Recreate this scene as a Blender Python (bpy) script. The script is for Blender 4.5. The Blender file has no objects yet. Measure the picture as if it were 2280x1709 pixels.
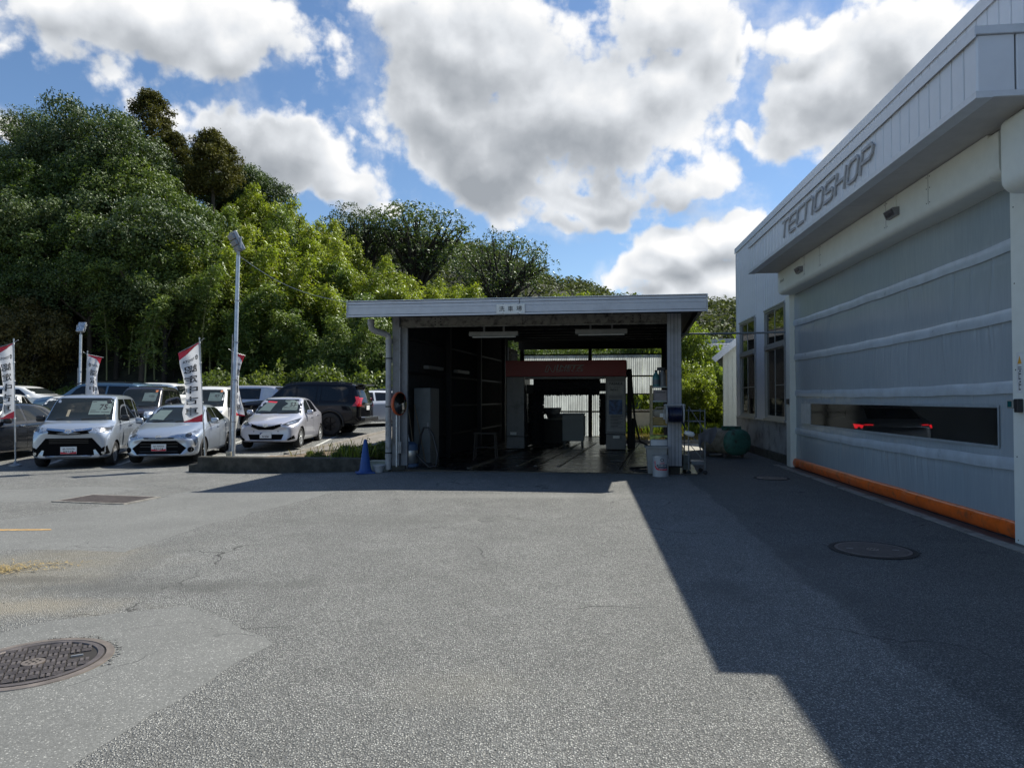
import bpy, bmesh, math, random
import numpy as np
from mathutils import Vector, Matrix
from mathutils.bvhtree import BVHTree
from mathutils.geometry import delaunay_2d_cdt

R = math.radians
rnd = random.Random(7)
SC = bpy.context.scene
COL = SC.collection

# ------------------------------------------------------------------ camera
CAMZ, F, CX, CY, PITCH = 1.5, 1520.0, 1140.0, 854.5, math.atan(33 / 1520.0)
cam_data = bpy.data.cameras.new('camera')
cam_data.sensor_width = 36.0
cam_data.lens = 24.0
cam_data.clip_end = 6000.0
cam_data.clip_start = 0.05
cam = bpy.data.objects.new('camera', cam_data)
COL.objects.link(cam)
cam.location = (0, 0, CAMZ)
cam.rotation_euler = (math.pi / 2 + PITCH, 0, 0)
SC.camera = cam

# ------------------------------------------------------------------ colour management
SC.view_settings.view_transform = 'Standard'
SC.view_settings.look = 'None'
SC.view_settings.exposure = 0.4
SC.view_settings.gamma = 1.0
SC.view_settings.use_curve_mapping = False
SC.render.engine = 'CYCLES'
SC.cycles.use_denoising = True
SC.cycles.max_bounces = 8
SC.cycles.diffuse_bounces = 3
SC.cycles.glossy_bounces = 3
SC.cycles.transmission_bounces = 4
SC.cycles.transparent_max_bounces = 8
SC.cycles.caustics_reflective = False
SC.cycles.caustics_refractive = False

SUN_EL, SUN_AZ = R(51), R(52)      # azimuth measured from +Y towards +X
SUN_DIR = Vector((math.sin(SUN_AZ) * math.cos(SUN_EL), math.cos(SUN_AZ) * math.cos(SUN_EL), math.sin(SUN_EL)))

def pix_dir(u, v):
    """direction of a pixel of the 2280x1709 photograph"""
    x, z = (u - CX) / F, (CY - v) / F
    d = Vector((x, math.cos(PITCH) - z * math.sin(PITCH), math.sin(PITCH) + z * math.cos(PITCH)))
    return d.normalized()

# ------------------------------------------------------------------ sky
world = bpy.data.worlds.new('World')
SC.world = world
world.use_nodes = True
wt = world.node_tree
for n in list(wt.nodes):
    wt.nodes.remove(n)

class NB:
    """small node builder"""
    def __init__(self, tree):
        self.t = tree
    def node(self, kind, **kw):
        n = self.t.nodes.new(kind)
        for k, v in kw.items():
            setattr(n, k, v)
        return n
    def put(self, sock, v):
        if isinstance(v, bpy.types.NodeSocket):
            self.t.links.new(v, sock)
        elif v is not None:
            sock.default_value = v
    def m(self, op, a, b=None, c=None, clamp=False):
        n = self.node('ShaderNodeMath', operation=op, use_clamp=clamp)
        for i, v in enumerate((a, b, c)):
            self.put(n.inputs[i], v)
        return n.outputs[0]
    def v(self, op, a, b=None, scale=None):
        n = self.node('ShaderNodeVectorMath', operation=op)
        self.put(n.inputs[0], a)
        self.put(n.inputs[1], b)
        if scale is not None:
            self.put(n.inputs['Scale'], scale)
        return n.outputs['Value'] if op in ('LENGTH', 'DOT_PRODUCT', 'DISTANCE') else n.outputs[0]
    def noise(self, vec, scale, detail=4, rough=0.5, kind=None, dist=0.0):
        n = self.node('ShaderNodeTexNoise')
        if vec is not None:
            self.t.links.new(vec, n.inputs['Vector'])
        n.inputs['Scale'].default_value = scale
        n.inputs['Detail'].default_value = detail
        n.inputs['Roughness'].default_value = rough
        n.inputs['Distortion'].default_value = dist
        return n.outputs['Fac'], n.outputs['Color']
    def voro(self, vec, scale, feature='F1', out='Distance', rand=1.0):
        n = self.node('ShaderNodeTexVoronoi', feature=feature)
        if vec is not None:
            self.t.links.new(vec, n.inputs['Vector'])
        n.inputs['Scale'].default_value = scale
        n.inputs['Randomness'].default_value = rand
        return n.outputs[out]
    def ramp(self, fac, stops, interp='LINEAR'):
        n = self.node('ShaderNodeValToRGB')
        n.color_ramp.interpolation = interp
        els = n.color_ramp.elements
        while len(els) < len(stops):
            els.new(0.5)
        for e, (p, c) in zip(els, stops):
            e.position = p
            e.color = (c, c, c, 1) if isinstance(c, (int, float)) else (*c, 1)
        self.t.links.new(fac, n.inputs['Fac'])
        return n.outputs['Color']
    def smooth(self, x, a, b, lo=0.0, hi=1.0):
        n = self.node('ShaderNodeMapRange', interpolation_type='SMOOTHSTEP')
        self.put(n.inputs['Value'], x)
        n.inputs['From Min'].default_value = a
        n.inputs['From Max'].default_value = b
        n.inputs['To Min'].default_value = lo
        n.inputs['To Max'].default_value = hi
        return n.outputs['Result']
    def mix(self, fac, a, b, blend='MIX'):
        n = self.node('ShaderNodeMix', data_type='RGBA', blend_type=blend)
        self.put(n.inputs[0], fac)
        self.put(n.inputs[6], a if not isinstance(a, tuple) else (*a, 1))
        self.put(n.inputs[7], b if not isinstance(b, tuple) else (*b, 1))
        return n.outputs[2]

# cumulus clouds: (u, v, radius u, radius v, weight) in photograph pixels, turned into sky directions here
K = 2280 / 2212.0
CLOUDS = [
    # upper left bank
    (330, 60, 330, 150, 1.0), (520, 90, 180, 110, 1.0), (100, 0, 170, 80, .9), (-150, 30, 170, 130, .9),
    # grey bank behind the trees, left
    (600, 340, 250, 95, .9), (760, 380, 150, 75, 1.0), (500, 300, 150, 100, .85), (10, 270, 60, 60, .8), (380, 250, 100, 50, .5),
    # great central cloud
    (1010, 110, 330, 190, 1.15), (1240, 250, 330, 230, 1.25), (1050, 330, 240, 150, 1.15), (1420, 170, 150, 120, .95),
    (1240, 420, 330, 75, 1.0), (1510, 400, 150, 75, .95), (940, 240, 230, 160, .9), (1180, 470, 130, 45, .8),
    (1540, 100, 100, 100, .85), (1430, 40, 200, 110, 1.0), (880, 20, 150, 110, .85),
    # right cloud above the shed roof
    (1800, 190, 190, 150, 1.1), (1960, 110, 220, 150, 1.15), (1700, 270, 120, 90, .95), (1900, 320, 220, 130, 1.0),
    (1780, 90, 150, 70, .9), (2200, 60, 200, 160, 1.0),
    # low right cloud
    (1490, 560, 150, 85, 1.1), (1600, 520, 140, 90, 1.15), (1400, 605, 130, 48, 1.0), (1580, 650, 190, 90, 1.1), (1460, 660, 180, 60, 1.0),
    # small white puffs
    (890, 330, 50, 55, .75), (1640, 60, 14, 30, .5), (1590, 290, 26, 20, .55), (205, 165, 60, 55, .55),
    # behind the bamboo
    (800, 430, 120, 50, .7),
]

def stereo(d):
    return d.x / (1 + d.y), d.z / (1 + d.y)

g = bpy.data.node_groups.new('cloud density', 'ShaderNodeTree')
g.interface.new_socket(name='Vector', in_out='INPUT', socket_type='NodeSocketVector')
g.interface.new_socket(name='Density', in_out='OUTPUT', socket_type='NodeSocketFloat')
g.interface.new_socket(name='Belly', in_out='OUTPUT', socket_type='NodeSocketFloat')
g.interface.new_socket(name='Depth', in_out='OUTPUT', socket_type='NodeSocketFloat')
gi = g.nodes.new('NodeGroupInput')
go = g.nodes.new('NodeGroupOutput')
b = NB(g)
sep = b.node('ShaderNodeSeparateXYZ')
b.put(sep.inputs[0], gi.outputs[0])
den = b.m('MAXIMUM', b.m('ADD', sep.outputs[1], 1.0), 0.12)
cmb = b.node('ShaderNodeCombineXYZ')
b.put(cmb.inputs[0], b.m('DIVIDE', sep.outputs[0], den))
b.put(cmb.inputs[1], b.m('DIVIDE', sep.outputs[2], den))
P2 = cmb.outputs[0]
def noise2(vec, scale, detail, rough):
    f_, c_ = b.noise(vec, scale, detail, rough)
    f_.node.noise_dimensions = '2D'
    return f_, c_
def voro2(vec, scale):
    o_ = b.voro(vec, scale)
    o_.node.voronoi_dimensions = '2D'
    return o_
_, wc = noise2(P2, 13.0, 3, 0.5)
wd = b.v('ADD', P2, b.v('SCALE', b.v('SUBTRACT', wc, (0.5, 0.5, 0.5)), scale=0.05))
sp = b.node('ShaderNodeSeparateXYZ')
b.put(sp.inputs[0], wd)
acc = None
for (u, v, ru, rv, w) in CLOUDS:
    x0, y0 = stereo(pix_dir(u * K, v * K))
    ra = abs(stereo(pix_dir((u + ru) * K, v * K))[0] - x0)
    re = abs(stereo(pix_dir(u * K, (v - rv) * K))[1] - y0)
    p = b.m('MULTIPLY_ADD', sp.outputs[0], 1 / ra, -x0 / ra)
    q = b.m('MULTIPLY_ADD', sp.outputs[1], 1 / re, -y0 / re)
    val = b.m('MULTIPLY_ADD', b.m('SQRT', b.m('MULTIPLY_ADD', p, p, b.m('MULTIPLY', q, q))), -w, w)
    acc = val if acc is None else b.m('SMOOTH_MAX', acc, val, 0.2)
# free clouds everywhere outside the part of the sky the photograph shows
gen, _ = noise2(P2, 3.6, 2, 0.5)
gen = b.m('MULTIPLY_ADD', gen, 3.2, -2.15)
outside = b.m('MAXIMUM', b.smooth(b.m('ABSOLUTE', sp.outputs[0]), 0.36, 0.46), b.smooth(sp.outputs[1], 0.30, 0.37))
base = b.m('MULTIPLY_ADD', b.m('SUBTRACT', gen, acc), outside, acc)
base = b.m('MAXIMUM', base, -0.9)
f1, _ = noise2(P2, 17.0, 9, 0.6)
f2, _ = noise2(P2, 15.0, 3, 0.5)
_, wc2 = noise2(P2, 60.0, 2, 0.5)
pw = b.v('ADD', P2, b.v('SCALE', b.v('SUBTRACT', wc2, (0.5, 0.5, 0.5)), scale=0.012))
bil = b.m('SUBTRACT', 0.42, voro2(pw, 42.0))
bil2 = b.m('SUBTRACT', 0.40, voro2(pw, 105.0))
det = b.m('MULTIPLY_ADD', f1, 1.55, b.m('MULTIPLY_ADD', bil, 0.36, b.m('MULTIPLY_ADD', bil2, 0.16, -0.86)))
b.put(go.inputs[0], b.m('ADD', base, det))
BELLIES = [(1130, 345, 330, 150, 1.0), (1330, 420, 260, 70, .8), (1000, 150, 200, 170, .45), (540, 310, 280, 130, 1.0), (690, 380, 170, 70, .7), (1880, 270, 230, 130, .55), (1960, 130, 180, 100, .35), (330, 90, 260, 70, .35), (1240, 130, 120, 90, .4), (1530, 620, 140, 50, .3)]
bel = None
for (u, v, ru, rv, w) in BELLIES:
    x0, y0 = stereo(pix_dir(u * K, v * K))
    ra = abs(stereo(pix_dir((u + ru) * K, v * K))[0] - x0)
    re = abs(stereo(pix_dir(u * K, (v - rv) * K))[1] - y0)
    p = b.m('MULTIPLY_ADD', sp.outputs[0], 1 / ra, -x0 / ra)
    q = b.m('MULTIPLY_ADD', sp.outputs[1], 1 / re, -y0 / re)
    r2 = b.m('MULTIPLY_ADD', p, p, b.m('MULTIPLY', q, q))
    val = b.m('MULTIPLY', b.smooth(r2, 1.15, 0.0), w)
    bel = val if bel is None else b.m('MAXIMUM', bel, val)
b.put(go.inputs[1], b.m('MULTIPLY', bel, b.smooth(f2, 0.1, 0.6)))
b.put(go.inputs[2], b.m('MULTIPLY_ADD', f2, 1.1, b.m('MULTIPLY_ADD', f1, 0.25, b.m('ADD', base, -0.66))))

b = NB(wt)
tc = b.node('ShaderNodeTexCoord')
def cloud_density(vec):
    n = b.node('ShaderNodeGroup')
    n.node_tree = g
    b.put(n.inputs[0], vec)
    return n.outputs[0], n.outputs[2], n.outputs[1]
D0 = tc.outputs['Generated']
dens, deep, belly = cloud_density(D0)
dl = Vector((SUN_DIR.x * .5, SUN_DIR.y * .1, SUN_DIR.z)).normalized() * 0.034
dens_s, deep_s, _ = cloud_density(b.v('ADD', D0, tuple(dl)))
alpha = b.smooth(dens, -0.06, 0.30)
veil_n, _ = b.noise(D0, 9.0, 5, 0.65)
veil = b.m('MULTIPLY', b.smooth(dens, -0.50, 0.05), b.smooth(veil_n, 0.42, 0.75))
alpha = b.m('MAXIMUM', alpha, b.m('MULTIPLY', veil, 0.55))
core = b.smooth(deep, 0.0, 0.62)
fine = b.m('SUBTRACT', dens, dens_s)
broad = b.m('SUBTRACT', deep, deep_s)
bright = b.m('MULTIPLY_ADD', core, -0.46, 0.95)
bright = b.m('MULTIPLY_ADD', fine, 0.24, bright)
bright = b.m('MULTIPLY_ADD', broad, 0.45, bright)
bright = b.m('MULTIPLY_ADD', b.m('MULTIPLY', belly, b.smooth(dens, .02, .5)), -0.40, bright, clamp=True)
ccol = b.ramp(bright, [(0.0, (0.36, 0.39, 0.43)), (0.3, (0.52, 0.55, 0.59)), (0.60, (0.77, 0.80, 0.84)), (0.86, (1.0, 1.0, 1.0))])
sky = b.node('ShaderNodeTexSky', sky_type='NISHITA')
sky.sun_disc = False
sky.sun_elevation = SUN_EL
sky.sun_rotation = SUN_AZ
sky.altitude = 100
sky.air_density = 1.0
sky.dust_density = 0.25
sky.ozone_density = 3.5
hs = b.node('ShaderNodeHueSaturation')
hs.inputs['Saturation'].default_value = 1.06
hs.inputs['Value'].default_value = 0.92
b.put(hs.inputs['Color'], sky.outputs[0])
bg = b.node('ShaderNodeBackground')
b.put(bg.inputs[0], hs.outputs[0])
bg.inputs[1].default_value = 0.11
bgc = b.node('ShaderNodeBackground')
b.put(bgc.inputs[0], ccol)
bgc.inputs[1].default_value = 0.77
mx = b.node('ShaderNodeMixShader')
b.put(mx.inputs[0], alpha)
b.put(mx.inputs[1], bg.outputs[0])
b.put(mx.inputs[2], bgc.outputs[0])
wo = b.node('ShaderNodeOutputWorld')
b.put(wo.inputs[0], mx.outputs[0])
world.cycles.sampling_method = 'MANUAL'
world.cycles.sample_map_resolution = 256

# ------------------------------------------------------------------ sun
sun_data = bpy.data.lights.new('sun', 'SUN')
sun_data.energy = 5.0
sun_data.angle = R(0.53)
sun_data.color = (1.0, 0.96, 0.85)
sun = bpy.data.objects.new('sun', sun_data)
COL.objects.link(sun)
sun.rotation_euler = (-SUN_DIR).to_track_quat('-Z', 'Y').to_euler()

# ------------------------------------------------------------------ materials
MATS = {}
def mat(name, color, rough=0.6, metal=0.0, var=0.12, vscale=6.0, bump=0.0, bscale=60.0, coat=0.0, spec=0.5,
        dirt=None, dscale=3.0, damt=0.5, alpha=None, emit=None, estr=0.0, rvar=0.15):
    """principled material whose colour and gloss wander with object-space noise"""
    if name in MATS:
        return MATS[name]
    m = bpy.data.materials.new(name)
    m.use_nodes = True
    t = m.node_tree
    b = NB(t)
    p = t.nodes['Principled BSDF']
    tc = b.node('ShaderNodeTexCoord')
    f, _ = b.noise(tc.outputs['Object'], vscale, 5, 0.6)
    lo = tuple(max(0.0, c * (1 - var)) for c in color)
    hi = tuple(min(1.0, c * (1 + var)) for c in color)
    c = b.mix(b.smooth(f, 0.3, 0.7), lo, hi)
    if dirt is not None:
        f2, _ = b.noise(tc.outputs['Object'], dscale, 8, 0.65)
        c = b.mix(b.smooth(f2, 0.62 - 0.22 * damt, 0.72), c, dirt)
    b.put(p.inputs['Base Color'], c)
    b.put(p.inputs['Roughness'], b.m('MULTIPLY_ADD', f, rvar, max(0.0, rough - rvar / 2), clamp=True))
    p.inputs['Metallic'].default_value = metal
    p.inputs['Specular IOR Level'].default_value = spec
    p.inputs['Coat Weight'].default_value = coat
    p.inputs['Coat Roughness'].default_value = 0.03
    if bump:
        f3, _ = b.noise(tc.outputs['Object'], bscale, 6, 0.6)
        bn = b.node('ShaderNodeBump')
        bn.inputs['Strength'].default_value = bump
        bn.inputs['Distance'].default_value = 0.01
        b.put(bn.inputs['Height'], f3)
        b.put(p.inputs['Normal'], bn.outputs[0])
    if emit is not None:
        p.inputs['Emission Color'].default_value = (*emit, 1)
        p.inputs['Emission Strength'].default_value = estr
    MATS[name] = m
    return m

# ------------------------------------------------------------------ objects
def link(name, me, m=None, parent=None, loc=None, rotz=None, mw=None):
    o = bpy.data.objects.new(name, me)
    COL.objects.link(o)
    if me is not None and m is not None:
        ms = m if isinstance(m, (list, tuple)) else [m]
        if len(me.materials) == 0:
            for k in ms:
                me.materials.append(k)
    if parent is not None:
        o.parent = parent
    if loc is not None:
        o.location = loc
    if rotz is not None:
        o.rotation_euler = (0, 0, rotz)
    return o

def tag(o, label=None, cat=None, group=None, kind=None):
    if label: o['label'] = label
    if cat: o['category'] = cat
    if group: o['group'] = group
    if kind: o['kind'] = kind
    return o

def thing(name, label, cat, loc=(0, 0, 0), rotz=0.0, group=None):
    o = bpy.data.objects.new(name, None)
    COL.objects.link(o)
    o.location = loc
    o.rotation_euler = (0, 0, rotz)
    return tag(o, label, cat, group)

def copy_tree(o, parent=None):
    c = o.copy()
    COL.objects.link(c)
    if parent is not None:
        c.parent = parent
    for ch in [k for k in KIDS(o)]:
        copy_tree(ch, c)
    return c
def KIDS(o):
    return [k for k in list(bpy.data.objects) if k.parent == o]

class MB:
    """mesh builder: vertices and faces of one part"""
    def __init__(self):
        self.v, self.f, self.mi = [], [], []
        self.cur = 0
    def add(self, verts, faces):
        k = len(self.v)
        self.v.extend([tuple(p) for p in verts])
        for f in faces:
            self.f.append(tuple(k + i for i in f))
            self.mi.append(self.cur)
        return self
    def box(self, x0, x1, y0, y1, z0, z1, M=None):
        vs = [Vector((x, y, z)) for z in (z0, z1) for y in (y0, y1) for x in (x0, x1)]
        if M is not None:
            vs = [M @ p for p in vs]
        return self.add(vs, [(0, 2, 3, 1), (4, 5, 7, 6), (0, 1, 5, 4), (2, 6, 7, 3), (0, 4, 6, 2), (1, 3, 7, 5)])
    def bbox(self, x0, x1, y0, y1, z0, z1, r=0.01, M=None):
        """box with chamfered edges"""
        r = min(r, (x1 - x0) / 2.01, (y1 - y0) / 2.01, (z1 - z0) / 2.01)
        bm = bmesh.new()
        bmesh.ops.create_cube(bm, size=1.0)
        for v in bm.verts:
            v.co = Vector((x0 + (v.co.x + .5) * (x1 - x0), y0 + (v.co.y + .5) * (y1 - y0), z0 + (v.co.z + .5) * (z1 - z0)))
        bmesh.ops.bevel(bm, geom=list(bm.edges), offset=r, segments=2, affect='EDGES', profile=0.5)
        bm.verts.ensure_lookup_table()
        vs = [M @ v.co if M is not None else v.co.copy() for v in bm.verts]
        fs = [tuple(v.index for v in f.verts) for f in bm.faces]
        bm.free()
        return self.add(vs, fs)
    def bar(self, a, c, w=0.05, h=None):
        """rectangular bar from a to c"""
        a, c = Vector(a), Vector(c)
        h = w if h is None else h
        d = (c - a).normalized()
        up = Vector((0, 0, 1)) if abs(d.z) < 0.95 else Vector((0, 1, 0))
        s = d.cross(up).normalized() * w / 2
        u = s.cross(d).normalized() * h / 2
        vs = [p + i * s + j * u for p in (a, c) for i, j in ((-1, -1), (1, -1), (1, 1), (-1, 1))]
        return self.add(vs, [(3, 2, 1, 0), (4, 5, 6, 7), (0, 1, 5, 4), (1, 2, 6, 5), (2, 3, 7, 6), (3, 0, 4, 7)])
    def tube(self, pts, r, n=10, caps=True):
        """round tube along points; r is one radius or a list"""
        pts = [Vector(p) for p in pts]
        rs = r if isinstance(r, (list, tuple)) else [r] * len(pts)
        vs, fs = [], []
        prev = None
        for i, p in enumerate(pts):
            d = (pts[min(i + 1, len(pts) - 1)] - pts[max(i - 1, 0)]).normalized()
            if prev is None:
                up = Vector((0, 0, 1)) if abs(d.z) < 0.9 else Vector((1, 0, 0))
                s = d.cross(up).normalized()
            else:
                s = (prev - d * prev.dot(d)).normalized()
            prev = s
            u = d.cross(s)
            for k in range(n):
                a = 2 * math.pi * k / n
                vs.append(p + (s * math.cos(a) + u * math.sin(a)) * rs[i])
        for i in range(len(pts) - 1):
            for k in range(n):
                k2 = (k + 1) % n
                fs.append((i * n + k, i * n + k2, (i + 1) * n + k2, (i + 1) * n + k))
        if caps:
            fs.append(tuple(range(n))[::-1])
            fs.append(tuple((len(pts) - 1) * n + k for k in range(n)))
        return self.add(vs, fs)
    def lathe(self, prof, n=20, M=None, capb=True, capt=True):
        """profile [(r, z), ...] turned about z"""
        vs, fs = [], []
        for r, z in prof:
            for k in range(n):
                a = 2 * math.pi * k / n
                p = Vector((r * math.cos(a), r * math.sin(a), z))
                vs.append(M @ p if M is not None else p)
        for i in range(len(prof) - 1):
            for k in range(n):
                k2 = (k + 1) % n
                fs.append((i * n + k, i * n + k2, (i + 1) * n + k2, (i + 1) * n + k))
        if capb: fs.append(tuple(range(n))[::-1])
        if capt: fs.append(tuple((len(prof) - 1) * n + k for k in range(n)))
        return self.add(vs, fs)
    def prism(self, poly, d0, d1, M=None):
        """polygon [(x, z)] extruded along y from d0 to d1"""
        n = len(poly)
        vs = [Vector((x, d, z)) for d in (d0, d1) for x, z in poly]
        if M is not None:
            vs = [M @ p for p in vs]
        return self.add(vs, [tuple(range(n)), tuple(range(2 * n - 1, n - 1, -1))] +
                        [(i, i + n, (i + 1) % n + n, (i + 1) % n) for i in range(n)])
    def mesh(self, name, smooth=None):
        me = bpy.data.meshes.new(name)
        me.from_pydata(self.v, [], self.f)
        if any(self.mi):
            me.polygons.foreach_set('material_index', self.mi)
        bm = bmesh.new()
        bm.from_mesh(me)
        bmesh.ops.recalc_face_normals(bm, faces=bm.faces)
        bm.to_mesh(me)
        bm.free()
        if smooth is not None:
            shade(me, smooth)
        me.update()
        return me
    def build(self, name, m, parent=None, smooth=None, loc=None, rotz=None, fn=None):
        if fn is not None:
            self.v = [tuple(fn(*p)) for p in self.v]
        return link(name, self.mesh(name, smooth), m, parent, loc, rotz)

def shade(me, ang=40):
    """smooth shading with sharp edges above an angle"""
    me.polygons.foreach_set('use_smooth', [True] * len(me.polygons))
    bm = bmesh.new()
    bm.from_mesh(me)
    lim = R(ang)
    for e in bm.edges:
        if len(e.link_faces) == 2:
            try:
                e.smooth = e.calc_face_angle() < lim
            except ValueError:
                pass
    bm.to_mesh(me)
    bm.free()

_txt = {}
def text_geo(body, offset=0.0, size=1.0, res=3):
    """outline geometry of a line of text: vertices (x, y) and triangles"""
    key = (body, offset, res)
    if key not in _txt:
        cu = bpy.data.curves.new('lettering', 'FONT')
        cu.body = body
        cu.offset = offset
        cu.resolution_u = res
        cu.align_x = 'CENTER'
        cu.align_y = 'CENTER'
        o = bpy.data.objects.new('lettering', cu)
        COL.objects.link(o)
        dg = bpy.context.evaluated_depsgraph_get()
        me = o.evaluated_get(dg).to_mesh()
        vs = [(v.co.x, v.co.y) for v in me.vertices]
        fs = [tuple(p.vertices) for p in me.polygons]
        o.evaluated_get(dg).to_mesh_clear()
        bpy.data.objects.remove(o)
        bpy.data.curves.remove(cu)
        xs = [p[0] for p in vs] or [0]
        ys = [p[1] for p in vs] or [0]
        cx_, cy_ = (min(xs) + max(xs)) / 2, (min(ys) + max(ys)) / 2
        _txt[key] = ([(x - cx_, y - cy_) for x, y in vs], fs, max(xs) - min(xs), max(ys) - min(ys))
    return _txt[key]

def text_mb(body, fn, w=None, h=None, offset=0.0, mirror=False, mbuf=None, shear=0.0):
    """text fitted to width w / height h, mapped through fn(x, y) -> point"""
    vs, fs, tw, th = text_geo(body, offset)
    sx = (w / tw) if w else (h / th)
    sy = (h / th) if h else sx
    mb_ = mbuf or MB()
    mb_.add([fn((-x if mirror else x) * sx + shear * y * sy, y * sy) for x, y in vs], fs)
    return mb_

def gz(x, y):
    """height of the ground: the yard dips to the left, the car park climbs to the rear"""
    def S(t):
        t = min(1.0, max(0.0, t))
        return t * t * (3 - 2 * t)
    z = -0.12 * S((-1.0 - x) / 5.0) * (1 - S((y - 17.0) / 3.0)) * S((y - 4.0) / 7.0)
    z += 0.05 * min(9.0, max(0.0, y - 20.3)) * S((-1.5 - x) / 2.0)
    return z

# ------------------------------------------------------------------ common materials
M_white = mat('white paint', (0.78, 0.78, 0.75), 0.45, var=0.04)
M_cream = mat('cream powder coat', (0.78, 0.80, 0.74), 0.42, var=0.03, bump=0.06, bscale=300)
M_greymetal = mat('grey metal', (0.30, 0.31, 0.33), 0.4, 0.6, var=0.1)
M_galv = mat('galvanised steel', (0.50, 0.52, 0.54), 0.42, 0.75, var=0.14, vscale=14)
M_black = mat('black plastic', (0.018, 0.018, 0.02), 0.45, var=0.2)
M_rubber = mat('black rubber', (0.02, 0.02, 0.021), 0.75, var=0.25)
M_chrome = mat('chrome', (0.75, 0.76, 0.78), 0.12, 1.0, var=0.03)
M_print = mat('black print', (0.02, 0.02, 0.025), 0.6, var=0.1)
M_red = mat('red print', (0.62, 0.025, 0.05), 0.55, var=0.08)
M_concrete = mat('concrete', (0.26, 0.245, 0.22), 0.9, var=0.22, vscale=5, bump=0.4, bscale=40, dirt=(0.07, 0.065, 0.05), damt=0.7)
M_dirtycon = mat('mossy concrete', (0.062, 0.058, 0.048), 0.95, var=0.35, vscale=7, bump=0.5, bscale=35, dirt=(0.03, 0.03, 0.022), damt=0.9)

def schlick(b, lo=0.03, hi=1.0):
    """reflection weight that treats both faces of a sheet alike"""
    ge = b.node('ShaderNodeNewGeometry')
    cs = b.m('ABSOLUTE', b.v('DOT_PRODUCT', ge.outputs['Normal'], ge.outputs['Incoming']))
    return b.m('MULTIPLY_ADD', b.m('POWER', b.m('SUBTRACT', 1.0, cs, clamp=True), 5.0), hi - lo, lo, clamp=True)

def glass_mat(name, tint, rough=0.02, trans=0.35):
    """thin window pane: fresnel reflection over a tinted, partly clear sheet"""
    m = bpy.data.materials.new(name)
    m.use_nodes = True
    t = m.node_tree
    b = NB(t)
    t.nodes.remove(t.nodes['Principled BSDF'])
    out = t.nodes['Material Output']
    tr = b.node('ShaderNodeBsdfTransparent')
    tr.inputs[0].default_value = (*tint, 1)
    df = b.node('ShaderNodeBsdfDiffuse')
    df.inputs[0].default_value = (tint[0] * .12, tint[1] * .12, tint[2] * .12, 1)
    gl = b.node('ShaderNodeBsdfGlossy')
    tc = b.node('ShaderNodeTexCoord')
    f, _ = b.noise(tc.outputs['Object'], 5.0, 3)
    b.put(gl.inputs['Roughness'], b.m('MULTIPLY_ADD', f, 0.03, rough))
    m1 = b.node('ShaderNodeMixShader')
    b.put(m1.inputs[0], 1 - trans)
    b.put(m1.inputs[1], tr.outputs[0])
    b.put(m1.inputs[2], df.outputs[0])
    m2 = b.node('ShaderNodeMixShader')
    b.put(m2.inputs[0], schlick(b, 0.06 if trans < .9 else 0.015, 1.0 if trans < .9 else .35))
    b.put(m2.inputs[1], m1.outputs[0])
    b.put(m2.inputs[2], gl.outputs[0])
    b.put(out.inputs[0], m2.outputs[0])
    MATS[name] = m
    return m
M_glass = glass_mat('dark window glass', (0.25, 0.29, 0.30), 0.01, 0.45)
M_carglass = glass_mat('car glass', (0.16, 0.20, 0.20), 0.01, 0.12)
M_privacy = glass_mat('dark car glass', (0.05, 0.055, 0.06), 0.01, 0.05)
M_vinyl = glass_mat('clear vinyl', (0.62, 0.64, 0.66), 0.06, 0.95)

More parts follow.
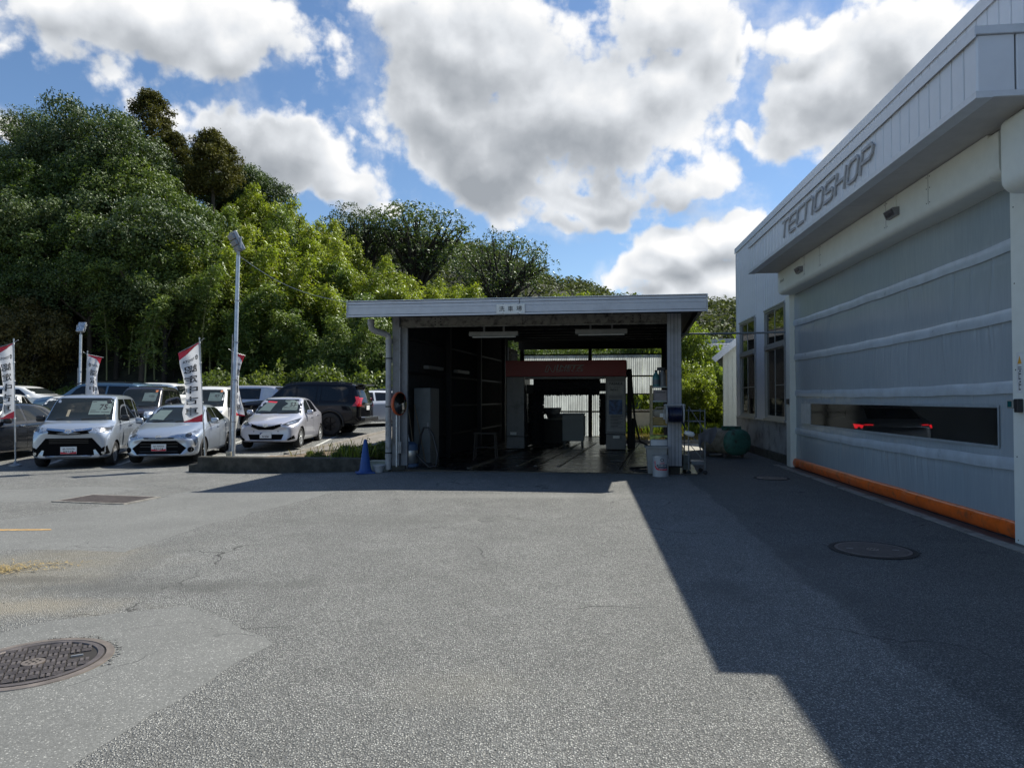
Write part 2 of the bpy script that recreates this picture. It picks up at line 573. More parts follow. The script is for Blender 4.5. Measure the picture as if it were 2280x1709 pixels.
# ------------------------------------------------------------------ ground
def asphalt_mat():
    m = bpy.data.materials.new('asphalt')
    m.use_nodes = True
    t = m.node_tree
    b = NB(t)
    p = t.nodes['Principled BSDF']
    tc = b.node('ShaderNodeTexCoord')
    ge = b.node('ShaderNodeNewGeometry')
    P = ge.outputs['Position']
    big, _ = b.noise(P, 0.55, 5, 0.55)
    mid, _ = b.noise(P, 3.2, 5, 0.6)
    nc, _ = b.noise(P, 30.0, 2, 0.5)
    def stones(scale):
        n = b.node('ShaderNodeTexVoronoi', feature='F1')
        b.put(n.inputs['Vector'], P)
        n.inputs['Scale'].default_value = scale
        return n.outputs['Distance'], n.outputs['Color']
    d1, c1 = stones(96.0)
    d2, c2 = stones(190.0)
    def grey(c):
        n = b.node('ShaderNodeSeparateColor')
        b.put(n.inputs[0], c)
        return n.outputs[0], n.outputs[1]
    r1, g1 = grey(c1)
    r2, g2 = grey(c2)
    stone = b.ramp(r1, [(0.0, (0.070, 0.071, 0.068)), (0.35, (0.216, 0.218, 0.208)), (0.72, (0.36, 0.36, 0.338)), (0.96, (0.44, 0.437, 0.41))])
    small = b.ramp(r2, [(0.0, (0.07, 0.072, 0.067)), (0.5, (0.208, 0.211, 0.203)), (0.9, (0.33, 0.33, 0.315)), (1.0, (0.38, 0.37, 0.33))])
    gap = b.smooth(d1, 0.62, 0.38)
    c = b.mix(b.smooth(d1, 0.26, 0.50), stone, b.mix(0.55, small, (0.022, 0.022, 0.024)))
    tone = b.m('MULTIPLY_ADD', b.m('MULTIPLY_ADD', mid, 0.5, b.m('MULTIPLY', big, 0.7)), 1.15, 0.67)
    c = b.mix(1.0, c, b.v('SCALE', (1, 1, 1), scale=tone), 'MULTIPLY')
    # sealed band towards the right-hand building, its colour also darkened to deepen the shadow
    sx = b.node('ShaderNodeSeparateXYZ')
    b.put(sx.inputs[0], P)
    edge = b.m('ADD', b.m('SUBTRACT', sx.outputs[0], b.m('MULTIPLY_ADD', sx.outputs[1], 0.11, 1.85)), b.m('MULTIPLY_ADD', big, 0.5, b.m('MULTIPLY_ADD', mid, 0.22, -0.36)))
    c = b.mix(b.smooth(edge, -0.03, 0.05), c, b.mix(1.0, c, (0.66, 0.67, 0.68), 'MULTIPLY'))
    # hairline cracks
    crk = b.voro(b.v('ADD', P, b.v('SCALE', b.noise(P, 1.6, 4)[1], scale=0.9)), 0.33, 'DISTANCE_TO_EDGE')
    cm = b.m('MULTIPLY', b.smooth(crk, 0.006, 0.002), b.smooth(big, 0.5, 0.6))
    c = b.mix(b.m('MULTIPLY', cm, 0.75), c, (0.03, 0.03, 0.03))
    # rusty yellow washed-out stain at the far left
    st = b.v('DISTANCE', P, (-4.3, 6.2, 0.0))
    stn, _ = b.noise(P, 2.4, 5, 0.6)
    c = b.mix(b.m('MULTIPLY', b.smooth(b.m('ADD', st, b.m('MULTIPLY', stn, 1.6)), 2.2, 1.0), 0.35), c, (0.30, 0.26, 0.18))
    def blot(x, y, rx, ry, col, amt, rot=0.0):
        q = b.v('SUBTRACT', P, (x, y, 0.0))
        mp = b.node('ShaderNodeMapping', vector_type='POINT')
        b.put(mp.inputs[0], q)
        mp.inputs['Rotation'].default_value = (0, 0, rot)
        mp.inputs['Scale'].default_value = (1 / rx, 1 / ry, 0)
        d = b.v('LENGTH', mp.outputs[0])
        return b.mix(b.m('MULTIPLY', b.smooth(b.m('ADD', d, b.m('MULTIPLY_ADD', mid, 1.1, b.m('MULTIPLY_ADD', big, .5, -.8))), 1.1, 0.1), amt), c, col)
    c = blot(-3.7, 4.95, 1.3, .32, (.34, .30, .23), .55)
    c = blot(-2.75, 5.5, 1.6, .30, (.10, .10, .095), .55)
    c = blot(-3.9, 5.75, .9, .18, (.09, .085, .075), .5)
    c = blot(-1.2, 8.6, 2.2, .5, (.15, .15, .14), .35, .2)
    c = blot(.4, 10.6, 3.0, .35, (.36, .355, .33), .3)
    c = blot(1.7, 5.5, .25, .5, (.09, .09, .088), .4)
    c = blot(-.3, 3.6, .5, .35, (.36, .34, .28), .15)
    c = blot(2.9, 6.6, .6, .5, (.08, .08, .078), .4)
    wv = b.node('ShaderNodeTexWave', wave_type='BANDS', bands_direction='X')
    b.put(wv.inputs[0], b.v('ADD', P, b.v('SCALE', b.noise(P, .35, 2)[1], scale=2.2)))
    wv.inputs['Scale'].default_value = 0.22
    wv.inputs['Distortion'].default_value = 1.5
    trk = b.m('MULTIPLY', b.smooth(wv.outputs[1], .72, .95), b.smooth(big, .42, .62))
    c = b.mix(b.m('MULTIPLY', trk, .22), c, (.10, .10, .098))
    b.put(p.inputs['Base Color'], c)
    p.inputs['Roughness'].default_value = 0.82
    p.inputs['Specular IOR Level'].default_value = 0.3
    h = b.m('ADD', b.m('MULTIPLY', b.smooth(d1, 0.65, 0.1), 1.0), b.m('MULTIPLY', b.smooth(d2, 0.6, 0.1), 0.4))
    bn = b.node('ShaderNodeBump')
    bn.inputs['Strength'].default_value = 0.8
    bn.inputs['Distance'].default_value = 0.009
    b.put(bn.inputs['Height'], h)
    b.put(p.inputs['Normal'], bn.outputs[0])
    return m
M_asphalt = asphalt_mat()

def patch_mat():
    m = bpy.data.materials.new('smooth asphalt patch')
    m.use_nodes = True
    t = m.node_tree
    b = NB(t)
    p = t.nodes['Principled BSDF']
    ge = b.node('ShaderNodeNewGeometry')
    P = ge.outputs['Position']
    big, _ = b.noise(P, 0.9, 6, 0.6)
    mid, _ = b.noise(P, 9.0, 6, 0.65)
    n = b.node('ShaderNodeTexVoronoi')
    b.put(n.inputs['Vector'], P)
    n.inputs['Scale'].default_value = 190.0
    sc = b.node('ShaderNodeSeparateColor')
    b.put(sc.inputs[0], n.outputs['Color'])
    c = b.ramp(sc.outputs[0], [(0.0, (0.118, 0.120, 0.115)), (0.5, (0.160, 0.162, 0.156)), (0.93, (0.190, 0.192, 0.184)), (1.0, (0.46, 0.455, 0.43))])
    c = b.mix(1.0, c, b.v('SCALE', (1, 1, 1), scale=b.m('MULTIPLY_ADD', b.m('ADD', big, b.m('MULTIPLY', mid, 0.5)), 0.55, 0.58)), 'MULTIPLY')
    crk = b.voro(b.v('ADD', P, b.v('SCALE', b.noise(P, 2.2, 5)[1], scale=0.6)), 0.8, 'DISTANCE_TO_EDGE')
    c = b.mix(b.m('MULTIPLY', b.m('MULTIPLY', b.smooth(crk, 0.008, 0.002), b.smooth(big, 0.5, 0.62)), 0.8), c, (0.03, 0.03, 0.03))
    pit, _ = b.noise(P, 26.0, 4, 0.7)
    c = b.mix(b.m('MULTIPLY', b.smooth(pit, 0.70, 0.76), b.smooth(big, 0.45, 0.6)), c, (0.03, 0.03, 0.03))
    b.put(p.inputs['Base Color'], c)
    p.inputs['Roughness'].default_value = 0.8
    p.inputs['Specular IOR Level'].default_value = 0.35
    bn = b.node('ShaderNodeBump')
    bn.inputs['Strength'].default_value = 0.45
    bn.inputs['Distance'].default_value = 0.003
    b.put(bn.inputs['Height'], b.m('SUBTRACT', mid, n.outputs['Distance']))
    b.put(p.inputs['Normal'], bn.outputs[0])
    return m
M_patch = patch_mat()

# the yard: one sheet, fine near the camera, reaching past the forest
xs = [-700, -300, -120, -60, -40, -30] + [-26 + i * 1.0 for i in range(25)] + [-0.5, 0.5, 2, 4, 6, 8, 12, 20, 40, 90, 200, 500, 900]
ys = [-60, -20, -8, -4, 0] + [1.0 * i for i in range(1, 42)] + [45, 60, 90, 150, 300, 600, 1200]
gv = [(x, y, gz(x, y)) for y in ys for x in xs]
W_ = len(xs)
gf = [(j * W_ + i, j * W_ + i + 1, (j + 1) * W_ + i + 1, (j + 1) * W_ + i) for j in range(len(ys) - 1) for i in range(W_ - 1)]
me = bpy.data.meshes.new('ground')
me.from_pydata(gv, [], gf)
shade(me, 60)
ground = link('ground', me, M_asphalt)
tag(ground, 'grey worn asphalt yard in front of the wash shed', None, None, 'structure')

def on_ground(u, v):
    """ground point under a pixel of the photograph (fixed point of the height field)"""
    d = pix_dir(u, v)
    z = 0.0
    for _ in range(12):
        t = (z - CAMZ) / d.z
        z = gz(d.x * t, d.y * t)
    return Vector((d.x * t, d.y * t, z))

def sheet(name, pts, m, lift, label=None, wob=0.0, sub=6):
    """flat patch following the ground"""
    poly = []
    r = random.Random(len(name) + int(abs(pts[0][0]) * 7))
    for i in range(len(pts)):
        a, c = Vector(pts[i]), Vector(pts[(i + 1) % len(pts)])
        k = max(2, int((c - a).length / 0.12))
        for j in range(k):
            p = a.lerp(c, j / k)
            if j: p = p + Vector((r.uniform(-wob, wob), r.uniform(-wob, wob)))
            poly.append(p)
    n = len(poly)
    x0, x1 = min(p.x for p in poly), max(p.x for p in poly)
    y0, y1 = min(p.y for p in poly), max(p.y for p in poly)
    inner = []
    nx, ny = max(2, int((x1 - x0) / 0.5)), max(2, int((y1 - y0) / 0.5))
    for i in range(1, nx):
        for j in range(1, ny):
            inner.append(Vector((x0 + (x1 - x0) * i / nx, y0 + (y1 - y0) * j / ny)))
    res = delaunay_2d_cdt(poly + inner, [(i, (i + 1) % n) for i in range(n)], [tuple(range(n))], 1, 1e-5)
    edge_ = lambda p: min((p - q_).length for q_ in poly)
    vs = [(p.x, p.y, gz(p.x, p.y) + (lift if lift > .0055 or edge_(p) > .02 else .0008)) for p in res[0]]
    me = bpy.data.meshes.new(name)
    me.from_pydata(vs, [], [tuple(f) for f in res[2]])
    bm = bmesh.new(); bm.from_mesh(me)
    bmesh.ops.recalc_face_normals(bm, faces=bm.faces)
    for f in bm.faces:
        if f.normal.z < 0: f.normal_flip()
    bm.to_mesh(me); bm.free()
    o = link(name, me, m)
    tag(o, label, None, None, 'structure')
    return o

def gpts(lst):
    return [tuple(on_ground(u * K, v * K).xy) for u, v in lst]

sheet('ground_patch', gpts([(-260, 1500), (0, 1368), (110, 1340), (400, 1308), (470, 1330), (590, 1390), (480, 1450), (330, 1540), (160, 1650), (60, 1720), (-330, 1760)]), M_patch, 0.005,
      'smooth grey repair patch around the near manhole', 0.025)
sheet('ground_patch', gpts([(-500, 1168), (0, 1124), (300, 1082), (420, 1056), (720, 1062), (560, 1105), (440, 1135), (270, 1192), (110, 1186), (-500, 1190)]), M_patch, 0.005,
      'long smooth grey repair strip below the drain grate', 0.02)
sheet('ground_patch', gpts([(-300, 1062), (60, 1056), (180, 1050), (310, 1054), (140, 1080), (-200, 1092)]), M_patch, 0.005,
      'smooth grey repair strip left of the drain grate', 0.02)
M_yellow = mat('worn yellow paint', (0.50, 0.30, 0.10), 0.8, var=0.3, vscale=20, dirt=(0.16, 0.15, 0.13), dscale=14, damt=0.8)
sheet('road_marking', gpts([(-150, 1144), (110, 1143.4), (112, 1145.6), (-150, 1148)]), M_yellow, 0.009, 'short faded orange paint line on the smooth strip')
M_straw = mat('dry straw litter', (0.34, 0.25, 0.10), 0.9, var=0.4, vscale=30)
lit_ = MB()
r_ = random.Random(3)
for u, v, n, s in ((5, 1232, 260, 34), (60, 1226, 120, 40), (130, 1222, 60, 40)):
    for i in range(n):
        p = on_ground((u + r_.gauss(0, s * .6)) * K, (v + r_.gauss(0, 5)) * K)
        a = r_.uniform(0, 6.3); l = r_.uniform(.015, .06)
        d = Vector((math.cos(a) * l, math.sin(a) * l, r_.uniform(0, .012)))
        n_ = Vector((-d.y, d.x, 0)).normalized() * .003
        z = Vector((0, 0, .008 + r_.uniform(0, .015)))
        lit_.add([p + z - n_, p + z + n_, p + z + d + n_, p + z + d - n_], [(0, 1, 2, 3)])
tag(lit_.build('straw_litter', M_straw), 'yellow dry straw litter on the asphalt at the left edge', 'litter', None, 'stuff')

# loose stones on the asphalt
M_stone = mat('loose stone', (0.30, 0.29, 0.26), 0.85, var=0.4, vscale=40)
pb = MB()
for i in range(900):
    y = 2.6 + 9 * r_.random() ** 1.8
    x = r_.uniform(-0.78, 0.78) * y
    s = r_.uniform(.002, .0065)
    M_ = Matrix.Translation((x, y, gz(x, y) + s * .5)) @ Matrix.Rotation(r_.uniform(0, 6), 4, 'Z') @ Matrix.Diagonal((s * r_.uniform(.7, 1.5), s, s * .7, 1))
    vs = [M_ @ Vector(p) for p in ((1, 0, 0), (0, 1, 0), (-1, 0, 0), (0, -1, 0), (0.1, 0.1, 1), (0, 0, -1))]
    pb.add(vs, [(0, 1, 4), (1, 2, 4), (2, 3, 4), (3, 0, 4), (1, 0, 5), (2, 1, 5), (3, 2, 5), (0, 3, 5)])
tag(pb.build('gravel', M_stone), 'loose pale grit scattered over the asphalt', None, None, 'stuff')

# manhole covers and drain
M_iron = mat('worn cast iron', (0.155, 0.135, 0.13), 0.5, 0.5, var=0.2, vscale=12, bump=0.2, bscale=80)
M_irondark = mat('dirt filled iron', (0.03, 0.027, 0.025), 0.8, 0.2, var=0.2)
M_ironrim = mat('polished iron rim', (0.26, 0.22, 0.19), 0.45, 0.5, var=0.2, vscale=10)
def manhole(u, v, r, rotz, label, style, du=None):
    p = on_ground(u * K, v * K)
    t = thing('manhole_cover', label, 'manhole cover', (p.x, p.y, p.z + 0.0045), rotz)
    mb = MB()
    mb.lathe([(r + .055, 0), (r + .053, .006), (r + .012, .007), (r + .010, .001)], 64, capb=False, capt=False)
    mb.build('frame', M_ironrim if style == 'basket' else M_irondark, t, 30)
    mb = MB()
    mb.lathe([(r, .0), (r, .008), (r - .03, .0085), (r - .034, .002)], 64, capb=False, capt=False)
    mb.build('rim', M_iron, t, 30)
    mb = MB()
    mb.lathe([(r + .011, .0008), (.001, .0012)], 64, capb=False, capt=False)
    mb.build('plate', M_irondark, t, 30)
    mb = MB()
    rr = r - .03
    if style == 'basket':
        c = .056
        n = int(r / c) + 2
        for i in range(-n, n):
            for j in range(-n, n):
                x, y = (i + .5) * c, (j + .5) * c
                if math.hypot(x, y) > rr - .02 or math.hypot(x, y) < .068:
                    continue
                if abs(abs(x) - .21) < .045 and abs(y) < .05:
                    continue
                if (i + j) % 2:
                    for k in (-1, 0, 1):
                        mb.box(x - .025, x + .025, y + k * .018 - .0055, y + k * .018 + .0055, .001, .0085)
                else:
                    for k in (-.5, .5):
                        mb.box(x + k * .027 - .008, x + k * .027 + .008, y - .025, y + .025, .001, .0085)
    else:
        n = int(2 * rr / .032)
        for i in range(n):
            y = -rr + (i + .5) * 2 * rr / n
            hw = math.sqrt(max(0, rr * rr - y * y))
            if abs(y) < .055:
                mb.box(-hw, -.06, y - .009, y + .009, .001, .0085); mb.box(.06, hw, y - .009, y + .009, .001, .0085)
            else:
                mb.box(-hw, hw, y - .009, y + .009, .001, .0085)
    mb.build('relief', M_iron, t)
    mb = MB()
    mb.lathe([(.058, .001), (.058, .0085), (.05, .009), (.0, .0088)], 24, capb=False, capt=False)
    mb.build('boss', M_ironrim, t, 30)
    mb = MB()
    for k in range(6):
        a = k * math.pi / 3
        mb.box(-.006, .006, -.006, .006, .0088, .0105, Matrix.Translation((.032 * math.cos(a), .032 * math.sin(a), 0)))
    mb.box(-.012, .012, -.004, .004, .0088, .0105); mb.box(-.004, .004, -.012, .012, .0088, .0103)
    mb.build('emblem', M_irondark, t)
    for s in (-1, 1):
        mb = MB()
        mb.box(s * .21 - .03, s * .21 + .03, -.006, .006, .001, .010)
        mb.build('lifting_bar', M_galv, t)
    # broken asphalt round the frame
    mb = MB()
    q = random.Random(5)
    for k in range(70 if style == 'basket' else 14):
        a = q.uniform(-.6, 1.5) if style == 'basket' else q.uniform(0, 6.28)
        d = r + .06 + abs(q.gauss(0, .018))
        s = q.uniform(.003, .009)
        mb.box(-s, s, -s * .7, s * .7, -.004, s * .5, Matrix.Translation((d * math.cos(a), d * math.sin(a), 0)) @ Matrix.Rotation(a, 4, 'Z'))
    tag(mb.build('rubble', M_asphalt, t), kind='stuff')
    return t
manhole(72, 1433, .345, R(28), 'rusty round manhole cover with a basket-weave grid in the sunlit left patch', 'basket')
manhole(1885, 1188, .345, R(-12), 'dark round manhole cover with straight ribs in the shade by the orange door bar', 'rib')
manhole(1667, 1033, .27, R(5), 'small flat manhole cover in the shade near the green tank', 'rib')

p = on_ground(232 * K, 1079 * K)
t = thing('drain_grate', 'rectangular steel drain grate set in the yard left of the wash shed', 'drain', (p.x, p.y, p.z + .005), R(-12))
mb = MB()
mb.box(-.62, .62, -.36, .36, -.002, .002)
mb.build('sump', mat('drain hole', (0.008, 0.008, 0.009), 0.9), t)
mb = MB()
for a in ((-.66, .66, -.40, -.35), (-.66, .66, .35, .40), (-.66, -.61, -.35, .35), (.61, .66, -.35, .35)):
    mb.box(a[0], a[1], a[2], a[3], -.004, .012)
mb.build('frame', M_concrete, t)
for k in range(22):
    mb = MB()
    x = -.58 + k * 1.16 / 21
    mb.box(x - .012, x + .012, -.345, .345, .003, .016)
    mb.build('bar', M_iron, t)
for k in range(4):
    mb = MB()
    y = -.26 + k * .173
    mb.box(-.6, .6, y - .006, y + .006, .003, .013)
    mb.build('cross_bar', M_iron, t)

# ------------------------------------------------------------------ workshop building on the right
BR = -math.atan(167 / 1520.0)
M_clad = mat('blue grey steel cladding', (0.74, 0.76, 0.80), 0.38, 0.1, var=0.05, vscale=1.5, bump=0.1, bscale=250, rvar=0.08)
M_cladw = mat('pale steel siding', (0.76, 0.78, 0.82), 0.42, 0.08, var=0.05, vscale=1.2, bump=0.08, bscale=250)
M_cap = mat('flashing', (0.66, 0.68, 0.71), 0.35, 0.2, var=0.06)
M_soffit = mat('soffit board', (0.55, 0.545, 0.54), 0.8, var=0.05, bump=0.15, bscale=200)
M_base = mat('grey base board', (0.36, 0.37, 0.38), 0.8, var=0.14, vscale=2.5, dirt=(0.12, 0.12, 0.115), dscale=2, damt=.7, bump=0.15, bscale=120)
M_inner = mat('dark interior wall', (0.05, 0.05, 0.05), 0.8, var=0.15)
M_alu = mat('window aluminium', (0.40, 0.41, 0.41), 0.4, 0.5, var=0.06)
M_joint = mat('dark joint', (0.035, 0.04, 0.055), 0.8)

shop = thing('workshop_building', 'large grey metal-clad workshop building with a roll-up door along the right side', 'building', (0, 0, 0), BR)

def rects_minus(s0, s1, z0, z1, holes):
    """cells of a wall rectangle left over after cutting holes"""
    ss = sorted({s0, s1} | {max(s0, min(s1, h[i])) for h in holes for i in (0, 1)})
    zs = sorted({z0, z1} | {max(z0, min(z1, h[i])) for h in holes for i in (2, 3)})
    out = []
    for a, c in zip(ss, ss[1:]):
        run = None
        for d, e in zip(zs, zs[1:]):
            ms, mz = (a + c) / 2, (d + e) / 2
            hole = any(h[0] < ms < h[1] and h[2] < mz < h[3] for h in holes)
            if not hole:
                run = (run[0], e) if run else (d, e)
            if hole and run:
                out.append((a, c, *run)); run = None
        if run:
            out.append((a, c, *run))
    return out

DOOR = (7.68, 15.57, 0.0, 3.85)
WINS = [(16.47, 18.28, 0.99, 3.74), (19.31, 21.16, 0.99, 3.74)]
S_END, P_WALL = 21.75, 4.62
mb = MB()
for a, c, z0, z1 in rects_minus(-6, S_END, 0, 6.05, [DOOR] + WINS):
    mb.box(P_WALL, P_WALL + .15, a, c, z0, z1)
mb.box(P_WALL + .15, 16, S_END - .15, S_END, 0, 6.05)
mb.box(P_WALL + .15, 16, -6, -5.85, 0, 6.05)
for a, c, z0, z1 in rects_minus(-6, S_END, 0, 6.05, [(3, 6.5, 0, 3.6), (9, 12.5, 0, 3.6)]):  # unseen rear openings, added to let daylight reach the car inside
    mb.box(16, 16.15, a, c, z0, z1)
mb.build('wall', M_cladw, shop)
mb = MB()
mb.box(P_WALL + .02, 16.1, -5.9, S_END - .02, 5.6, 5.75)
mb.build('roof', M_cap, shop)
mb = MB()
mb.box(5.3, 5.4, 16.2, S_END - .15, 0, 5.6)
mb.box(4.77, 5.3, 16.2, 16.3, 0, 5.6)
mb.build('partition', M_inner, shop)
mb = MB()
mb.box(4.77, 16, -5.85, S_END - .15, 0.0, 0.012)
mb.build('floor', mat('workshop floor', (0.08, 0.085, 0.08), 0.45, var=0.2), shop)
mb = MB()
mb.box(P_WALL - .05, P_WALL + .2, -6.02, S_END + .03, 6.051, 6.15)
mb.box(P_WALL - .05, P_WALL - .038, -6.02, S_END + .03, 5.99, 6.05)
mb.build('parapet_cap', M_cap, shop)
mb = MB()
mb.box(P_WALL - .018, P_WALL - .002, S_END - .05, S_END + .03, .95, 6.0)
mb.build('corner_trim', M_cap, shop)

_pan = {}
def panel(w, z0, z1, s, p=P_WALL, m=None, parent=None, name='cladding_panel', th=.024, side=False):
    """one cladding strip with a recessed joint either side"""
    key = (round(w, 3), round(z1 - z0, 3), th, (m or M_cladw).name, side)
    if key not in _pan:
        h = z1 - z0
        g_ = .008
        b_ = MB()
        if not side:
            pr = [(0, g_), (-th * .7, g_), (-th, g_ + .008), (-th, w - g_ - .008), (-th * .7, w - g_), (0, w - g_)]
        else:
            pr = [(g_, 0), (g_, -th * .7), (g_ + .008, -th), (w - g_ - .008, -th), (w - g_, -th * .7), (w - g_, 0)]
        n = len(pr)
        b_.add([(a, c, 0) for a, c in pr] + [(a, c, h) for a, c in pr],
               [(i, (i + 1) % n, (i + 1) % n + n, i + n) for i in range(n)] + [tuple(range(n))[::-1], tuple(range(n, 2 * n))])
        me = b_.mesh(name)
        me.materials.append(m or M_cladw)
        _pan[key] = me
    return link(name, _pan[key], None, parent or shop, ((p, s, z0) if not side else (s, p, z0)))

PW = 0.222
# siding beyond the canopy, cut round the windows
n = int((S_END - .05 - 15.66) / PW)
for i in range(n):
    s = 15.68 + i * PW
    for a, c, z0, z1 in rects_minus(s, s + PW, .99, 6.03, [(w[0] - .05, w[1] + .05, w[2] - .05, w[3] + .06) for w in WINS]):
        if c - a > .03:
            panel(c - a, z0, z1, a, p=P_WALL - .001)
# siding above the canopy and towards the near end
for i in range(61):
    panel(PW, 4.99, 6.03, 15.66 - (i + 1) * PW, p=P_WALL - .001)

# base, sill strip, plinth
mb = MB()
mb.box(P_WALL - .045, P_WALL - .002, 15.86, S_END + .02, .945, .985)
mb.build('sill_strip', M_cap, shop)
for a, c in ((15.9, 17.46), (17.47, 19.03), (19.04, 20.6), (20.61, S_END)):
    mb = MB()
    mb.bbox(P_WALL - .03, P_WALL - .001, a, c, .2, .943, .004)
    mb.build('base_panel', M_base, shop)
mb = MB()
mb.bbox(P_WALL - .09, P_WALL - .001, 15.9, S_END + .04, -.05, .2, .012)
mb.build('plinth', M_dirtycon, shop)

# windows
def window(s0, s1, z0, z1, zt, curtain):
    mb = MB()
    p0, p1 = P_WALL - .05, P_WALL + .06
    f = .045
    mb.box(p0, p1, s0, s0 + f, z0, z1); mb.box(p0, p1, s1 - f, s1, z0, z1)
    mb.box(p0, p1, s0 + f, s1 - f, z1 - f, z1); mb.box(p0, p1, s0 + f, s1 - f, z0, z0 + f)
    mb.box(p0 - .02, p1, s0 + f, s1 - f, zt - .05, zt + .05)
    mb.box(p0 - .035, p0 + .001, s0 - .03, s1 + .03, z0 - .035, z0 + .01)
    mb.box(p0 - .02, p0 + .001, s0 - .03, s1 + .03, z1, z1 + .035)
    fr = mb.build('window', M_alu, shop)
    sm = (s0 + s1) / 2
    k = 0
    for za, zb in ((zt + .05, z1 - f), (z0 + f, zt - .05)):
        for a, c in ((s0 + f, sm), (sm, s1 - f)):
            d = P_WALL - .02 + (.025 if k % 2 else 0)
            mb = MB()
            r = .032
            mb.box(d - .012, d + .012, a, a + r, za, zb); mb.box(d - .012, d + .012, c - r, c, za, zb)
            mb.box(d - .012, d + .012, a + r, c - r, za, za + r + .015); mb.box(d - .012, d + .012, a + r, c - r, zb - r, zb)
            if za < zt - .1 and k % 2 == 0 or (za < zt - .1 and not curtain):
                mb.box(d - .008, d + .008, a + r, c - r, z0 + .83, z0 + .85)
            mb.build('sash', M_alu, fr)
            mb = MB()
            mb.box(d - .003, d + .003, a + r - .004, c - r + .004, za + .02, zb - r + .004)
            mb.build('pane', M_glass, fr)
            k += 1
    if curtain:
        mb = MB()
        vs, fs = [], []
        nn = 90
        for i in range(nn + 1):
            s = s0 + f + (sm - s0 - f) * i / nn
            o_ = .02 * math.sin(i * 1.15) + .008 * math.sin(i * 2.9)
            vs += [(P_WALL + .12 + o_, s, z0 + .05), (P_WALL + .12 + o_ * .7, s, zt - .06)]
            if i: fs.append((2 * i - 2, 2 * i, 2 * i + 1, 2 * i - 1))
        mb.add(vs, fs)
        mb.build('curtain', mat('pale curtain', (0.62, 0.61, 0.56), 0.9, var=.05), fr, 60)
window(*WINS[0], 2.79, True)
window(*WINS[1], 2.79, False)

# canopy above the door
CS0, CS1, CP = 6.70, 15.66, 3.60
mb = MB()
mb.box(CP + .025, P_WALL - .002, CS0 + .025, CS1, 4.31, 4.9)
canopy = mb.build('canopy', M_joint, shop)
n = int(round((CS1 - CS0) / PW))
w = (CS1 - CS0) / n
for i in range(n):
    panel(w, 4.345, 4.865, CS0 + i * w, CP + .025, M_clad, canopy, 'fascia_panel')
for i in range(3):
    panel((P_WALL - CP - .004) / 3, 4.345, 4.865, CP + i * (P_WALL - CP - .004) / 3, CS0 + .025, M_clad, canopy, 'fascia_panel', side=True)
mb = MB()
mb.box(CP - .03, P_WALL - .003, CS0 - .03, CS1 + .01, 4.87, 4.945)
mb.box(CP - .03, CP - .018, CS0 - .03, CS1 + .01, 4.84, 4.87)
mb.build('cap_flashing', M_cap, canopy)
mb = MB()
mb.box(CP - .02, CP + .004, CS0 - .02, CS1, 4.285, 4.34)
mb.box(CP + .004, P_WALL - .003, CS0 - .02, CS0 + .004, 4.285, 4.34)
mb.box(CP - .02, CP + .13, CS0 - .02, CS1, 4.277, 4.2849)
mb.build('edge_trim', M_cap, canopy)
k = 0
s = CS0 + .005
while s < CS1 - .01:
    e = min(CS1, s + 1.79)
    mb = MB()
    mb.box(CP + .131, P_WALL - .003, s + .003, e - .003, 4.287, 4.308)
    mb.build('soffit_board', M_soffit, canopy)
    s = e

# door lettering: nine stand-off metal letters built from strokes
M_letter = mat('brushed letter metal', (0.40, 0.405, 0.415), 0.5, 0.0, var=0.05)
M_letterside = M_letter
GLY = {  # strokes on a 1 x 1 square, corners rounded where the path turns
    'T': [[(0, 1), (1, 1)], [(.45, 1), (.45, 0)]],
    'E': [[(1, 1), (.2, 1), (0, .82), (0, .2), (.18, 0), (1, 0)], [(0, .5), (.9, .5)]],
    'C': [[(1, 1), (.2, 1), (0, .82), (0, .2), (.18, 0), (1, 0)]],
    'N': [[(0, 0), (0, 1), (.75, 1), (1, .8), (1, 0)]],
    'O': [[(.2, 1), (.8, 1), (1, .8), (1, .2), (.8, 0), (.2, 0), (0, .2), (0, .8), (.2, 1)]],
    'S': [[(1, 1), (.15, 1), (0, .86), (0, .62), (.14, .5), (.86, .5), (1, .38), (1, .14), (.85, 0), (0, 0)]],
    'H': [[(0, 1), (0, 0)], [(1, 1), (1, 0)], [(0, .5), (1, .5)]],
    'P': [[(0, 0), (0, 1), (.8, 1), (1, .84), (1, .55), (.8, .4), (.15, .4)]],
}
x = 13.0
for ch in 'TECNOSHOP':
    w_ = .35
    mb = MB()
    for st in GLY[ch]:
        pts = []
        for a, c in st:
            z = 4.455 + c * .27
            pts.append(Vector((0, x - a * w_ - (c - .5) * .10, z)))
        for i in range(len(pts) - 1):
            a, c = pts[i], pts[i + 1]
            d = (c - a).normalized()
            nrm = Vector((0, -d.z, d.y)) * .019
            e = d * .017
            q = [a - e - nrm, c + e - nrm, c + e + nrm, a - e + nrm]
            j = .0015 * (i % 3)
            mb.add([(CP - .028 - j, p.y, p.z) for p in q] + [(CP - .006 - j, p.y, p.z) for p in q],
                   [(0, 1, 2, 3), (7, 6, 5, 4), (0, 4, 5, 1), (1, 5, 6, 2), (2, 6, 7, 3), (3, 7, 4, 0)])
    o = mb.build('letter', M_letter, shop)
    x -= .457

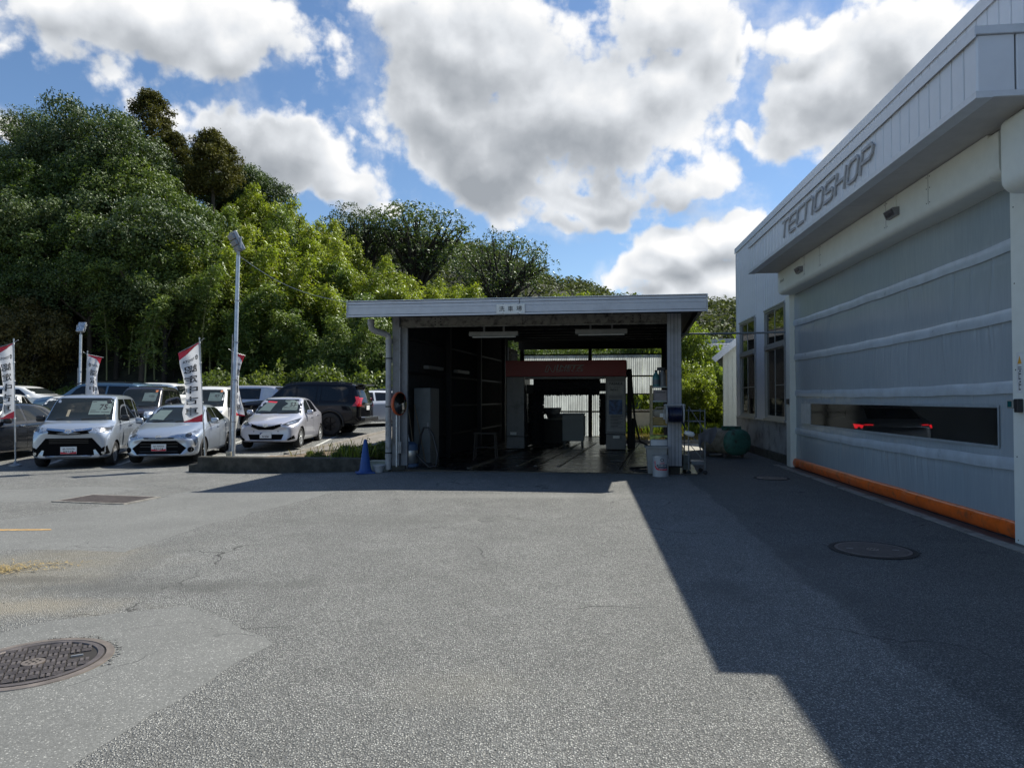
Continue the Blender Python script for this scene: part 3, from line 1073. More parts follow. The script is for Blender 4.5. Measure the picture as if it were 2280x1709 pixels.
# roller housing, motor cover, posts
def ext_s(name, prof, s0, s1, m, parent, smooth=35):
    """profile [(p, z)] extruded along the wall"""
    n = len(prof)
    b_ = MB()
    b_.add([(p, s, z) for s in (s0, s1) for p, z in prof], [tuple(range(n)), tuple(range(n, 2 * n))[::-1]] + [(i, (i + 1) % n, (i + 1) % n + n, i + n) for i in range(n)])
    return b_.build(name, m, parent, smooth)
arc = lambda cx, cz, r, a0, a1, n=7: [(cx + r * math.cos(R(a0 + (a1 - a0) * i / n)), cz + r * math.sin(R(a0 + (a1 - a0) * i / n))) for i in range(n + 1)]
prof = [(4.6, 4.275), (4.2, 4.275)] + arc(4.29, 3.875, .09, 180, 270) + [(4.6, 3.785)]
housing = ext_s('door_housing', prof, 7.64, 15.57, M_cream, shop)
prof2 = [(4.6, 4.26)] + arc(4.245, 4.215, .05, 90, 180, 4) + arc(4.285, 3.885, .09, 180, 270) + [(4.6, 3.795)]
ext_s('end_cap', prof2, 7.44, 7.638, M_cream, housing)
for s in (8.9, 10.1, 12.85, 13.75):
    mb = MB(); mb.box(4.1985, 4.2, s, s + .006, 3.9, 4.27); mb.build('seam', M_joint, housing)
    mb = MB()
    for ds in (-.035, .045):
        for z in (3.92, 4.1, 4.24):
            mb.lathe([(.007, 0), (.006, .004)], 8, Matrix.Translation((4.2, s + ds, z)) @ Matrix.Rotation(R(-90), 4, 'Y'))
    mb.build('screw', M_black, housing)
for s in (9.83, 13.97):
    mb = MB()
    Mx = Matrix.Translation((4.199, s, 4.04))
    mb.add([Mx @ Vector(p) for p in ((0, -.15, .055), (0, .15, .055), (0, .15, -.055), (0, -.15, -.055), (-.09, -.15, .045), (-.09, .15, .045), (-.05, .15, -.055), (-.05, -.15, -.055))],
           [(0, 1, 2, 3), (4, 5, 6, 7), (0, 1, 5, 4), (1, 2, 6, 5), (2, 3, 7, 6), (3, 0, 4, 7)])
    se = mb.build('motion_sensor', mat('sensor body', (0.16, 0.16, 0.17), .3, var=.1), housing)
    mb = MB()
    mb.add([Mx @ Vector(p) for p in ((-.0925, -.12, .03), (-.0925, .12, .03), (-.0585, .12, -.045), (-.0585, -.12, -.045))], [(0, 1, 2, 3)])
    mb.build('lens', mat('sensor lens', (0.03, 0.035, 0.05), .06), se)
    mb = MB()
    mb.tube([(4.19, s - .05, 4.09), (4.19, s - .05, 4.2), (4.19, s - .05, 4.27), (4.3, s - .05, 4.283)], .011, 8)
    mb.build('conduit', M_cream, se, 40)
mb = text_mb('Smooth', lambda x_, y_: (4.1985, 15.28 - x_, 4.06 + y_), w=.3, shear=.3)
mb.build('lettering', M_print, housing)

prof3 = [(4.5, 4.27)] + arc(4.18, 4.19, .08, 90, 180, 5) + arc(4.23, 3.66, .13, 180, 270, 7) + [(4.5, 3.53)]
motor = ext_s('motor_cover', prof3, 6.6, 7.23, M_cream, shop)
ext_s('cover_lid', [(4.4, 4.2)] + arc(4.21, 4.13, .07, 90, 180, 5) + arc(4.25, 3.76, .11, 180, 270, 7) + [(4.4, 3.65)], 7.231, 7.25, M_cream, motor)
def post(s0, s1):
    mb = MB()
    mb.bbox(4.43, 4.615, s0, s1, 0, 3.786, .008)
    return mb.build('door_post', M_cream, shop)
pn = post(7.36, 7.68)
pf = post(15.57, 15.86)
mb = MB()
for z in (.04, .9, 1.8, 2.7, 3.5):
    mb.lathe([(.008, 0), (.007, .003)], 8, Matrix.Translation((4.43, 7.62, z)) @ Matrix.Rotation(R(-90), 4, 'Y'))
mb.build('screw', M_black, pn)
mb = MB(); mb.box(4.4275, 4.4295, 7.5, 7.6, 1.56, 1.98)
ws = mb.build('warning_sticker', mat('white sticker', (.72, .73, .72), .5), pn)
mb = MB(); mb.add([(4.427, 7.585, 1.86), (4.427, 7.515, 1.86), (4.427, 7.55, 1.945)], [(0, 1, 2)])
mb.build('triangle', mat('amber print', (.75, .38, .03), .5), ws)
mb = MB()
for z0 in (1.70, 1.59):
    mb.box(4.4265, 4.427, 7.535, 7.57, z0, z0 + .012); mb.box(4.4265, 4.427, 7.56, 7.568, z0, z0 + .08); mb.box(4.4265, 4.427, 7.53, 7.56, z0 + .05, z0 + .062)
    mb.lathe([(.011, 0), (.0, .0004)], 10, Matrix.Translation((4.4268, 7.545, z0 + .085)) @ Matrix.Rotation(R(-90), 4, 'Y'), False, False)
for z0 in (1.82, 1.80): mb.box(4.4265, 4.427, 7.52, 7.58, z0, z0 + .008)
mb.build('pictogram', M_print, ws)
mb = MB(); mb.bbox(4.37, 4.428, 7.5, 7.56, 1.36, 1.5, .006)
pc = mb.build('photo_cell', M_black, pn)
mb = MB(); mb.bbox(4.36, 4.425, 7.561, 7.66, 1.4, 1.49, .006)
mb.build('cell_head', mat('cell head', (.28, .28, .25), .5), pc)
mb = MB(); mb.box(4.357, 4.3595, 7.575, 7.645, 1.415, 1.475)
mb.build('lens', mat('teal lens', (.01, .09, .10), .2), pc)
mb = MB(); mb.bbox(4.40, 4.428, 15.62, 15.75, 1.38, 1.5, .006)
mb.build('photo_cell', M_black, pf)

# the curtain: one sheet of PVC with crumples, pockets and a clear strip
def door_mat():
    m = bpy.data.materials.new('grey door sheet')
    m.use_nodes = True
    t = m.node_tree
    b = NB(t)
    p = t.nodes['Principled BSDF']
    tc = b.node('ShaderNodeTexCoord')
    P = tc.outputs['Object']
    mp = b.node('ShaderNodeMapping')
    b.put(mp.inputs[0], P)
    mp.inputs['Scale'].default_value = (1, 9, 0.8)
    st, _ = b.noise(mp.outputs[0], 3.2, 6, 0.6)
    lo, _ = b.noise(P, 0.8, 4, 0.5)
    weave = b.node('ShaderNodeTexBrick')
    c = b.mix(b.smooth(st, 0.3, 0.75), (0.345, 0.39, 0.42), (0.385, 0.43, 0.46))
    c = b.mix(b.smooth(lo, 0.3, 0.7), c, b.mix(1.0, c, (0.88, 0.92, 0.94), 'MULTIPLY'))
    b.put(p.inputs['Base Color'], c)
    b.put(p.inputs['Roughness'], b.m('MULTIPLY_ADD', lo, 0.16, 0.15))
    t.nodes.remove(weave)
    fine, _ = b.noise(P, 400.0, 2, 0.5)
    bn = b.node('ShaderNodeBump')
    bn.inputs['Strength'].default_value = 0.02
    bn.inputs['Distance'].default_value = 0.004
    b.put(bn.inputs['Height'], b.m('MULTIPLY_ADD', fine, 0.12, st))
    b.put(p.inputs['Normal'], bn.outputs[0])
    return m
M_door = door_mat()
BANDS = [3.15, 2.40, 1.62, 0.80]
WIN = (8.13, 14.5, 0.98, 1.40)
DP = 4.545
rw = np.random.RandomState(4)
wr = []
for _ in range(300):   # vertical crumples: position, width, amplitude, which band they hang from, length
    k = rw.choice([0, 1, 1, 2, 2, 2, 3, 3, 3, 3])
    wr.append((rw.uniform(7.75, 15.5) if k < 2 else 15.5 - 7.6 * rw.beta(1.1, 1.7), rw.uniform(.014, .034), rw.uniform(-.010, .010), BANDS[k], rw.uniform(.12, .62)))
NS, NZ = 900, 84
S_ = np.linspace(7.66, 15.59, NS)
Z_ = np.linspace(0.10, 3.86, NZ)
SS, ZZ = np.meshgrid(S_, Z_)
off = .010 * np.sin(SS * 1.3 + ZZ * .7) + .006 * np.sin(SS * 3.1 - ZZ * 2.0)
for s, w_, a, zb, L in wr:
    d = zb - ZZ
    env = np.where(d > 0, np.exp(-(d / L) ** 2), np.exp(-(d / .08) ** 2))
    off += a * np.exp(-((SS - s - .04 * np.sin(ZZ * 5 + s)) / w_) ** 2) * env
for zb in BANDS:
    sag = zb - .03 * np.sin((SS - 7.66) / 7.93 * math.pi)
    off -= .014 * np.exp(-((ZZ - sag) / .045) ** 2) - .008 * np.exp(-((ZZ - sag + .09) / .03) ** 2)
inwin = (SS > WIN[0] - .06) & (SS < WIN[1] + .06) & (ZZ > WIN[2] - .05) & (ZZ < WIN[3] + .05)
off = np.where(inwin, off * .15, off)
vs = np.stack([DP + off, SS, ZZ], -1).reshape(-1, 3)
fs = []
for j in range(NZ - 1):
    zc = (Z_[j] + Z_[j + 1]) / 2
    for i in range(NS - 1):
        sc = (S_[i] + S_[i + 1]) / 2
        if WIN[0] < sc < WIN[1] and WIN[2] < zc < WIN[3]:
            continue
        k = j * NS + i
        fs.append((k, k + 1, k + NS + 1, k + NS))
me = bpy.data.meshes.new('roll_door')
me.from_pydata([tuple(v) for v in vs], [], fs)
me.polygons.foreach_set('use_smooth', [True] * len(fs))
door = link('roll_door', me, M_door, shop)
# pockets: translucent-looking ridges lying on the sheet
M_pocket = mat('door pocket seam', (0.48, 0.54, 0.59), 0.3, var=.10, vscale=4, bump=.3, bscale=14)
for zb in BANDS:
    b_ = MB()
    vs, fs = [], []
    n = 90
    pr = [(-.018, -.062), (-.0225, -.03), (-.026, -.004), (-.025, .02), (-.020, .05), (-.013, .072)]
    for i in range(n + 1):
        s = 7.67 + 7.91 * i / n
        sag = zb - .03 * math.sin((s - 7.66) / 7.93 * math.pi) + .004 * math.sin(s * 5)
        dd = .010 * math.sin(s * 1.3 + zb * .7) + .006 * math.sin(s * 3.1 - zb * 2)
        vs += [(DP + dd + a, s, sag + c) for a, c in pr]
    for i in range(n):
        for k in range(len(pr) - 1):
            q = i * len(pr) + k
            fs.append((q, q + 1, q + len(pr) + 1, q + len(pr)))
    b_.add(vs, fs)
    b_.build('pocket', M_pocket, door, 60)
mb = MB(); mb.box(DP - .012, DP - .008, WIN[0] - .02, WIN[1] + .02, WIN[2] - .02, WIN[3] + .02)
mb.build('window_strip', M_vinyl, door)
mb = MB()
for a in ((WIN[0] - .03, WIN[1] + .03, WIN[3], WIN[3] + .03), (WIN[0] - .03, WIN[1] + .03, WIN[2] - .03, WIN[2]), (WIN[0] - .03, WIN[0], WIN[2], WIN[3]), (WIN[1], WIN[1] + .03, WIN[2], WIN[3])):
    mb.box(DP - .016, DP - .0125, *a)
mb.build('window_border', mat('strip border', (.30, .34, .365), .35), door)
mb = MB(); mb.box(DP - .018, DP - .0165, 14.53, 15.12, WIN[2], WIN[3])
mb.build('frosted_patch', mat('frosted patch', (.60, .61, .58), .5, var=.12, vscale=9, bump=.5, bscale=30), door)
# orange bottom bar
pr = [(.03, .20)] + [(-.055 * math.sin(R(a)) * (1.0) - .01, .105 + .095 * math.cos(R(a))) for a in range(10, 171, 16)] + [(.03, .012)]
b_ = MB()
vs, fs = [], []
n = 120
q_ = random.Random(9)
ph = [q_.uniform(0, 6) for _ in range(4)]
for i in range(n + 1):
    s = 7.69 + 7.87 * i / n
    dent = sum(math.exp(-((s - c) / w_) ** 2) * a for c, w_, a in ((10.45, .12, .014), (8.7, .2, .008), (12.6, .25, .007), (15.2, .1, .016), (8.0, .1, .012)))
    for k, (a, c) in enumerate(pr):
        ww = math.sin(math.pi * k / (len(pr) - 1))
        vs.append((DP + a + ww * (dent + .004 * math.sin(s * 2.2 + ph[0]) + .002 * math.sin(s * 7 + ph[1])), s, c + .005 * math.sin(s * 1.4 + ph[2]) * ww))
for i in range(n):
    for k in range(len(pr) - 1):
        a = i * len(pr) + k
        fs.append((a, a + 1, a + len(pr) + 1, a + len(pr)))
b_.add(vs, fs)
b_.build('bottom_bar', mat('orange vinyl', (0.72, 0.125, 0.012), 0.30, var=.16, vscale=5, spec=.55, dirt=(.30, .085, .03), dscale=6, damt=.55), door, 60)
mb = MB(); mb.box(DP - .03, DP + .06, 7.69, 15.56, .004, .03)
mb.build('rubber_seal', M_rubber, door)
mb = MB()
mb.bbox(4.2, 4.33, 7.0, 16.1, -.05, .012, .004)
mb.build('threshold', M_concrete, shop)
mb = MB(); mb.box(4.331, 4.62, 7.0, 16.0, -.05, .006)
mb.build('door_channel', mat('wet channel', (.05, .05, .05), .5, var=.3), shop)

# ------------------------------------------------------------------ things beside and behind the building
# green oil tank
tp = on_ground(1580 * K, 985 * K)
M_tank = mat('weathered green paint', (0.055, 0.17, 0.13), 0.6, var=.2, vscale=5, dirt=(0.05, 0.035, 0.02), dscale=4.5, damt=.75)
M_tankw = mat('faded tank skin', (0.30, 0.26, 0.20), 0.75, var=.25, vscale=6, dirt=(0.12, 0.09, 0.05), dscale=5, damt=.7)
tank = thing('oil_tank', 'rusty green oval oil tank lying beside the workshop wall', 'tank', (5.72, 17.35, 0), R(22))
ax = [(math.copysign(abs(math.cos(a)) ** .85, math.cos(a)) * .40, math.copysign(abs(math.sin(a)) ** .85, math.sin(a)) * .335) for a in [2 * math.pi * k / 36 for k in range(36)]]
def ell_loft(secs):
    b_ = MB()
    vs = [(x * s_, y, .40 + z * s_) for y, s_ in secs for x, z in ax]
    n = 36
    fs = [(i * n + k, i * n + (k + 1) % n, (i + 1) * n + (k + 1) % n, (i + 1) * n + k) for i in range(len(secs) - 1) for k in range(n)]
    fs += [tuple(range(n)), tuple(range((len(secs) - 1) * n, len(secs) * n))]
    return b_.add(vs, fs)
ell_loft([(-.02, .965), (.0, .97), (1.0, .97)]).build('shell', M_tankw, tank, 40)
ell_loft([(-.13, .55), (-.10, .82), (-.05, .97), (-.021, 1.0), (.05, 1.0)]).build('end_cap', M_tank, tank, 50)
mb = MB(); mb.box(-.2, .14, .02, .36, .70, .80); mb.build('fill_box', M_tank, tank)
for y in (.15, .85):
    mb = MB()
    mb.box(-.3, .3, y - .04, y + .04, .06, .12); mb.box(-.3, -.25, y - .04, y + .04, 0, .06); mb.box(.25, .3, y - .04, y + .04, 0, .06)
    mb.build('cradle', M_iron, tank)

# service pipe spanning from the shed to the workshop
M_pipe = mat('grey service pipe', (.22, .24, .25), .5, .3)
mb = MB()
a, c = Vector((3.55, 15.6, 2.98)), Vector((6.32, 15.55, 3.02))
mb.tube([a, a.lerp(c, .35) - Vector((0, 0, .01)), a.lerp(c, .7) - Vector((0, 0, .008)), c], .022, 8)
tag(mb.build('service_pipe', M_pipe, None, 40), 'thin grey pipe running overhead from the wash shed to the workshop', 'pipe')

# pale annex behind the far corner
annex = thing('annex_building', 'pale green-white annex with a sloping roof behind the far workshop corner', 'building', (7.48, 24.2, 0), R(-19))
M_annex = mat('pale green siding', (.60, .64, .58), .6, var=.04)
mb = MB()
mb.add([(0, 0, 0), (4, 0, 0), (4, 0, 5.2), (2.6, 0, 5.2), (0, 0, 3.05), (0, 6, 0), (4, 6, 0), (4, 6, 5.2), (2.6, 6, 5.2), (0, 6, 3.05)],
       [(0, 1, 2, 3, 4), (9, 8, 7, 6, 5), (0, 4, 9, 5), (1, 6, 7, 2)])
mb.build('wall', M_annex, annex)
mb = MB()
for k in range(16):
    mb.box(.02 + k * .16, .035 + k * .16, -.012, -.001, .02, 3.0)
mb.build('siding_rib', M_annex, annex)
mb = MB()
mb.bar((-.28, 2.9, 2.93), (2.65, 2.9, 5.36), 6.4, .12)
mb.build('roof', mat('annex roof', (.20, .19, .20), .5, .3, var=.1), annex)
mb = MB(); mb.bar((-.3, -.33, 2.86), (2.65, -.33, 5.30), .03, .2); mb.build('barge_board', M_cap, annex)

# ------------------------------------------------------------------ car-wash shed
FA, DA = R(8.0), R(12.0)
WO = Vector((-2.52, 14.40, 0.0))            # front left column foot
FX = Vector((math.cos(FA), -math.sin(FA), 0))
DX = Vector((math.sin(DA), math.cos(DA), 0))
def W(a, d, z):
    """a along the front from the left column, d into the shed"""
    return WO + FX * a + DX * d + Vector((0, 0, z))
def Wb(mb, a0, a1, d0, d1, z0, z1):
    vs = [W(a, d, z) for z in (z0, z1) for d in (d0, d1) for a in (a0, a1)]
    return mb.add(vs, [(0, 2, 3, 1), (4, 5, 7, 6), (0, 1, 5, 4), (2, 6, 7, 3), (0, 4, 6, 2), (1, 3, 7, 5)])
M_shed = mat('shed aluminium fascia', (0.52, 0.53, 0.56), 0.4, 0.1, var=.05, bump=.05, bscale=80, dirt=(.43, .435, .46), dscale=1.2, damt=.4)
M_steel = mat('grey painted steel', (0.20, 0.205, 0.215), 0.55, .1, var=.12, dirt=(.10, .09, .08), dscale=3, damt=.6)
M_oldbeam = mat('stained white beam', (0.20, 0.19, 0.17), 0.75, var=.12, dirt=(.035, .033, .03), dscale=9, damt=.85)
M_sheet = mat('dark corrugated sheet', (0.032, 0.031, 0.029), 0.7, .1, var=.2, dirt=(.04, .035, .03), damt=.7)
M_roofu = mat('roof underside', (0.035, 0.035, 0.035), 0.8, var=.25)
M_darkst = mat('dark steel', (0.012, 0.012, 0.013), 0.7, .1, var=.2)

def translucent(name, col, rough=.5):
    m = bpy.data.materials.new(name)
    m.use_nodes = True
    t = m.node_tree
    b = NB(t)
    p = t.nodes['Principled BSDF']
    tc = b.node('ShaderNodeTexCoord')
    f, _ = b.noise(tc.outputs['Object'], 1.3, 6, .65)
    mp = b.node('ShaderNodeMapping')
    b.put(mp.inputs[0], tc.outputs['Object'])
    mp.inputs['Scale'].default_value = (6, 6, .35)
    f2, _ = b.noise(mp.outputs[0], 1.4, 5, .6)
    c = b.mix(b.smooth(b.m('MULTIPLY_ADD', f2, .6, b.m('MULTIPLY', f, .4)), .35, .65), tuple(x * .55 for x in col), col)
    b.put(p.inputs['Base Color'], c)
    p.inputs['Roughness'].default_value = rough
    tl = b.node('ShaderNodeBsdfTranslucent')
    b.put(tl.inputs[0], c)
    mx = b.node('ShaderNodeMixShader')
    mx.inputs[0].default_value = .62
    b.put(mx.inputs[1], p.outputs[0])
    b.put(mx.inputs[2], tl.outputs[0])
    b.put(t.nodes['Material Output'].inputs[0], mx.outputs[0])
    MATS[name] = m
    return m
M_pvc = translucent('translucent corrugated sheet', (.74, .79, .78))

shed = thing('car_wash_shed', 'open-fronted grey car wash shed with a flat fascia and a small sign', 'building', (0, 0, 0))
AW = 5.67           # clear width to the right column's left edge
AR = AW + .28       # right outer edge
DB = 12.9           # back wall
RS = .035           # roof climbs to the rear
rz = lambda d: 3.36 + RS * (d + .9)

# fascia in three long panels with dark recesses, cap and end trims
F0, F1, FD = -.57, 6.38, -.92
mb = MB(); Wb(mb, F0 + .01, F1 - .01, FD + .03, FD + .06, 3.12, 3.42)
fas = mb.build('fascia', M_joint, shed)
for a0, a1 in ((F0, F0 + 3.45), (F0 + 3.456, F1)):
    for z0, z1, o_ in ((3.125, 3.165, 0), (3.174, 3.30, .006), (3.303, 3.365, .004), (3.374, 3.42, 0)):
        mb = MB(); Wb(mb, a0 + .003, a1 - .003, FD + o_, FD + .029, z0, z1)
        mb.build('fascia_strip', M_shed, fas)
mb = MB()
Wb(mb, F0 - .02, F0 - .001, FD - .012, FD + .10, 3.11, 3.435); Wb(mb, F1 + .001, F1 + .02, FD - .012, FD + .10, 3.11, 3.435)
mb.build('end_trim', M_shed, fas)
mb = MB(); Wb(mb, F0 - .02, F1 + .02, FD - .01, FD + .12, 3.436, 3.448); mb.build('cap', M_cap, fas)
# sign
mb = MB(); Wb(mb, 2.44, 2.99, FD - .022, FD - .008, 3.14, 3.325)
sg = mb.build('sign_board', mat('sign board', (.74, .74, .70), .5, var=.04, dirt=(.60, .59, .55), damt=.4), shed)
mb = MB()
for i, ch in enumerate('洗車場'):
    cx_ = 2.545 + i * .168
    text_mb(ch, lambda x_, y_, c=cx_: W(c + x_, FD - .0235, 3.232 + y_), h=.105, offset=.012, mbuf=mb)
mb.build('lettering', mat('weathered sign print', (.05, .05, .05), .6, var=.3, dirt=(.50, .49, .46), dscale=14, damt=.25), sg)
mb = MB()
for a in (2.57, 2.86):
    for z in (3.145, 3.32):
        mb.lathe([(.008, 0), (.006, .004)], 8, Matrix.Translation(W(a, FD - .022, z)) @ Matrix.Rotation(R(90), 4, 'X'))
mb.build('screw', M_black, sg)

# roof sheet and purlins
mb = MB()
vs = [W(a, d, rz(d) + dz) for dz in (0, .06) for d in (FD + .06, DB + .5) for a in (F0 + .05, F1 - .05)]
mb.add(vs, [(0, 2, 3, 1), (4, 5, 7, 6), (0, 1, 5, 4), (2, 6, 7, 3), (0, 4, 6, 2), (1, 3, 7, 5)])
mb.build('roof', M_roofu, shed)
for i in range(9):
    d = .9 + i * 1.45
    mb = MB(); Wb(mb, 0, AR, d, d + .07, rz(d) - .12, rz(d) - .002)
    mb.build('purlin', M_darkst, shed)
mb = MB()
for k in range(26):
    a = .12 + k * .24
    mb.add([W(a, FD + .2, rz(FD) - .03), W(a + .05, FD + .2, rz(FD) - .03), W(a + .05, DB, rz(DB) - .04), W(a, DB, rz(DB) - .04)], [(0, 1, 2, 3)])
tag(mb.build('deck_rib', M_darkst, shed))
# eave soffit boards at either side
mb = MB()
for a0, a1 in ((F1 - .10, F1 - .03),):
    vs = [W(a, d, rz(d) - zz) for zz in (.18, 0.0) for d in (FD + .1, DB) for a in (a0, a1)]
    mb.add(vs, [(0, 2, 3, 1), (4, 5, 7, 6), (0, 1, 5, 4), (2, 6, 7, 3), (0, 4, 6, 2), (1, 3, 7, 5)])
mb.build('eave_board', M_steel, shed)
mb = MB()
vs = [W(a, d, rz(d) - zz) for zz in (.05, 0.02) for d in (FD + .1, DB) for a in (AR + .02, F1 - .11)]
mb.add(vs, [(0, 2, 3, 1), (4, 5, 7, 6), (0, 1, 5, 4), (2, 6, 7, 3), (0, 4, 6, 2), (1, 3, 7, 5)])
mb.build('eave_soffit', M_oldbeam, shed)

# front beam
mb = MB()
Wb(mb, .14, 2.68, .06, .2, 3.02, 3.22); Wb(mb, 2.72, AW + .02, .06, .2, 3.02, 3.22)
Wb(mb, .14, AW + .02, .0, .055, 3.0, 3.022); Wb(mb, 2.65, 2.75, .04, .058, 3.023, 3.22)
beam = mb.build('front_beam', M_oldbeam, shed)
mb = MB()
for a in (.9, 1.02, 5.0, 5.15):
    for z in (3.06, 3.12, 3.18):
        mb.lathe([(.016, 0), (.012, .012)], 6, Matrix.Translation(W(a, .06, z)) @ Matrix.Rotation(R(90), 4, 'X'))
mb.build('bolt', M_darkst, beam)

# columns
mb = MB()
Wb(mb, .0, .15, -.02, .22, 0, 3.25)
Wb(mb, .16, .30, .06, .12, 0, 3.0)
mb.build('column', M_steel, shed)
mb = MB()
Wb(mb, AW, AR, 0, .32, .16, 3.3)
M_colm = mat('column sheet', (.30, .305, .325), .5, .15, var=.06, dirt=(.22, .22, .22), dscale=2, damt=.5)
colr = mb.build('column', M_joint, shed)
for a0, a1 in ((.005, .07), (.076, .128), (.134, .150), (.156, .208), (.214, .275)):
    mb = MB(); Wb(mb, AW + a0, AW + a1, -.014, -.001, .17, 3.2)
    mb.build('column_strip', M_colm, colr)
mb = MB(); Wb(mb, AW - .01, AR + .012, -.03, .33, .14, .169); mb.build('base_trim', M_darkst, colr)
mb = MB(); Wb(mb, AW + .02, AR - .04, -.01, .3, -.05, .139); mb.build('footing', M_dirtycon, colr)
mb = MB(); Wb(mb, .01, .29, -.05, .24, -.05, .10); mb.build('footing', M_dirtycon, shed)

# downpipe with elbow
M_pvcpipe = mat('grey downpipe', (.36, .36, .36), .45, var=.08, dirt=(.20, .19, .17), dscale=5, damt=.6)
mb = MB()
mb.tube([W(-.33, -.35, 3.14), W(-.33, -.35, 3.02)], .072, 12)
mb.tube([W(-.33, -.35, 3.03), W(-.325, -.33, 2.96), W(-.28, -.28, 2.915), W(-.12, -.10, 2.86), W(-.08, -.06, 2.83), W(-.065, -.05, 2.76), W(-.065, -.05, 2.0), W(-.065, -.05, 1.0), W(-.065, -.05, .02)], .064, 12)
for z in (2.74, .34):
    mb.tube([W(-.065, -.05, z), W(-.065, -.05, z - .07)], .072, 12)
dpipe = mb.build('downpipe', M_pvcpipe, shed, 50)
for z in (2.36, 1.35, .38):
    mb = MB(); mb.tube([W(-.065, -.05, z), W(-.065, -.05, z - .025)], .069, 12); mb.bar(W(-.065, .0, z - .012), W(.06, .0, z - .012), .02)
    mb.build('bracket', M_darkst, dpipe)
# conduits by the left column
mb = MB()
mb.tube([W(.17, -.03, 3.0), W(.17, -.03, .55)], .012, 8)
mb.bar(W(.17, -.03, .6), W(.17, -.03, .36), .07, .06)
mb.build('conduit', M_pvcpipe, shed, 40)

# corrugated side walls
def corr(a_of, d0, d1, z0, z1, pitch=.076, amp=.012, along='d', fix=0.0):
    b_ = MB()
    L = d1 - d0
    n = int(L / pitch * 4)
    vs, fs = [], []
    for i in range(n + 1):
        d = d0 + L * i / n
        o_ = amp * (1, 0, -1, 0)[i % 4]
        for z in (z0, min(z1, rz(d if along == 'd' else DB) - .005)):
            vs.append(W(fix + o_, d, z) if along == 'd' else W(d, fix + o_, z))
        if i: fs.append((2 * i - 2, 2 * i, 2 * i + 1, 2 * i - 1))
    return b_.add(vs, fs)
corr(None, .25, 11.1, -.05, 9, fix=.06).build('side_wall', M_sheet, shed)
for z in (.55, 1.3, 2.05, 2.8):
    mb = MB(); Wb(mb, .08, .13, .25, 11.1, z, z + .05); mb.build('girt', M_darkst, shed)
for i in range(2):
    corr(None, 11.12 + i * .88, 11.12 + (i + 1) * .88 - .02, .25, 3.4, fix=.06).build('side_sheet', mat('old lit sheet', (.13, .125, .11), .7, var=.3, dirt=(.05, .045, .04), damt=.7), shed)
for z in (.3, 1.0, 1.72, 2.45, 3.2):
    mb = MB(); Wb(mb, .10, .14, 11.12, DB, z, z + .035); mb.build('girt', M_darkst, shed)
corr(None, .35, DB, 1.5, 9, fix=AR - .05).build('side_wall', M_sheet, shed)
for d in (3.2, 6.3, 9.6, DB):
    for a in (.16, AR - .22):
        mb = MB(); Wb(mb, a, a + .12, d, d + .12, 0, rz(d) - .13); mb.build('column', M_darkst, shed)
# back wall: frame and clear sheets
mb = MB()
Wb(mb, .1, AR, DB - .04, DB + .06, 3.44, rz(DB) - .01)
for z in (3.20, 2.36, 1.66, .98):
    Wb(mb, .2, AR - .1, DB - .03, DB + .03, z, z + .05)
for a in (2.85,):
    Wb(mb, a, a + .13, DB - .05, DB + .05, 0, 3.8)
Wb(mb, AR - .30, AR - .1, DB - .02, DB + .06, 1.6, 3.7)
Wb(mb, AR - .25, AR - .14, DB - .5, DB - .4, 0, 3.8)
Wb(mb, .2, .32, DB - .05, DB + .05, 0, 3.8)
mb.build('back_frame', M_darkst, shed)
SH = [(.33, 1.58), (1.59, 2.84), (2.99, 3.95), (3.96, 4.92), (4.93, AR - .31)]
for i, (a0, a1) in enumerate(SH):
    for z0, z1 in ((2.41, 3.195), (1.71, 2.35), (1.03, 1.65), (.06, .97)):
        if i >= 3 and z1 < 1.7:
            continue
        corr(None, a0, a1, z0, z1, along='a', fix=DB + .045, pitch=.07).build('clear_sheet', M_pvc, shed)

# floor slab and gutter rails
M_wet = mat('wet concrete floor', (0.022, 0.022, 0.0215), 0.28, var=.45, vscale=1.2, bump=.12, bscale=18, rvar=.35, spec=.6, dirt=(.02, .02, .02), dscale=1.5, damt=.8)
mb = MB(); Wb(mb, .02, AR + .3, -.04, DB + .6, -.06, .022)
mb.build('floor_slab', M_wet, shed)
M_rail = mat('wet steel rail', (.05, .05, .05), .35, .4, var=.2)
def rail(a0, a1, d0=.35, d1=10.5):
    mb = MB()
    for o_ in (-.035, .035):
        mb.bar(W(a0 + o_, d0, .035), W(a1 + o_, d1, .035), .018, .05)
    mb.bar(W(a0, d0, .03), W(a1, d1, .03), .03, .02)
    return mb.build('guide_rail', M_rail, shed)
rail(1.55, 1.75)
rail(4.72, 4.85)
for a0 in (2.45, 2.85, 3.35):
    mb = MB()
    mb.bar(W(a0, 1.0, .03), W(a0 + .1, 9.0, .03), .07, .03)
    mb.build('wheel_guide', M_rail, shed)

# fluorescent fittings
for a0, a1, z, d in ((1.42, 2.5, 2.93, .8), (3.75, 4.85, 2.95, .8)):
    mb = MB(); Wb(mb, a0, a1, d, d + .16, z - .05, z + .04)
    Wb(mb, a0 + .3, a0 + .34, d + .06, d + .09, z + .041, 3.3); Wb(mb, a1 - .34, a1 - .3, d + .06, d + .09, z + .041, 3.36)
    lp = mb.build('light_fitting', mat('fitting enamel', (.22, .22, .21), .5), shed)
    mb = MB(); mb.tube([W(a0 + .06, d + .08, z - .07), W(a1 - .06, d + .08, z - .07)], .016, 10); mb.build('tube', mat('dead lamp tube', (.55, .56, .55), .3), lp)
for d in (1.6, 4.0):
    mb = MB(); Wb(mb, .12, .24, d, d + 1.15, 2.2, 2.28)
    mb.build('light_fitting', MATS['fitting enamel'], shed)

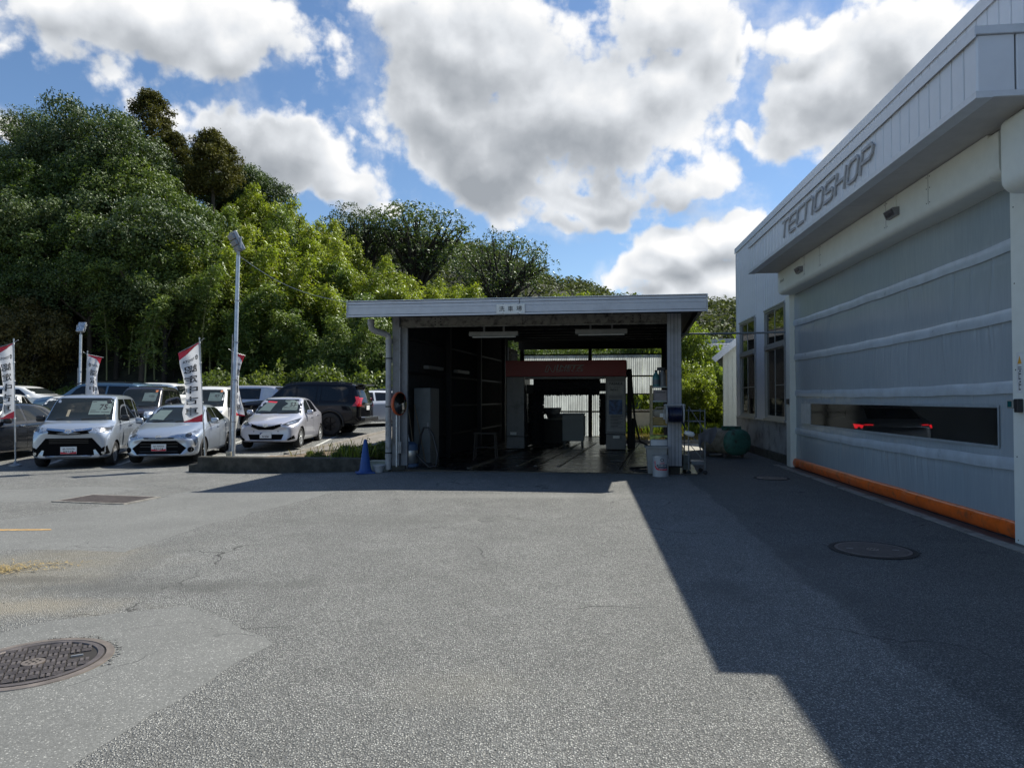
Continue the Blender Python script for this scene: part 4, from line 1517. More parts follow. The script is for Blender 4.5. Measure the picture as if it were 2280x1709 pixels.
# ------------------------------------------------------------------ wash gantry
gant = thing('wash_gantry', 'car washing gantry with a red top beam and black brushes inside the shed', 'car wash machine', tuple(W(1.09, 6.0, 0.022)))
GM = Matrix.Rotation(-FA, 4, 'Z')
M_gwhite = mat('gantry panel', (.19, .19, .19), .45, var=.06, dirt=(.08, .08, .08), dscale=2, damt=.5)
M_gred = mat('gantry red', (.27, .008, .014), .45, var=.05)
M_brush = mat('black bristle', (.012, .012, .013), .9)
def G(name, m, fnlist, parent=gant, smooth=None):
    mb = MB()
    for x0, x1, y0, y1, z0, z1 in fnlist:
        mb.bbox(x0, x1, y0, y1, z0, z1, .015, GM)
    return mb.build(name, m, parent, smooth)
G('top_beam', M_gred, [(0, 3.52, 0, .05, 2.13, 2.60)])
tb = G('beam_box', M_gwhite, [(.02, 3.54, .051, 1.5, 2.1, 2.58)])
G('lower_trim', M_gwhite, [(.58, 2.9, .0, .06, 2.05, 2.127)], tb)
lc = G('left_leg', M_gwhite, [(.03, .56, .0, 1.5, .38, 2.125), (.03, .56, .0, 1.5, .02, .372)])
G('latch', M_white, [(.14, .33, -.012, .001, .42, .5)], lc)
rc = G('right_leg', M_gwhite, [(2.92, 3.5, .0, 1.5, .46, 2.125), (2.93, 3.5, .002, 1.5, .02, .452)])
G('latch', M_white, [(3.13, 3.32, -.012, .001, .34, .42)], rc)
G('control_panel', mat('control panel', (.33, .335, .34), .5), [(2.96, 3.47, -.014, .0, .54, 1.98)], rc)
mb = MB()
gp = lambda x_, z_, o=-.0165: GM @ Vector((x_, o, z_))
text_mb('YASAKA', lambda x_, y_: gp(3.215 + x_, 1.915 + y_), w=.40, shear=.3, offset=.02, mbuf=mb)
text_mb('ルーフアップ', lambda x_, y_: gp(3.19 + x_, 1.81 + y_), w=.30, offset=.02, mbuf=mb)
text_mb('問題あり', lambda x_, y_: gp(3.17 + x_, 1.735 + y_), w=.22, offset=.02, mbuf=mb)
for i in range(9):
    mb.add([gp(3.06, 1.00 - i * .042), gp(3.06 + (.36, .30, .34, .22)[i % 4], 1.00 - i * .042), gp(3.06 + (.36, .30, .34, .22)[i % 4], .985 - i * .042), gp(3.06, .985 - i * .042)], [(0, 1, 2, 3)])
for i in range(3):
    mb.add([gp(3.02, 1.56 - i * .03), gp(3.4, 1.56 - i * .03), gp(3.4, 1.55 - i * .03), gp(3.02, 1.55 - i * .03)], [(0, 1, 2, 3)])
mb.build('lettering', M_print, rc)
mb = MB(); mb.add([gp(3.02, 1.45), gp(3.40, 1.45), gp(3.40, 1.03), gp(3.02, 1.03)], [(0, 1, 2, 3)])
mb.build('poster', mat('blue poster', (.05, .11, .26), .5, var=.7, vscale=9), rc)
mb = MB(); mb.add([gp(3.0, 1.86, -.0155), gp(3.42, 1.86, -.0155), gp(3.42, 1.62, -.0155), gp(3.0, 1.62, -.0155)], [(0, 1, 2, 3)])
mb.build('notice', mat('notice paper', (.42, .42, .41), .6), rc)
# lettering on the red beam
mb = MB()
bp = lambda x_, z_: GM @ Vector((x_, -.006, z_))
text_mb('NETZ', lambda x_, y_: bp(1.95 + x_, 2.405 + y_), w=.68, h=.115, offset=.035, shear=.35, mbuf=mb)
text_mb('GTGくんS', lambda x_, y_: bp(1.93 + x_, 2.30 + y_), w=.68, h=.075, offset=.03, shear=.25, mbuf=mb)
def stroke(pts, t, mbuf, fn):
    for a, c in zip(pts, pts[1:]):
        a, c = Vector(a), Vector(c)
        d = (c - a).normalized(); n_ = Vector((-d.y, d.x)) * t / 2; e = d * t * .4
        mbuf.add([fn(*(a - e - n_)), fn(*(c + e - n_)), fn(*(c + e + n_)), fn(*(a - e + n_))], [(0, 1, 2, 3)])
stroke([(1.17, 2.265), (1.22, 2.43), (1.27, 2.455), (1.30, 2.43)], .02, mb, bp)
stroke([(1.25, 2.265), (1.28, 2.36), (1.30, 2.43)], .02, mb, bp)
stroke([(1.30, 2.43), (1.36, 2.285), (1.39, 2.265), (1.43, 2.28), (1.475, 2.455)], .02, mb, bp)
stroke([(1.17, 2.265), (1.25, 2.265)], .02, mb, bp)
stroke([(1.55, 2.455), (1.515, 2.33)], .045, mb, bp)
stroke([(1.505, 2.27), (1.585, 2.27), (1.595, 2.31), (1.515, 2.31), (1.505, 2.27)], .016, mb, bp)
mb.build('lettering', mat('grey beam lettering', (.30, .27, .27), .5), gant)
# brushes
br = random.Random(11)
def brush(name, axis_a, axis_b, r, n=1500):
    a, c = Vector(axis_a), Vector(axis_b)
    d = (c - a); L = d.length; d.normalize()
    up = Vector((0, 0, 1)) if abs(d.z) < .9 else Vector((1, 0, 0))
    s = d.cross(up).normalized(); u = d.cross(s)
    b_ = MB()
    b_.tube([GM @ a, GM @ c], r * .8, 14)
    for i in range(n):
        t = br.random() * L; an = br.uniform(0, 6.283)
        o_ = s * math.cos(an) + u * math.sin(an)
        q = a + d * t
        rr = r * br.uniform(.86, 1.02)
        w_ = d * .02
        droop = Vector((0, 0, -.03 * br.random()))
        b_.add([GM @ (q + o_ * r * .3 - w_), GM @ (q + o_ * r * .3 + w_), GM @ (q + o_ * rr + w_ * .6 + droop), GM @ (q + o_ * rr - w_ * .6 + droop)], [(0, 1, 2, 3)])
    return b_.build(name, M_brush, gant)
brush('top_brush', (.8, .5, 1.86), (2.75, .5, 1.86), .28)
brush('side_brush', (.83, .8, .1), (.83, .8, 1.7), .26)
brush('side_brush', (2.92, 1.1, .1), (2.92, 1.1, 1.6), .2)
G('brush_arm', M_darkst, [(.58, .8, .35, .6, 1.62, 1.9), (2.74, 2.92, .35, .6, 1.7, 1.95)])
G('side_skirt', M_darkst, [(3.55, 3.68, .3, .5, .02, 2.35), (3.6, 3.78, .4, .7, .02, .9)])
mb = MB()
mb.tube([GM @ Vector(p) for p in ((3.66, .4, 2.3), (3.70, .35, 1.6), (3.76, .3, .9), (3.9, .2, .25), (4.3, .1, .05))], .03, 8)
mb.build('hose', M_rubber, gant, 60)
brush('hose_bundle', (3.62, .35, .3), (3.60, .35, 2.3), .06, 120)

# ------------------------------------------------------------------ loose things in and by the shed
def at(a, d, z=0.022): return tuple(W(a, d, z))
# tall locker
lk = thing('locker', 'tall grey steel cabinet standing inside the shed on the left', 'cabinet', at(.14, .9), -FA)
mb = MB(); mb.bbox(0, .38, 0, .80, 0, 1.72, .008); mb.build('body', mat('locker paint', (.15, .165, .165), .5, var=.1), lk)
mb = MB(); mb.bbox(.012, .368, -.018, -.001, .02, 1.70, .005); mb.build('door', MATS['locker paint'], lk)
mb = MB(); mb.box(.32, .34, -.03, -.018, .8, .95); mb.build('handle', M_greymetal, lk)
# canister vacuum cleaner
vc = thing('vacuum_cleaner', 'silver drum vacuum cleaner with a black hose beside the left shed column', 'vacuum cleaner', at(.27, .32), -FA)
mb = MB(); mb.lathe([(.15, .10), (.165, .12), (.165, .36), (.16, .38)], 20); mb.build('drum', mat('brushed drum', (.45, .45, .44), .3, .8), vc, 40)
mb = MB(); mb.lathe([(.17, .381), (.175, .42), (.16, .50), (.10, .545), (.05, .56)], 20); mb.lathe([(.19, .03), (.19, .09), (.16, .099)], 20); mb.build('motor_head', mat('vacuum head', (.05, .09, .16), .5), vc, 40)
for k in range(4):
    a = k * math.pi / 2 + .5
    mb = MB(); mb.lathe([(.03, 0), (.03, .03)], 8, Matrix.Translation((.16 * math.cos(a), .16 * math.sin(a), 0))); mb.build('caster', M_black, vc)
mb = MB(); mb.tube([(.15, -.05, .3), (.3, -.15, .18), (.45, -.15, .04), (.6, -.1, .05), (.62, -.05, .3), (.5, .0, .7), (.4, .0, .86), (.3, .02, .86), (.22, .05, .7), (.15, .1, .3)], .025, 8); mb.build('hose', M_black, vc, 60)
mb = MB(); mb.tube([(-.02, .12, .4), (-.22, .2, 1.1)], .02, 8); mb.build('wand', M_galv, vc, 60)
mb = MB(); mb.tube([(-.1, -.1, .02), (-.25, -.3, .012), (-.1, -.42, .012), (.2, -.40, .012), (.35, -.3, .012), (.15, -.22, .012), (-.15, -.25, .012), (-.2, -.35, .012)], .008, 6); mb.build('power_cord', M_black, vc, 60)
# brooms
for i, (a, d, la) in enumerate(((.2, .5, 'thin wooden broom handle leaning on the left shed wall nearest the opening'), (.26, .7, 'thin dark mop handle leaning beside the tall grey cabinet'))):
    bt = thing('broom' if i == 0 else 'mop', la, 'broom' if i == 0 else 'mop', at(a, d), 0)
    mb = MB(); mb.tube([(.12 + .1 * i, 0, .05), (-.05, .1, 1.25 + .1 * i)], .012, 8); mb.build('handle', mat('old wood', (.22, .17, .11), .7), bt, 60)
    mb = MB(); mb.bar((.02 + .1 * i, -.06, .04), (.24 + .1 * i, .06, .04), .04, .07); mb.build('head', M_black, bt)
# wooden stool
st = thing('stool', 'narrow dark step stool standing on the shed floor behind the cabinet', 'stool', at(1.35, 2.6), -FA)
M_steel_ = M_steel; M_steel = mat('old dark stool wood', (.06, .05, .04), .8)
mb = MB(); mb.bbox(-.28, .28, -.16, .16, .62, .65, .006); mb.build('seat', M_steel, st)
for x in (-.24, .24):
    for y in (-.12, .12):
        mb = MB(); mb.bar((x, y, .62), (x * 1.15, y * 1.2, 0), .03); mb.build('leg', M_steel, st)
mb = MB(); mb.bar((-.26, -.13, .3), (.26, -.13, .3), .02); mb.build('rung', M_steel, st)
M_steel = M_steel_
# workbench with basins, white appliance
wb = thing('workbench', 'dark cupboard bench standing beyond the wash gantry', 'workbench', at(1.35, 8.8), -FA)
mb = MB(); mb.bbox(0, 1.25, 0, .6, 0, .78, .01); mb.build('body', mat('bench body', (.035, .033, .03), .6, var=.3), wb)
mb = MB(); mb.bbox(-.03, 1.28, -.03, .63, 0.782, 0.815, .005); mb.build('top', mat('bench top', (.35, .34, .31), .5), wb)
for i, (x, r, h, z, la) in enumerate(((.85, .40, .15, .115, 'largest metal wash basin stacked on the dark bench'), (.66, .34, .20, .27, 'grey wash basin tilted on the bench pile, behind the largest'))):
    bn = thing('basin', la, 'basin', (Vector(at(1.35, 8.8)) + Matrix.Rotation(-FA, 3, 'Z') @ Vector((x, .28, 0.815 + (0.0 if i == 0 else .151)))), 0, None)
    mb = MB(); mb.lathe([(r * .75, 0), (r * .8, .01), (r * .98, h), (r, h + .006), (r * .96, h), (r * .78, .02), (.01, .02)], 24, capt=False); mb.build('bowl', M_galv if i == 0 else M_greymetal, bn, 40)
    mb = MB(); mb.lathe([(r, h), (r + .012, h + .004), (r, h + .012)], 24, capb=False, capt=False); mb.build('rim', M_galv, bn, 40)
bk = thing('bucket', 'dark bucket on the left end of the bench beyond the gantry', 'bucket', (Vector(at(1.35, 8.8)) + Matrix.Rotation(-FA, 3, 'Z') @ Vector((.12, .25, 0.815))), 0)
mb = MB(); mb.lathe([(.15, 0), (.20, .38), (.21, .39), (.19, .38), (.14, .02)], 20); mb.build('body', M_black, bk, 40)
mb = MB(); mb.tube([(.2 * math.cos(R(a)), 0, .38 + .16 * math.sin(R(a))) for a in range(0, 181, 20)], .006, 6); mb.build('handle', M_darkst, bk, 60)
ap = thing('white_cabinet', 'white enamel appliance cabinet with a grey stain standing beyond the wash gantry', 'appliance', at(2.52, 7.8), -FA)
mb = MB(); mb.bbox(0, .68, 0, .62, .14, .98, .015); mb.build('body', mat('grey white enamel', (.24, .26, .26), .45, var=.1, vscale=2, dirt=(.22, .23, .23), dscale=1.6, damt=.7), ap)
mb = MB(); mb.bbox(-.01, .72, -.02, .63, 0.982, 1.02, .008); mb.build('lid', mat('appliance lid', (.33, .34, .34), .4), ap)
mb = MB(); mb.bbox(.681, .72, .05, .55, .3, .94, .012); mb.build('side_door', MATS['grey white enamel'], ap)
for x in (.06, .62):
    for y in (.06, .56):
        mb = MB(); mb.box(x - .03, x + .03, y - .03, y + .03, 0, .139); mb.build('foot', M_black, ap)
mb = MB()
for z in (.85, .78): mb.lathe([(.012, 0), (.01, .008)], 8, Matrix.Translation((.58 + (z - .78), -.0, z)) @ Matrix.Rotation(R(90), 4, 'X'))
mb.build('knob', M_black, ap)
# white wall stump with a red stripe beyond the right rear opening
wl = thing('low_wall', 'low cream wall with a red stripe behind the shed seen past the gantry', 'wall', at(4.35, 15.5, 0), -FA)
mb = MB(); mb.bbox(0, 1.5, 0, .15, .25, 1.0, .01); mb.build('upper', mat('cream wall paint', (.62, .56, .46), .8, var=.08), wl)
mb = MB(); mb.bbox(0, 1.5, -.01, .15, 0, .249, .01); mb.build('stripe', mat('red wall paint', (.45, .04, .05), .7), wl)
mb = MB(); mb.bbox(-.02, 1.52, -.02, .17, 1.001, 1.04, .008); mb.build('coping', M_concrete, wl)

# shelf rack by the right column
rk = thing('shelf_rack', 'tall slotted steel shelf rack by the right shed column', 'shelf', at(5.36, .42), -FA)
M_shelfpost = mat('tan shelf post', (.34, .27, .15), .6, var=.15)
M_shelf = mat('grey green shelf', (.33, .36, .34), .5, var=.1)
for x in (0, .50):
    for y in (0, .36):
        mb = MB(); mb.bar((x, y, 0), (x, y, 1.76), .04); mb.build('upright', M_shelfpost, rk)
SHZ = [1.735, 1.44, .93, .52]
for z in SHZ:
    mb = MB(); mb.bbox(.021, .479, -.01, .37, z - .03, z, .004); mb.build('shelf_board', M_shelf, rk)
def on_shelf(x, y, k, dz=.001):
    return tuple(Vector(at(5.36, .42)) + Matrix.Rotation(-FA, 3, 'Z') @ Vector((x, y, SHZ[k] + dz)))
bo = thing('spray_bottle', 'teal jug bottle with a dark label standing on top of the shelf rack', 'bottle', on_shelf(.10, .12, 0), -FA)
mb = MB(); mb.lathe([(.07, 0), (.075, .02), (.075, .18), (.065, .22), (.03, .28), (.025, .30)], 16); mb.build('body', mat('teal plastic', (.05, .18, .18), .35), bo, 40)
mb = MB(); mb.lathe([(.03, .301), (.03, .335)], 12); mb.build('cap', M_black, bo)
mb = MB(); mb.lathe([(.0765, .04), (.0765, .14)], 16, capb=False, capt=False); mb.build('label', mat('bottle label', (.10, .13, .14), .5), bo, 40)
bo = thing('spray_bottle', 'grey trigger spray bottle beside the teal jug on the rack top', 'bottle', on_shelf(.235, .2, 0), -FA)
mb = MB(); mb.lathe([(.075, 0), (.08, .15), (.06, .28), (.03, .33)], 16); mb.build('body', mat('grey plastic', (.20, .21, .22), .4), bo, 40)
mb = MB(); mb.bbox(-.11, .06, -.02, .02, .331, .40, .01); mb.bar((-.05, 0, .34), (-.07, 0, .24), .02); mb.build('trigger_head', M_black, bo)
cb = thing('cardboard_box', 'brown cardboard box on the rack top next to the column', 'box', on_shelf(.30, .02, 0), -FA)
mb = MB(); mb.box(0, .2, 0, .3, 0, .34); mb.build('carton', mat('brown card', (.30, .20, .12), .85, var=.1), cb)
mb = MB(); mb.box(.08, .12, -.002, -.0005, .0, .34); mb.build('tape', mat('packing tape', (.36, .27, .17), .4), cb)
cb = thing('cardboard_box', 'pinkish grey carton with a dark slot on the second shelf of the rack', 'box', on_shelf(.05, .02, 1), -FA)
mb = MB(); mb.box(0, .26, 0, .3, 0, .22); mb.build('carton', mat('grey card', (.30, .26, .25), .85, var=.1), cb)
mb = MB(); mb.box(.03, .23, -.002, -.0005, .16, .178); mb.build('slot', M_black, cb)
bg_ = thing('plastic_bag', 'crumpled clear bag lying beside the grey carton on the rack', 'bag', on_shelf(.40, .12, 1), 0)
mb = MB(); q_ = random.Random(2)
vs = []; fs = []
for i in range(9):
    for j in range(14):
        th, ph_ = math.pi * i / 8, 2 * math.pi * j / 14
        r = .1 * q_.uniform(.7, 1.15)
        vs.append((r * math.sin(th) * math.cos(ph_), r * math.sin(th) * math.sin(ph_), .075 + .075 * q_.uniform(.85, 1.0) * math.cos(th)))
fs = [(i * 14 + j, i * 14 + (j + 1) % 14, (i + 1) * 14 + (j + 1) % 14, (i + 1) * 14 + j) for i in range(8) for j in range(14)]
mb.add(vs, fs); mb.build('film', mat('plastic film', (.40, .42, .43), .25), bg_)
jc = thing('jerry_can', 'beige jerry can with a top handle and white tag on the third shelf', 'jerry can', on_shelf(.03, .05, 2, .17), -FA)
mb = MB(); mb.bbox(0, .38, 0, .26, 0, .16, .04); mb.build('body', mat('beige plastic', (.32, .28, .21), .5), jc, 40)
mb = MB(); mb.bar((.07, .13, .20), (.26, .13, .20), .03); mb.bar((.07, .13, .155), (.07, .13, .20), .03); mb.bar((.26, .13, .155), (.26, .13, .20), .03); mb.build('handle', MATS['beige plastic'], jc)
mb = MB(); mb.box(.14, .24, -.003, -.0005, .0, .08); mb.build('tag', M_white, jc)
cr = thing('yellow_crate', 'flat dark yellow slatted crate under the beige jerry can', 'crate', on_shelf(.025, .04, 2), -FA)
for k in range(4):
    mb = MB(); mb.box(0, .30, 0, .012, .004 + k * .041, .038 + k * .041); mb.build('slat', mat('dirty yellow plastic', (.28, .19, .04), .6, var=.3), cr)
mb = MB(); mb.box(0, .30, .013, .3, 0, .02); mb.box(0, .012, .013, .3, .021, .165); mb.box(.288, .30, .013, .3, .021, .165); mb.build('tray', MATS['dirty yellow plastic'], cr)
for i, x in enumerate((.375, .445)):
    bo = thing('white_bottle', ('small white bottle next to the yellow crate on the third shelf', 'slim white bottle against the column on the third shelf')[i], 'bottle', on_shelf(x - .01, .0, 2), 0)
    mb = MB(); mb.lathe([(.027, 0), (.028, .12), (.012, .16), (.012, .175)], 12); mb.build('body', M_white, bo, 40)
    mb = MB(); mb.lathe([(.014, .176), (.012, .205)], 10); mb.build('cap', mat('blue cap', (.05, .09, .2), .4), bo)
bs = thing('basket', 'black mesh basket on the lowest shelf of the rack', 'basket', on_shelf(.03, .05, 3), -FA)
mb = MB()
for z in (0, .05, .1, .15, .2):
    mb.box(0, .44, 0, .008, z, z + .02); mb.box(0, .008, .009, .3, z, z + .02); mb.box(.432, .44, .009, .3, z, z + .02)
for k in range(7): mb.box(.02 + k * .06, .035 + k * .06, -.004, -.0005, 0, .22)
mb.build('mesh_side', M_black, bs)
cl = thing('cleaning_cloth', 'yellow green cloth draped over the white tub below the rack', 'cloth', on_shelf(-.04, -.16, 3, .16), -FA)
mb = MB(); vs = []; fs = []
for i in range(15):
    for j in range(9):
        u_, v_ = i / 14, j / 8
        y = -.02 - .0 * v_ if v_ < .4 else .06 * (v_ - .4) * 0
        drop = (.5 - v_) * .34 if v_ < .5 else 0
        vs.append((u_ * .5, (v_ - .5) * .5 if v_ > .5 else -.012 * math.sin(u_ * 20), .05 - drop * (1.0 if u_ < .12 else .25 + .1 * math.sin(u_ * 9)) + .01 * math.sin(u_ * 15 + v_ * 8)))
        if i and j: k = i * 9 + j; fs.append((k - 10, k - 9, k, k - 1))
mb.add(vs, fs); mb.build('fabric', mat('lime cloth', (.42, .46, .12), .9, var=.15), cl, 60)
tb_ = thing('storage_tub', 'white plastic tub under the lime cloth behind the grey bin', 'tub', at(5.34, .12, .38), -FA)
mb = MB(); mb.bbox(0, .46, 0, .26, 0, .30, .03); mb.build('body', mat('tub plastic', (.50, .50, .50), .5), tb_, 40)
# grey bin and oil pail in front
gb = thing('waste_bin', 'tall grey plastic bin standing in front of the shelf rack', 'bin', at(5.45, -.02), -FA)
mb = MB()
def taper(mb_, w0, d0_, w1, d1_, z0, z1):
    vs = [(sx * w / 2, sy * d / 2, z) for w, d, z in ((w0, d0_, z0), (w1, d1_, z1)) for sx, sy in ((-1, -1), (1, -1), (1, 1), (-1, 1))]
    mb_.add(vs, [(3, 2, 1, 0), (4, 5, 6, 7)] + [(i, (i + 1) % 4, (i + 1) % 4 + 4, i + 4) for i in range(4)])
taper(mb, .33, .25, .40, .31, 0, .50); M_bin = mat('grey bin plastic', (.27, .27, .26), .55, var=.1, dirt=(.16, .155, .14), damt=.5)
mb.build('body', M_bin, gb)
mb = MB(); taper(mb, .44, .35, .45, .36, .501, .54); mb.build('lid', M_bin, gb)
mb = MB(); mb.bbox(-.10, .10, -.163, -.12, .12, .40, .01, Matrix.Rotation(R(-4.5), 4, 'X')); mb.build('front_panel', M_bin, gb)
pl_ = thing('oil_pail', 'white and blue grey steel oil pail with a red curve beside the column foot', 'pail', at(5.53, -.35, 0), -FA)
mb = MB(); mb.lathe([(.15, 0), (.152, .01), (.152, .36), (.155, .37), (.155, .38), (.15, .385)], 28); mb.build('can', mat('pail lacquer', (.50, .52, .55), .35, .3, var=.04), pl_, 40)
mb = MB(); mb.lathe([(.158, .386), (.158, .40), (.12, .403)], 28); mb.build('lid', mat('pail lid', (.45, .46, .48), .4, .5), pl_, 40)
def onpail(x_, z_, r=.1528):
    a = x_ / r
    return Vector((r * math.sin(a), -r * math.cos(a), z_))
mb = MB()
pts = [(-.13, .30), (-.12, .20), (-.09, .155), (-.04, .14), (.06, .138), (.14, .14)]
for a, c in zip(pts, pts[1:]):
    for k in range(4):
        x0, x1 = a[0] + (c[0] - a[0]) * k / 4, a[0] + (c[0] - a[0]) * (k + 1) / 4
        z0, z1 = a[1] + (c[1] - a[1]) * k / 4, a[1] + (c[1] - a[1]) * (k + 1) / 4
        mb.add([onpail(x0 - .008, z0 - .014), onpail(x1 - .002, z1 - .014), onpail(x1 + .012, z1 + .014), onpail(x0 + .008, z0 + .014)], [(0, 1, 2, 3)])
mb.build('red_curve', M_red, pl_)
mb = MB()
vs = []; fs = []
for i in range(9):
    x_ = -.085 + .215 * i / 8
    vs += [onpail(x_, .165 + .04 * (i < 1)), onpail(x_, .24)]
    if i: fs.append((2 * i - 2, 2 * i, 2 * i + 1, 2 * i - 1))
mb.add(vs, fs); mb.build('dark_panel', mat('pail dark print', (.06, .07, .10), .4), pl_)
mb = MB(); text_mb('TRANSMISSION', lambda x_, y_: onpail(.02 + x_, .218 + y_, .1533), w=.16, offset=.02, mbuf=mb); mb.build('lettering', M_white, pl_)
mb = MB(); text_mb('Castle', lambda x_, y_: onpail(.02 + x_, .265 + y_, .1533), w=.09, offset=.02, mbuf=mb); mb.build('red_lettering', M_red, pl_)
mb = MB()
for k in range(20):
    a0, a1 = 2 * math.pi * k / 20, 2 * math.pi * (k + 1) / 20
    mb.add([onpail(.02 + r_ * math.cos(a), .325 + r_ * math.sin(a), .1533) for r_, a in ((.022, a0), (.022, a1), (.034, a1), (.034, a0))], [(0, 1, 2, 3)])
mb.build('emblem', M_print, pl_)
mb = MB(); mb.tube([(.155 * math.cos(R(a)), -.03 - .155 * math.sin(R(a)), .34 - .16 * math.sin(R(a))) for a in range(0, 181, 15)], .004, 6); mb.build('bail_handle', M_galv, pl_, 60)

# hose reel on the column
hr = thing('hose_reel', 'grey hose reel with dark blue hose mounted on the right shed column', 'hose reel', at(AW + .14, -.19, 1.19), -FA)
M_reel = mat('reel plastic', (.38, .38, .37), .5, var=.06)
for x in (-.16, .16):
    mb = MB(); mb.lathe([(.02, -.016), (.18, -.012), (.185, 0), (.18, .012), (.02, .016)], 24, Matrix.Translation((x, 0, 0)) @ Matrix.Rotation(R(90), 4, 'Y')); mb.build('flange', M_reel, hr, 40)
mb = MB(); mb.tube([(-.15, 0, 0), (.15, 0, 0)], .05, 12); mb.build('drum', M_reel, hr)
mb = MB()
for lay, (r, n) in enumerate(((.095, 11), (.12, 11), (.145, 10))):
    pts = []
    for k in range(n * 18):
        a = 2 * math.pi * k / 18
        pts.append((-.13 + .26 * k / (n * 18), r * math.cos(a), r * math.sin(a)))
    mb.tube(pts, .0125, 5)
mb.build('hose', mat('blue hose', (.012, .018, .05), .3, var=.3), hr, 70)
mb = MB(); mb.tube([(-.19, 0, .19), (.19, 0, .19)], .016, 8); mb.bar((-.19, 0, .19), (-.19, .16, 0), .03); mb.bar((.19, 0, .19), (.19, .16, 0), .03); mb.bar((-.19, .155, -.1), (-.19, .155, .1), .04); mb.bar((.19, .155, -.1), (.19, .155, .1), .04); mb.build('bracket', M_reel, hr)
mb = MB(); mb.tube([(.1, -.12, -.1), (.16, -.1, -.2), (.2, .0, -.26), (.22, .1, -.3)], .012, 6); mb.build('hose_tail', MATS['blue hose'], hr, 60)

# wheeled wire cart
M_galv_ = M_galv; M_galv = mat('dull cart wire', (.20, .21, .22), .5, .6)
ct = thing('wire_cart', 'chrome wire cart on casters to the right of the shed column', 'cart', at(6.2, .3, 0), -FA + R(4))
for x in (-.16, .16):
    for y in (-.28, .18):
        mb = MB(); mb.tube([(x, y, .09), (x, y, 1.30)], .012, 8); mb.build('upright', M_galv, ct, 60)
        mb = MB(); mb.lathe([(.038, -.012), (.045, -.008), (.045, .008), (.038, .012)], 12, Matrix.Translation((x, y, .045)) @ Matrix.Rotation(R(90), 4, 'X')); mb.build('caster', M_rubber, ct, 40)
for z in (.2, 1.26, 1.05):
    mb = MB()
    for y in (-.28, .18): mb.tube([(-.16, y, z), (.16, y, z)], .009, 6)
    for x in (-.16, .16): mb.tube([(x, -.28, z), (x, .28, z)], .009, 6)
    if z != 1.05:
        for k in range(9): mb.tube([(-.135 + k * .0337, -.28, z), (-.135 + k * .0337, .28, z)], .004, 5)
    mb.build('wire_shelf', M_galv, ct, 60)
for a, c in (((-.16, 1.35), (.16, .85)), ((-.16, .85), (.16, .45)), ((-.16, .62), (.16, .24))):
    mb = MB(); mb.bar((a[0], -.29, a[1]), (c[0], -.29, c[1]), .03, .012); mb.build('brace', M_galv, ct)
mb = MB(); mb.box(-.1, .15, -.25, .15, .21, .26); mb.build('tray', mat('cart tray', (.16, .17, .175), .5), ct)
M_galv = M_galv_
rg = thing('rag', 'dark grey rag hanging over the corner of the wire cart', 'rag', tuple(Vector(at(6.2, .3, 0)) + Vector((.16, -.36, -.04))), 0)
mb = MB(); vs = []; fs = []
for i in range(11):
    for j in range(9):
        u_, v_ = i / 10 - .5, j / 8
        z = .92 - v_ * (.30 + .10 * math.sin(u_ * 7) - .22 * abs(u_ + .25)) + u_ * .16
        vs.append((u_ * .36 + .02 * v_, -.02 - .03 * math.sin(u_ * 14 + v_ * 2) * v_ + .04 * v_, z))
        if i and j: k = i * 9 + j; fs.append((k - 10, k - 9, k, k - 1))
mb.add(vs, fs); mb.build('fabric', mat('grey rag', (.11, .11, .12), .95, var=.2), rg, 60)
sb_ = thing('spray_gun', 'white spray bottle with a yellow nozzle hanging on the cart by the column', 'bottle', tuple(Vector(at(6.0, -.03, 0)) + Vector((0, 0, .84))), 0)
mb = MB(); mb.tube([(0, 0, 0), (.06, 0, -.02), (.16, 0, -.05), (.19, 0, -.06)], [.03, .05, .055, .03], 12); mb.build('body', M_white, sb_, 50)
mb = MB(); mb.tube([(-.02, 0, .01), (-.06, 0, .1)], .016, 8); mb.build('nozzle', mat('yellow plastic', (.55, .38, .02), .4), sb_)
eb = thing('control_box', 'small grey green box at the foot of the wire cart', 'box', at(5.98, .3, .06), -FA)
mb = MB(); mb.bbox(0, .15, 0, .2, 0, .30, .01); mb.build('body', mat('box paint', (.13, .15, .14), .5), eb)
mb = MB(); mb.box(.01, .14, -.006, -.0005, .03, .27); mb.build('cover', MATS['box paint'], eb)

# blue cone, planters, convex mirror
cn = thing('traffic_cone', 'plain blue traffic cone by the left shed column', 'cone', (-3.05, 14.22, gz(-3.05, 14.22)), 0)
M_blue = mat('blue cone plastic', (0.012, 0.065, 0.25), .45, var=.1, dirt=(.02, .05, .16), damt=.4)
mb = MB(); mb.bbox(-.19, .19, -.19, .19, 0, .03, .012, Matrix.Rotation(R(18), 4, 'Z')); mb.build('base', M_blue, cn)
mb = MB(); mb.lathe([(.145, .031), (.14, .05), (.125, .07), (.118, .09), (.034, .69), (.026, .70), (.02, .695)], 28); mb.build('body', M_blue, cn, 35)
pt = Vector((-2.80, 14.52, 0))
pb_ = thing('planter', 'long pale planter box behind the blue cone', 'planter', (pt.x, pt.y + .1, gz(pt.x, pt.y)), -FA)
mb = MB(); taper(mb, .38, .18, .44, .22, 0, .2); mb.build('trough', mat('sage plastic', (.30, .33, .28), .6, var=.12), pb_)
mb = MB(); taper(mb, .46, .24, .46, .24, .2005, .22); mb.build('rim', MATS['sage plastic'], pb_)
pt = Vector((-2.78, 14.28, 0))
fp_ = thing('flower_pot', 'small round grey white pot between the cone and the downpipe', 'pot', (pt.x, pt.y, gz(pt.x, pt.y)), 0)
mb = MB(); mb.lathe([(.08, 0), (.115, .13), (.10, .13), (.075, .03)], 20); mb.build('body', mat('pot plastic', (.42, .42, .42), .5, var=.1), fp_, 40)
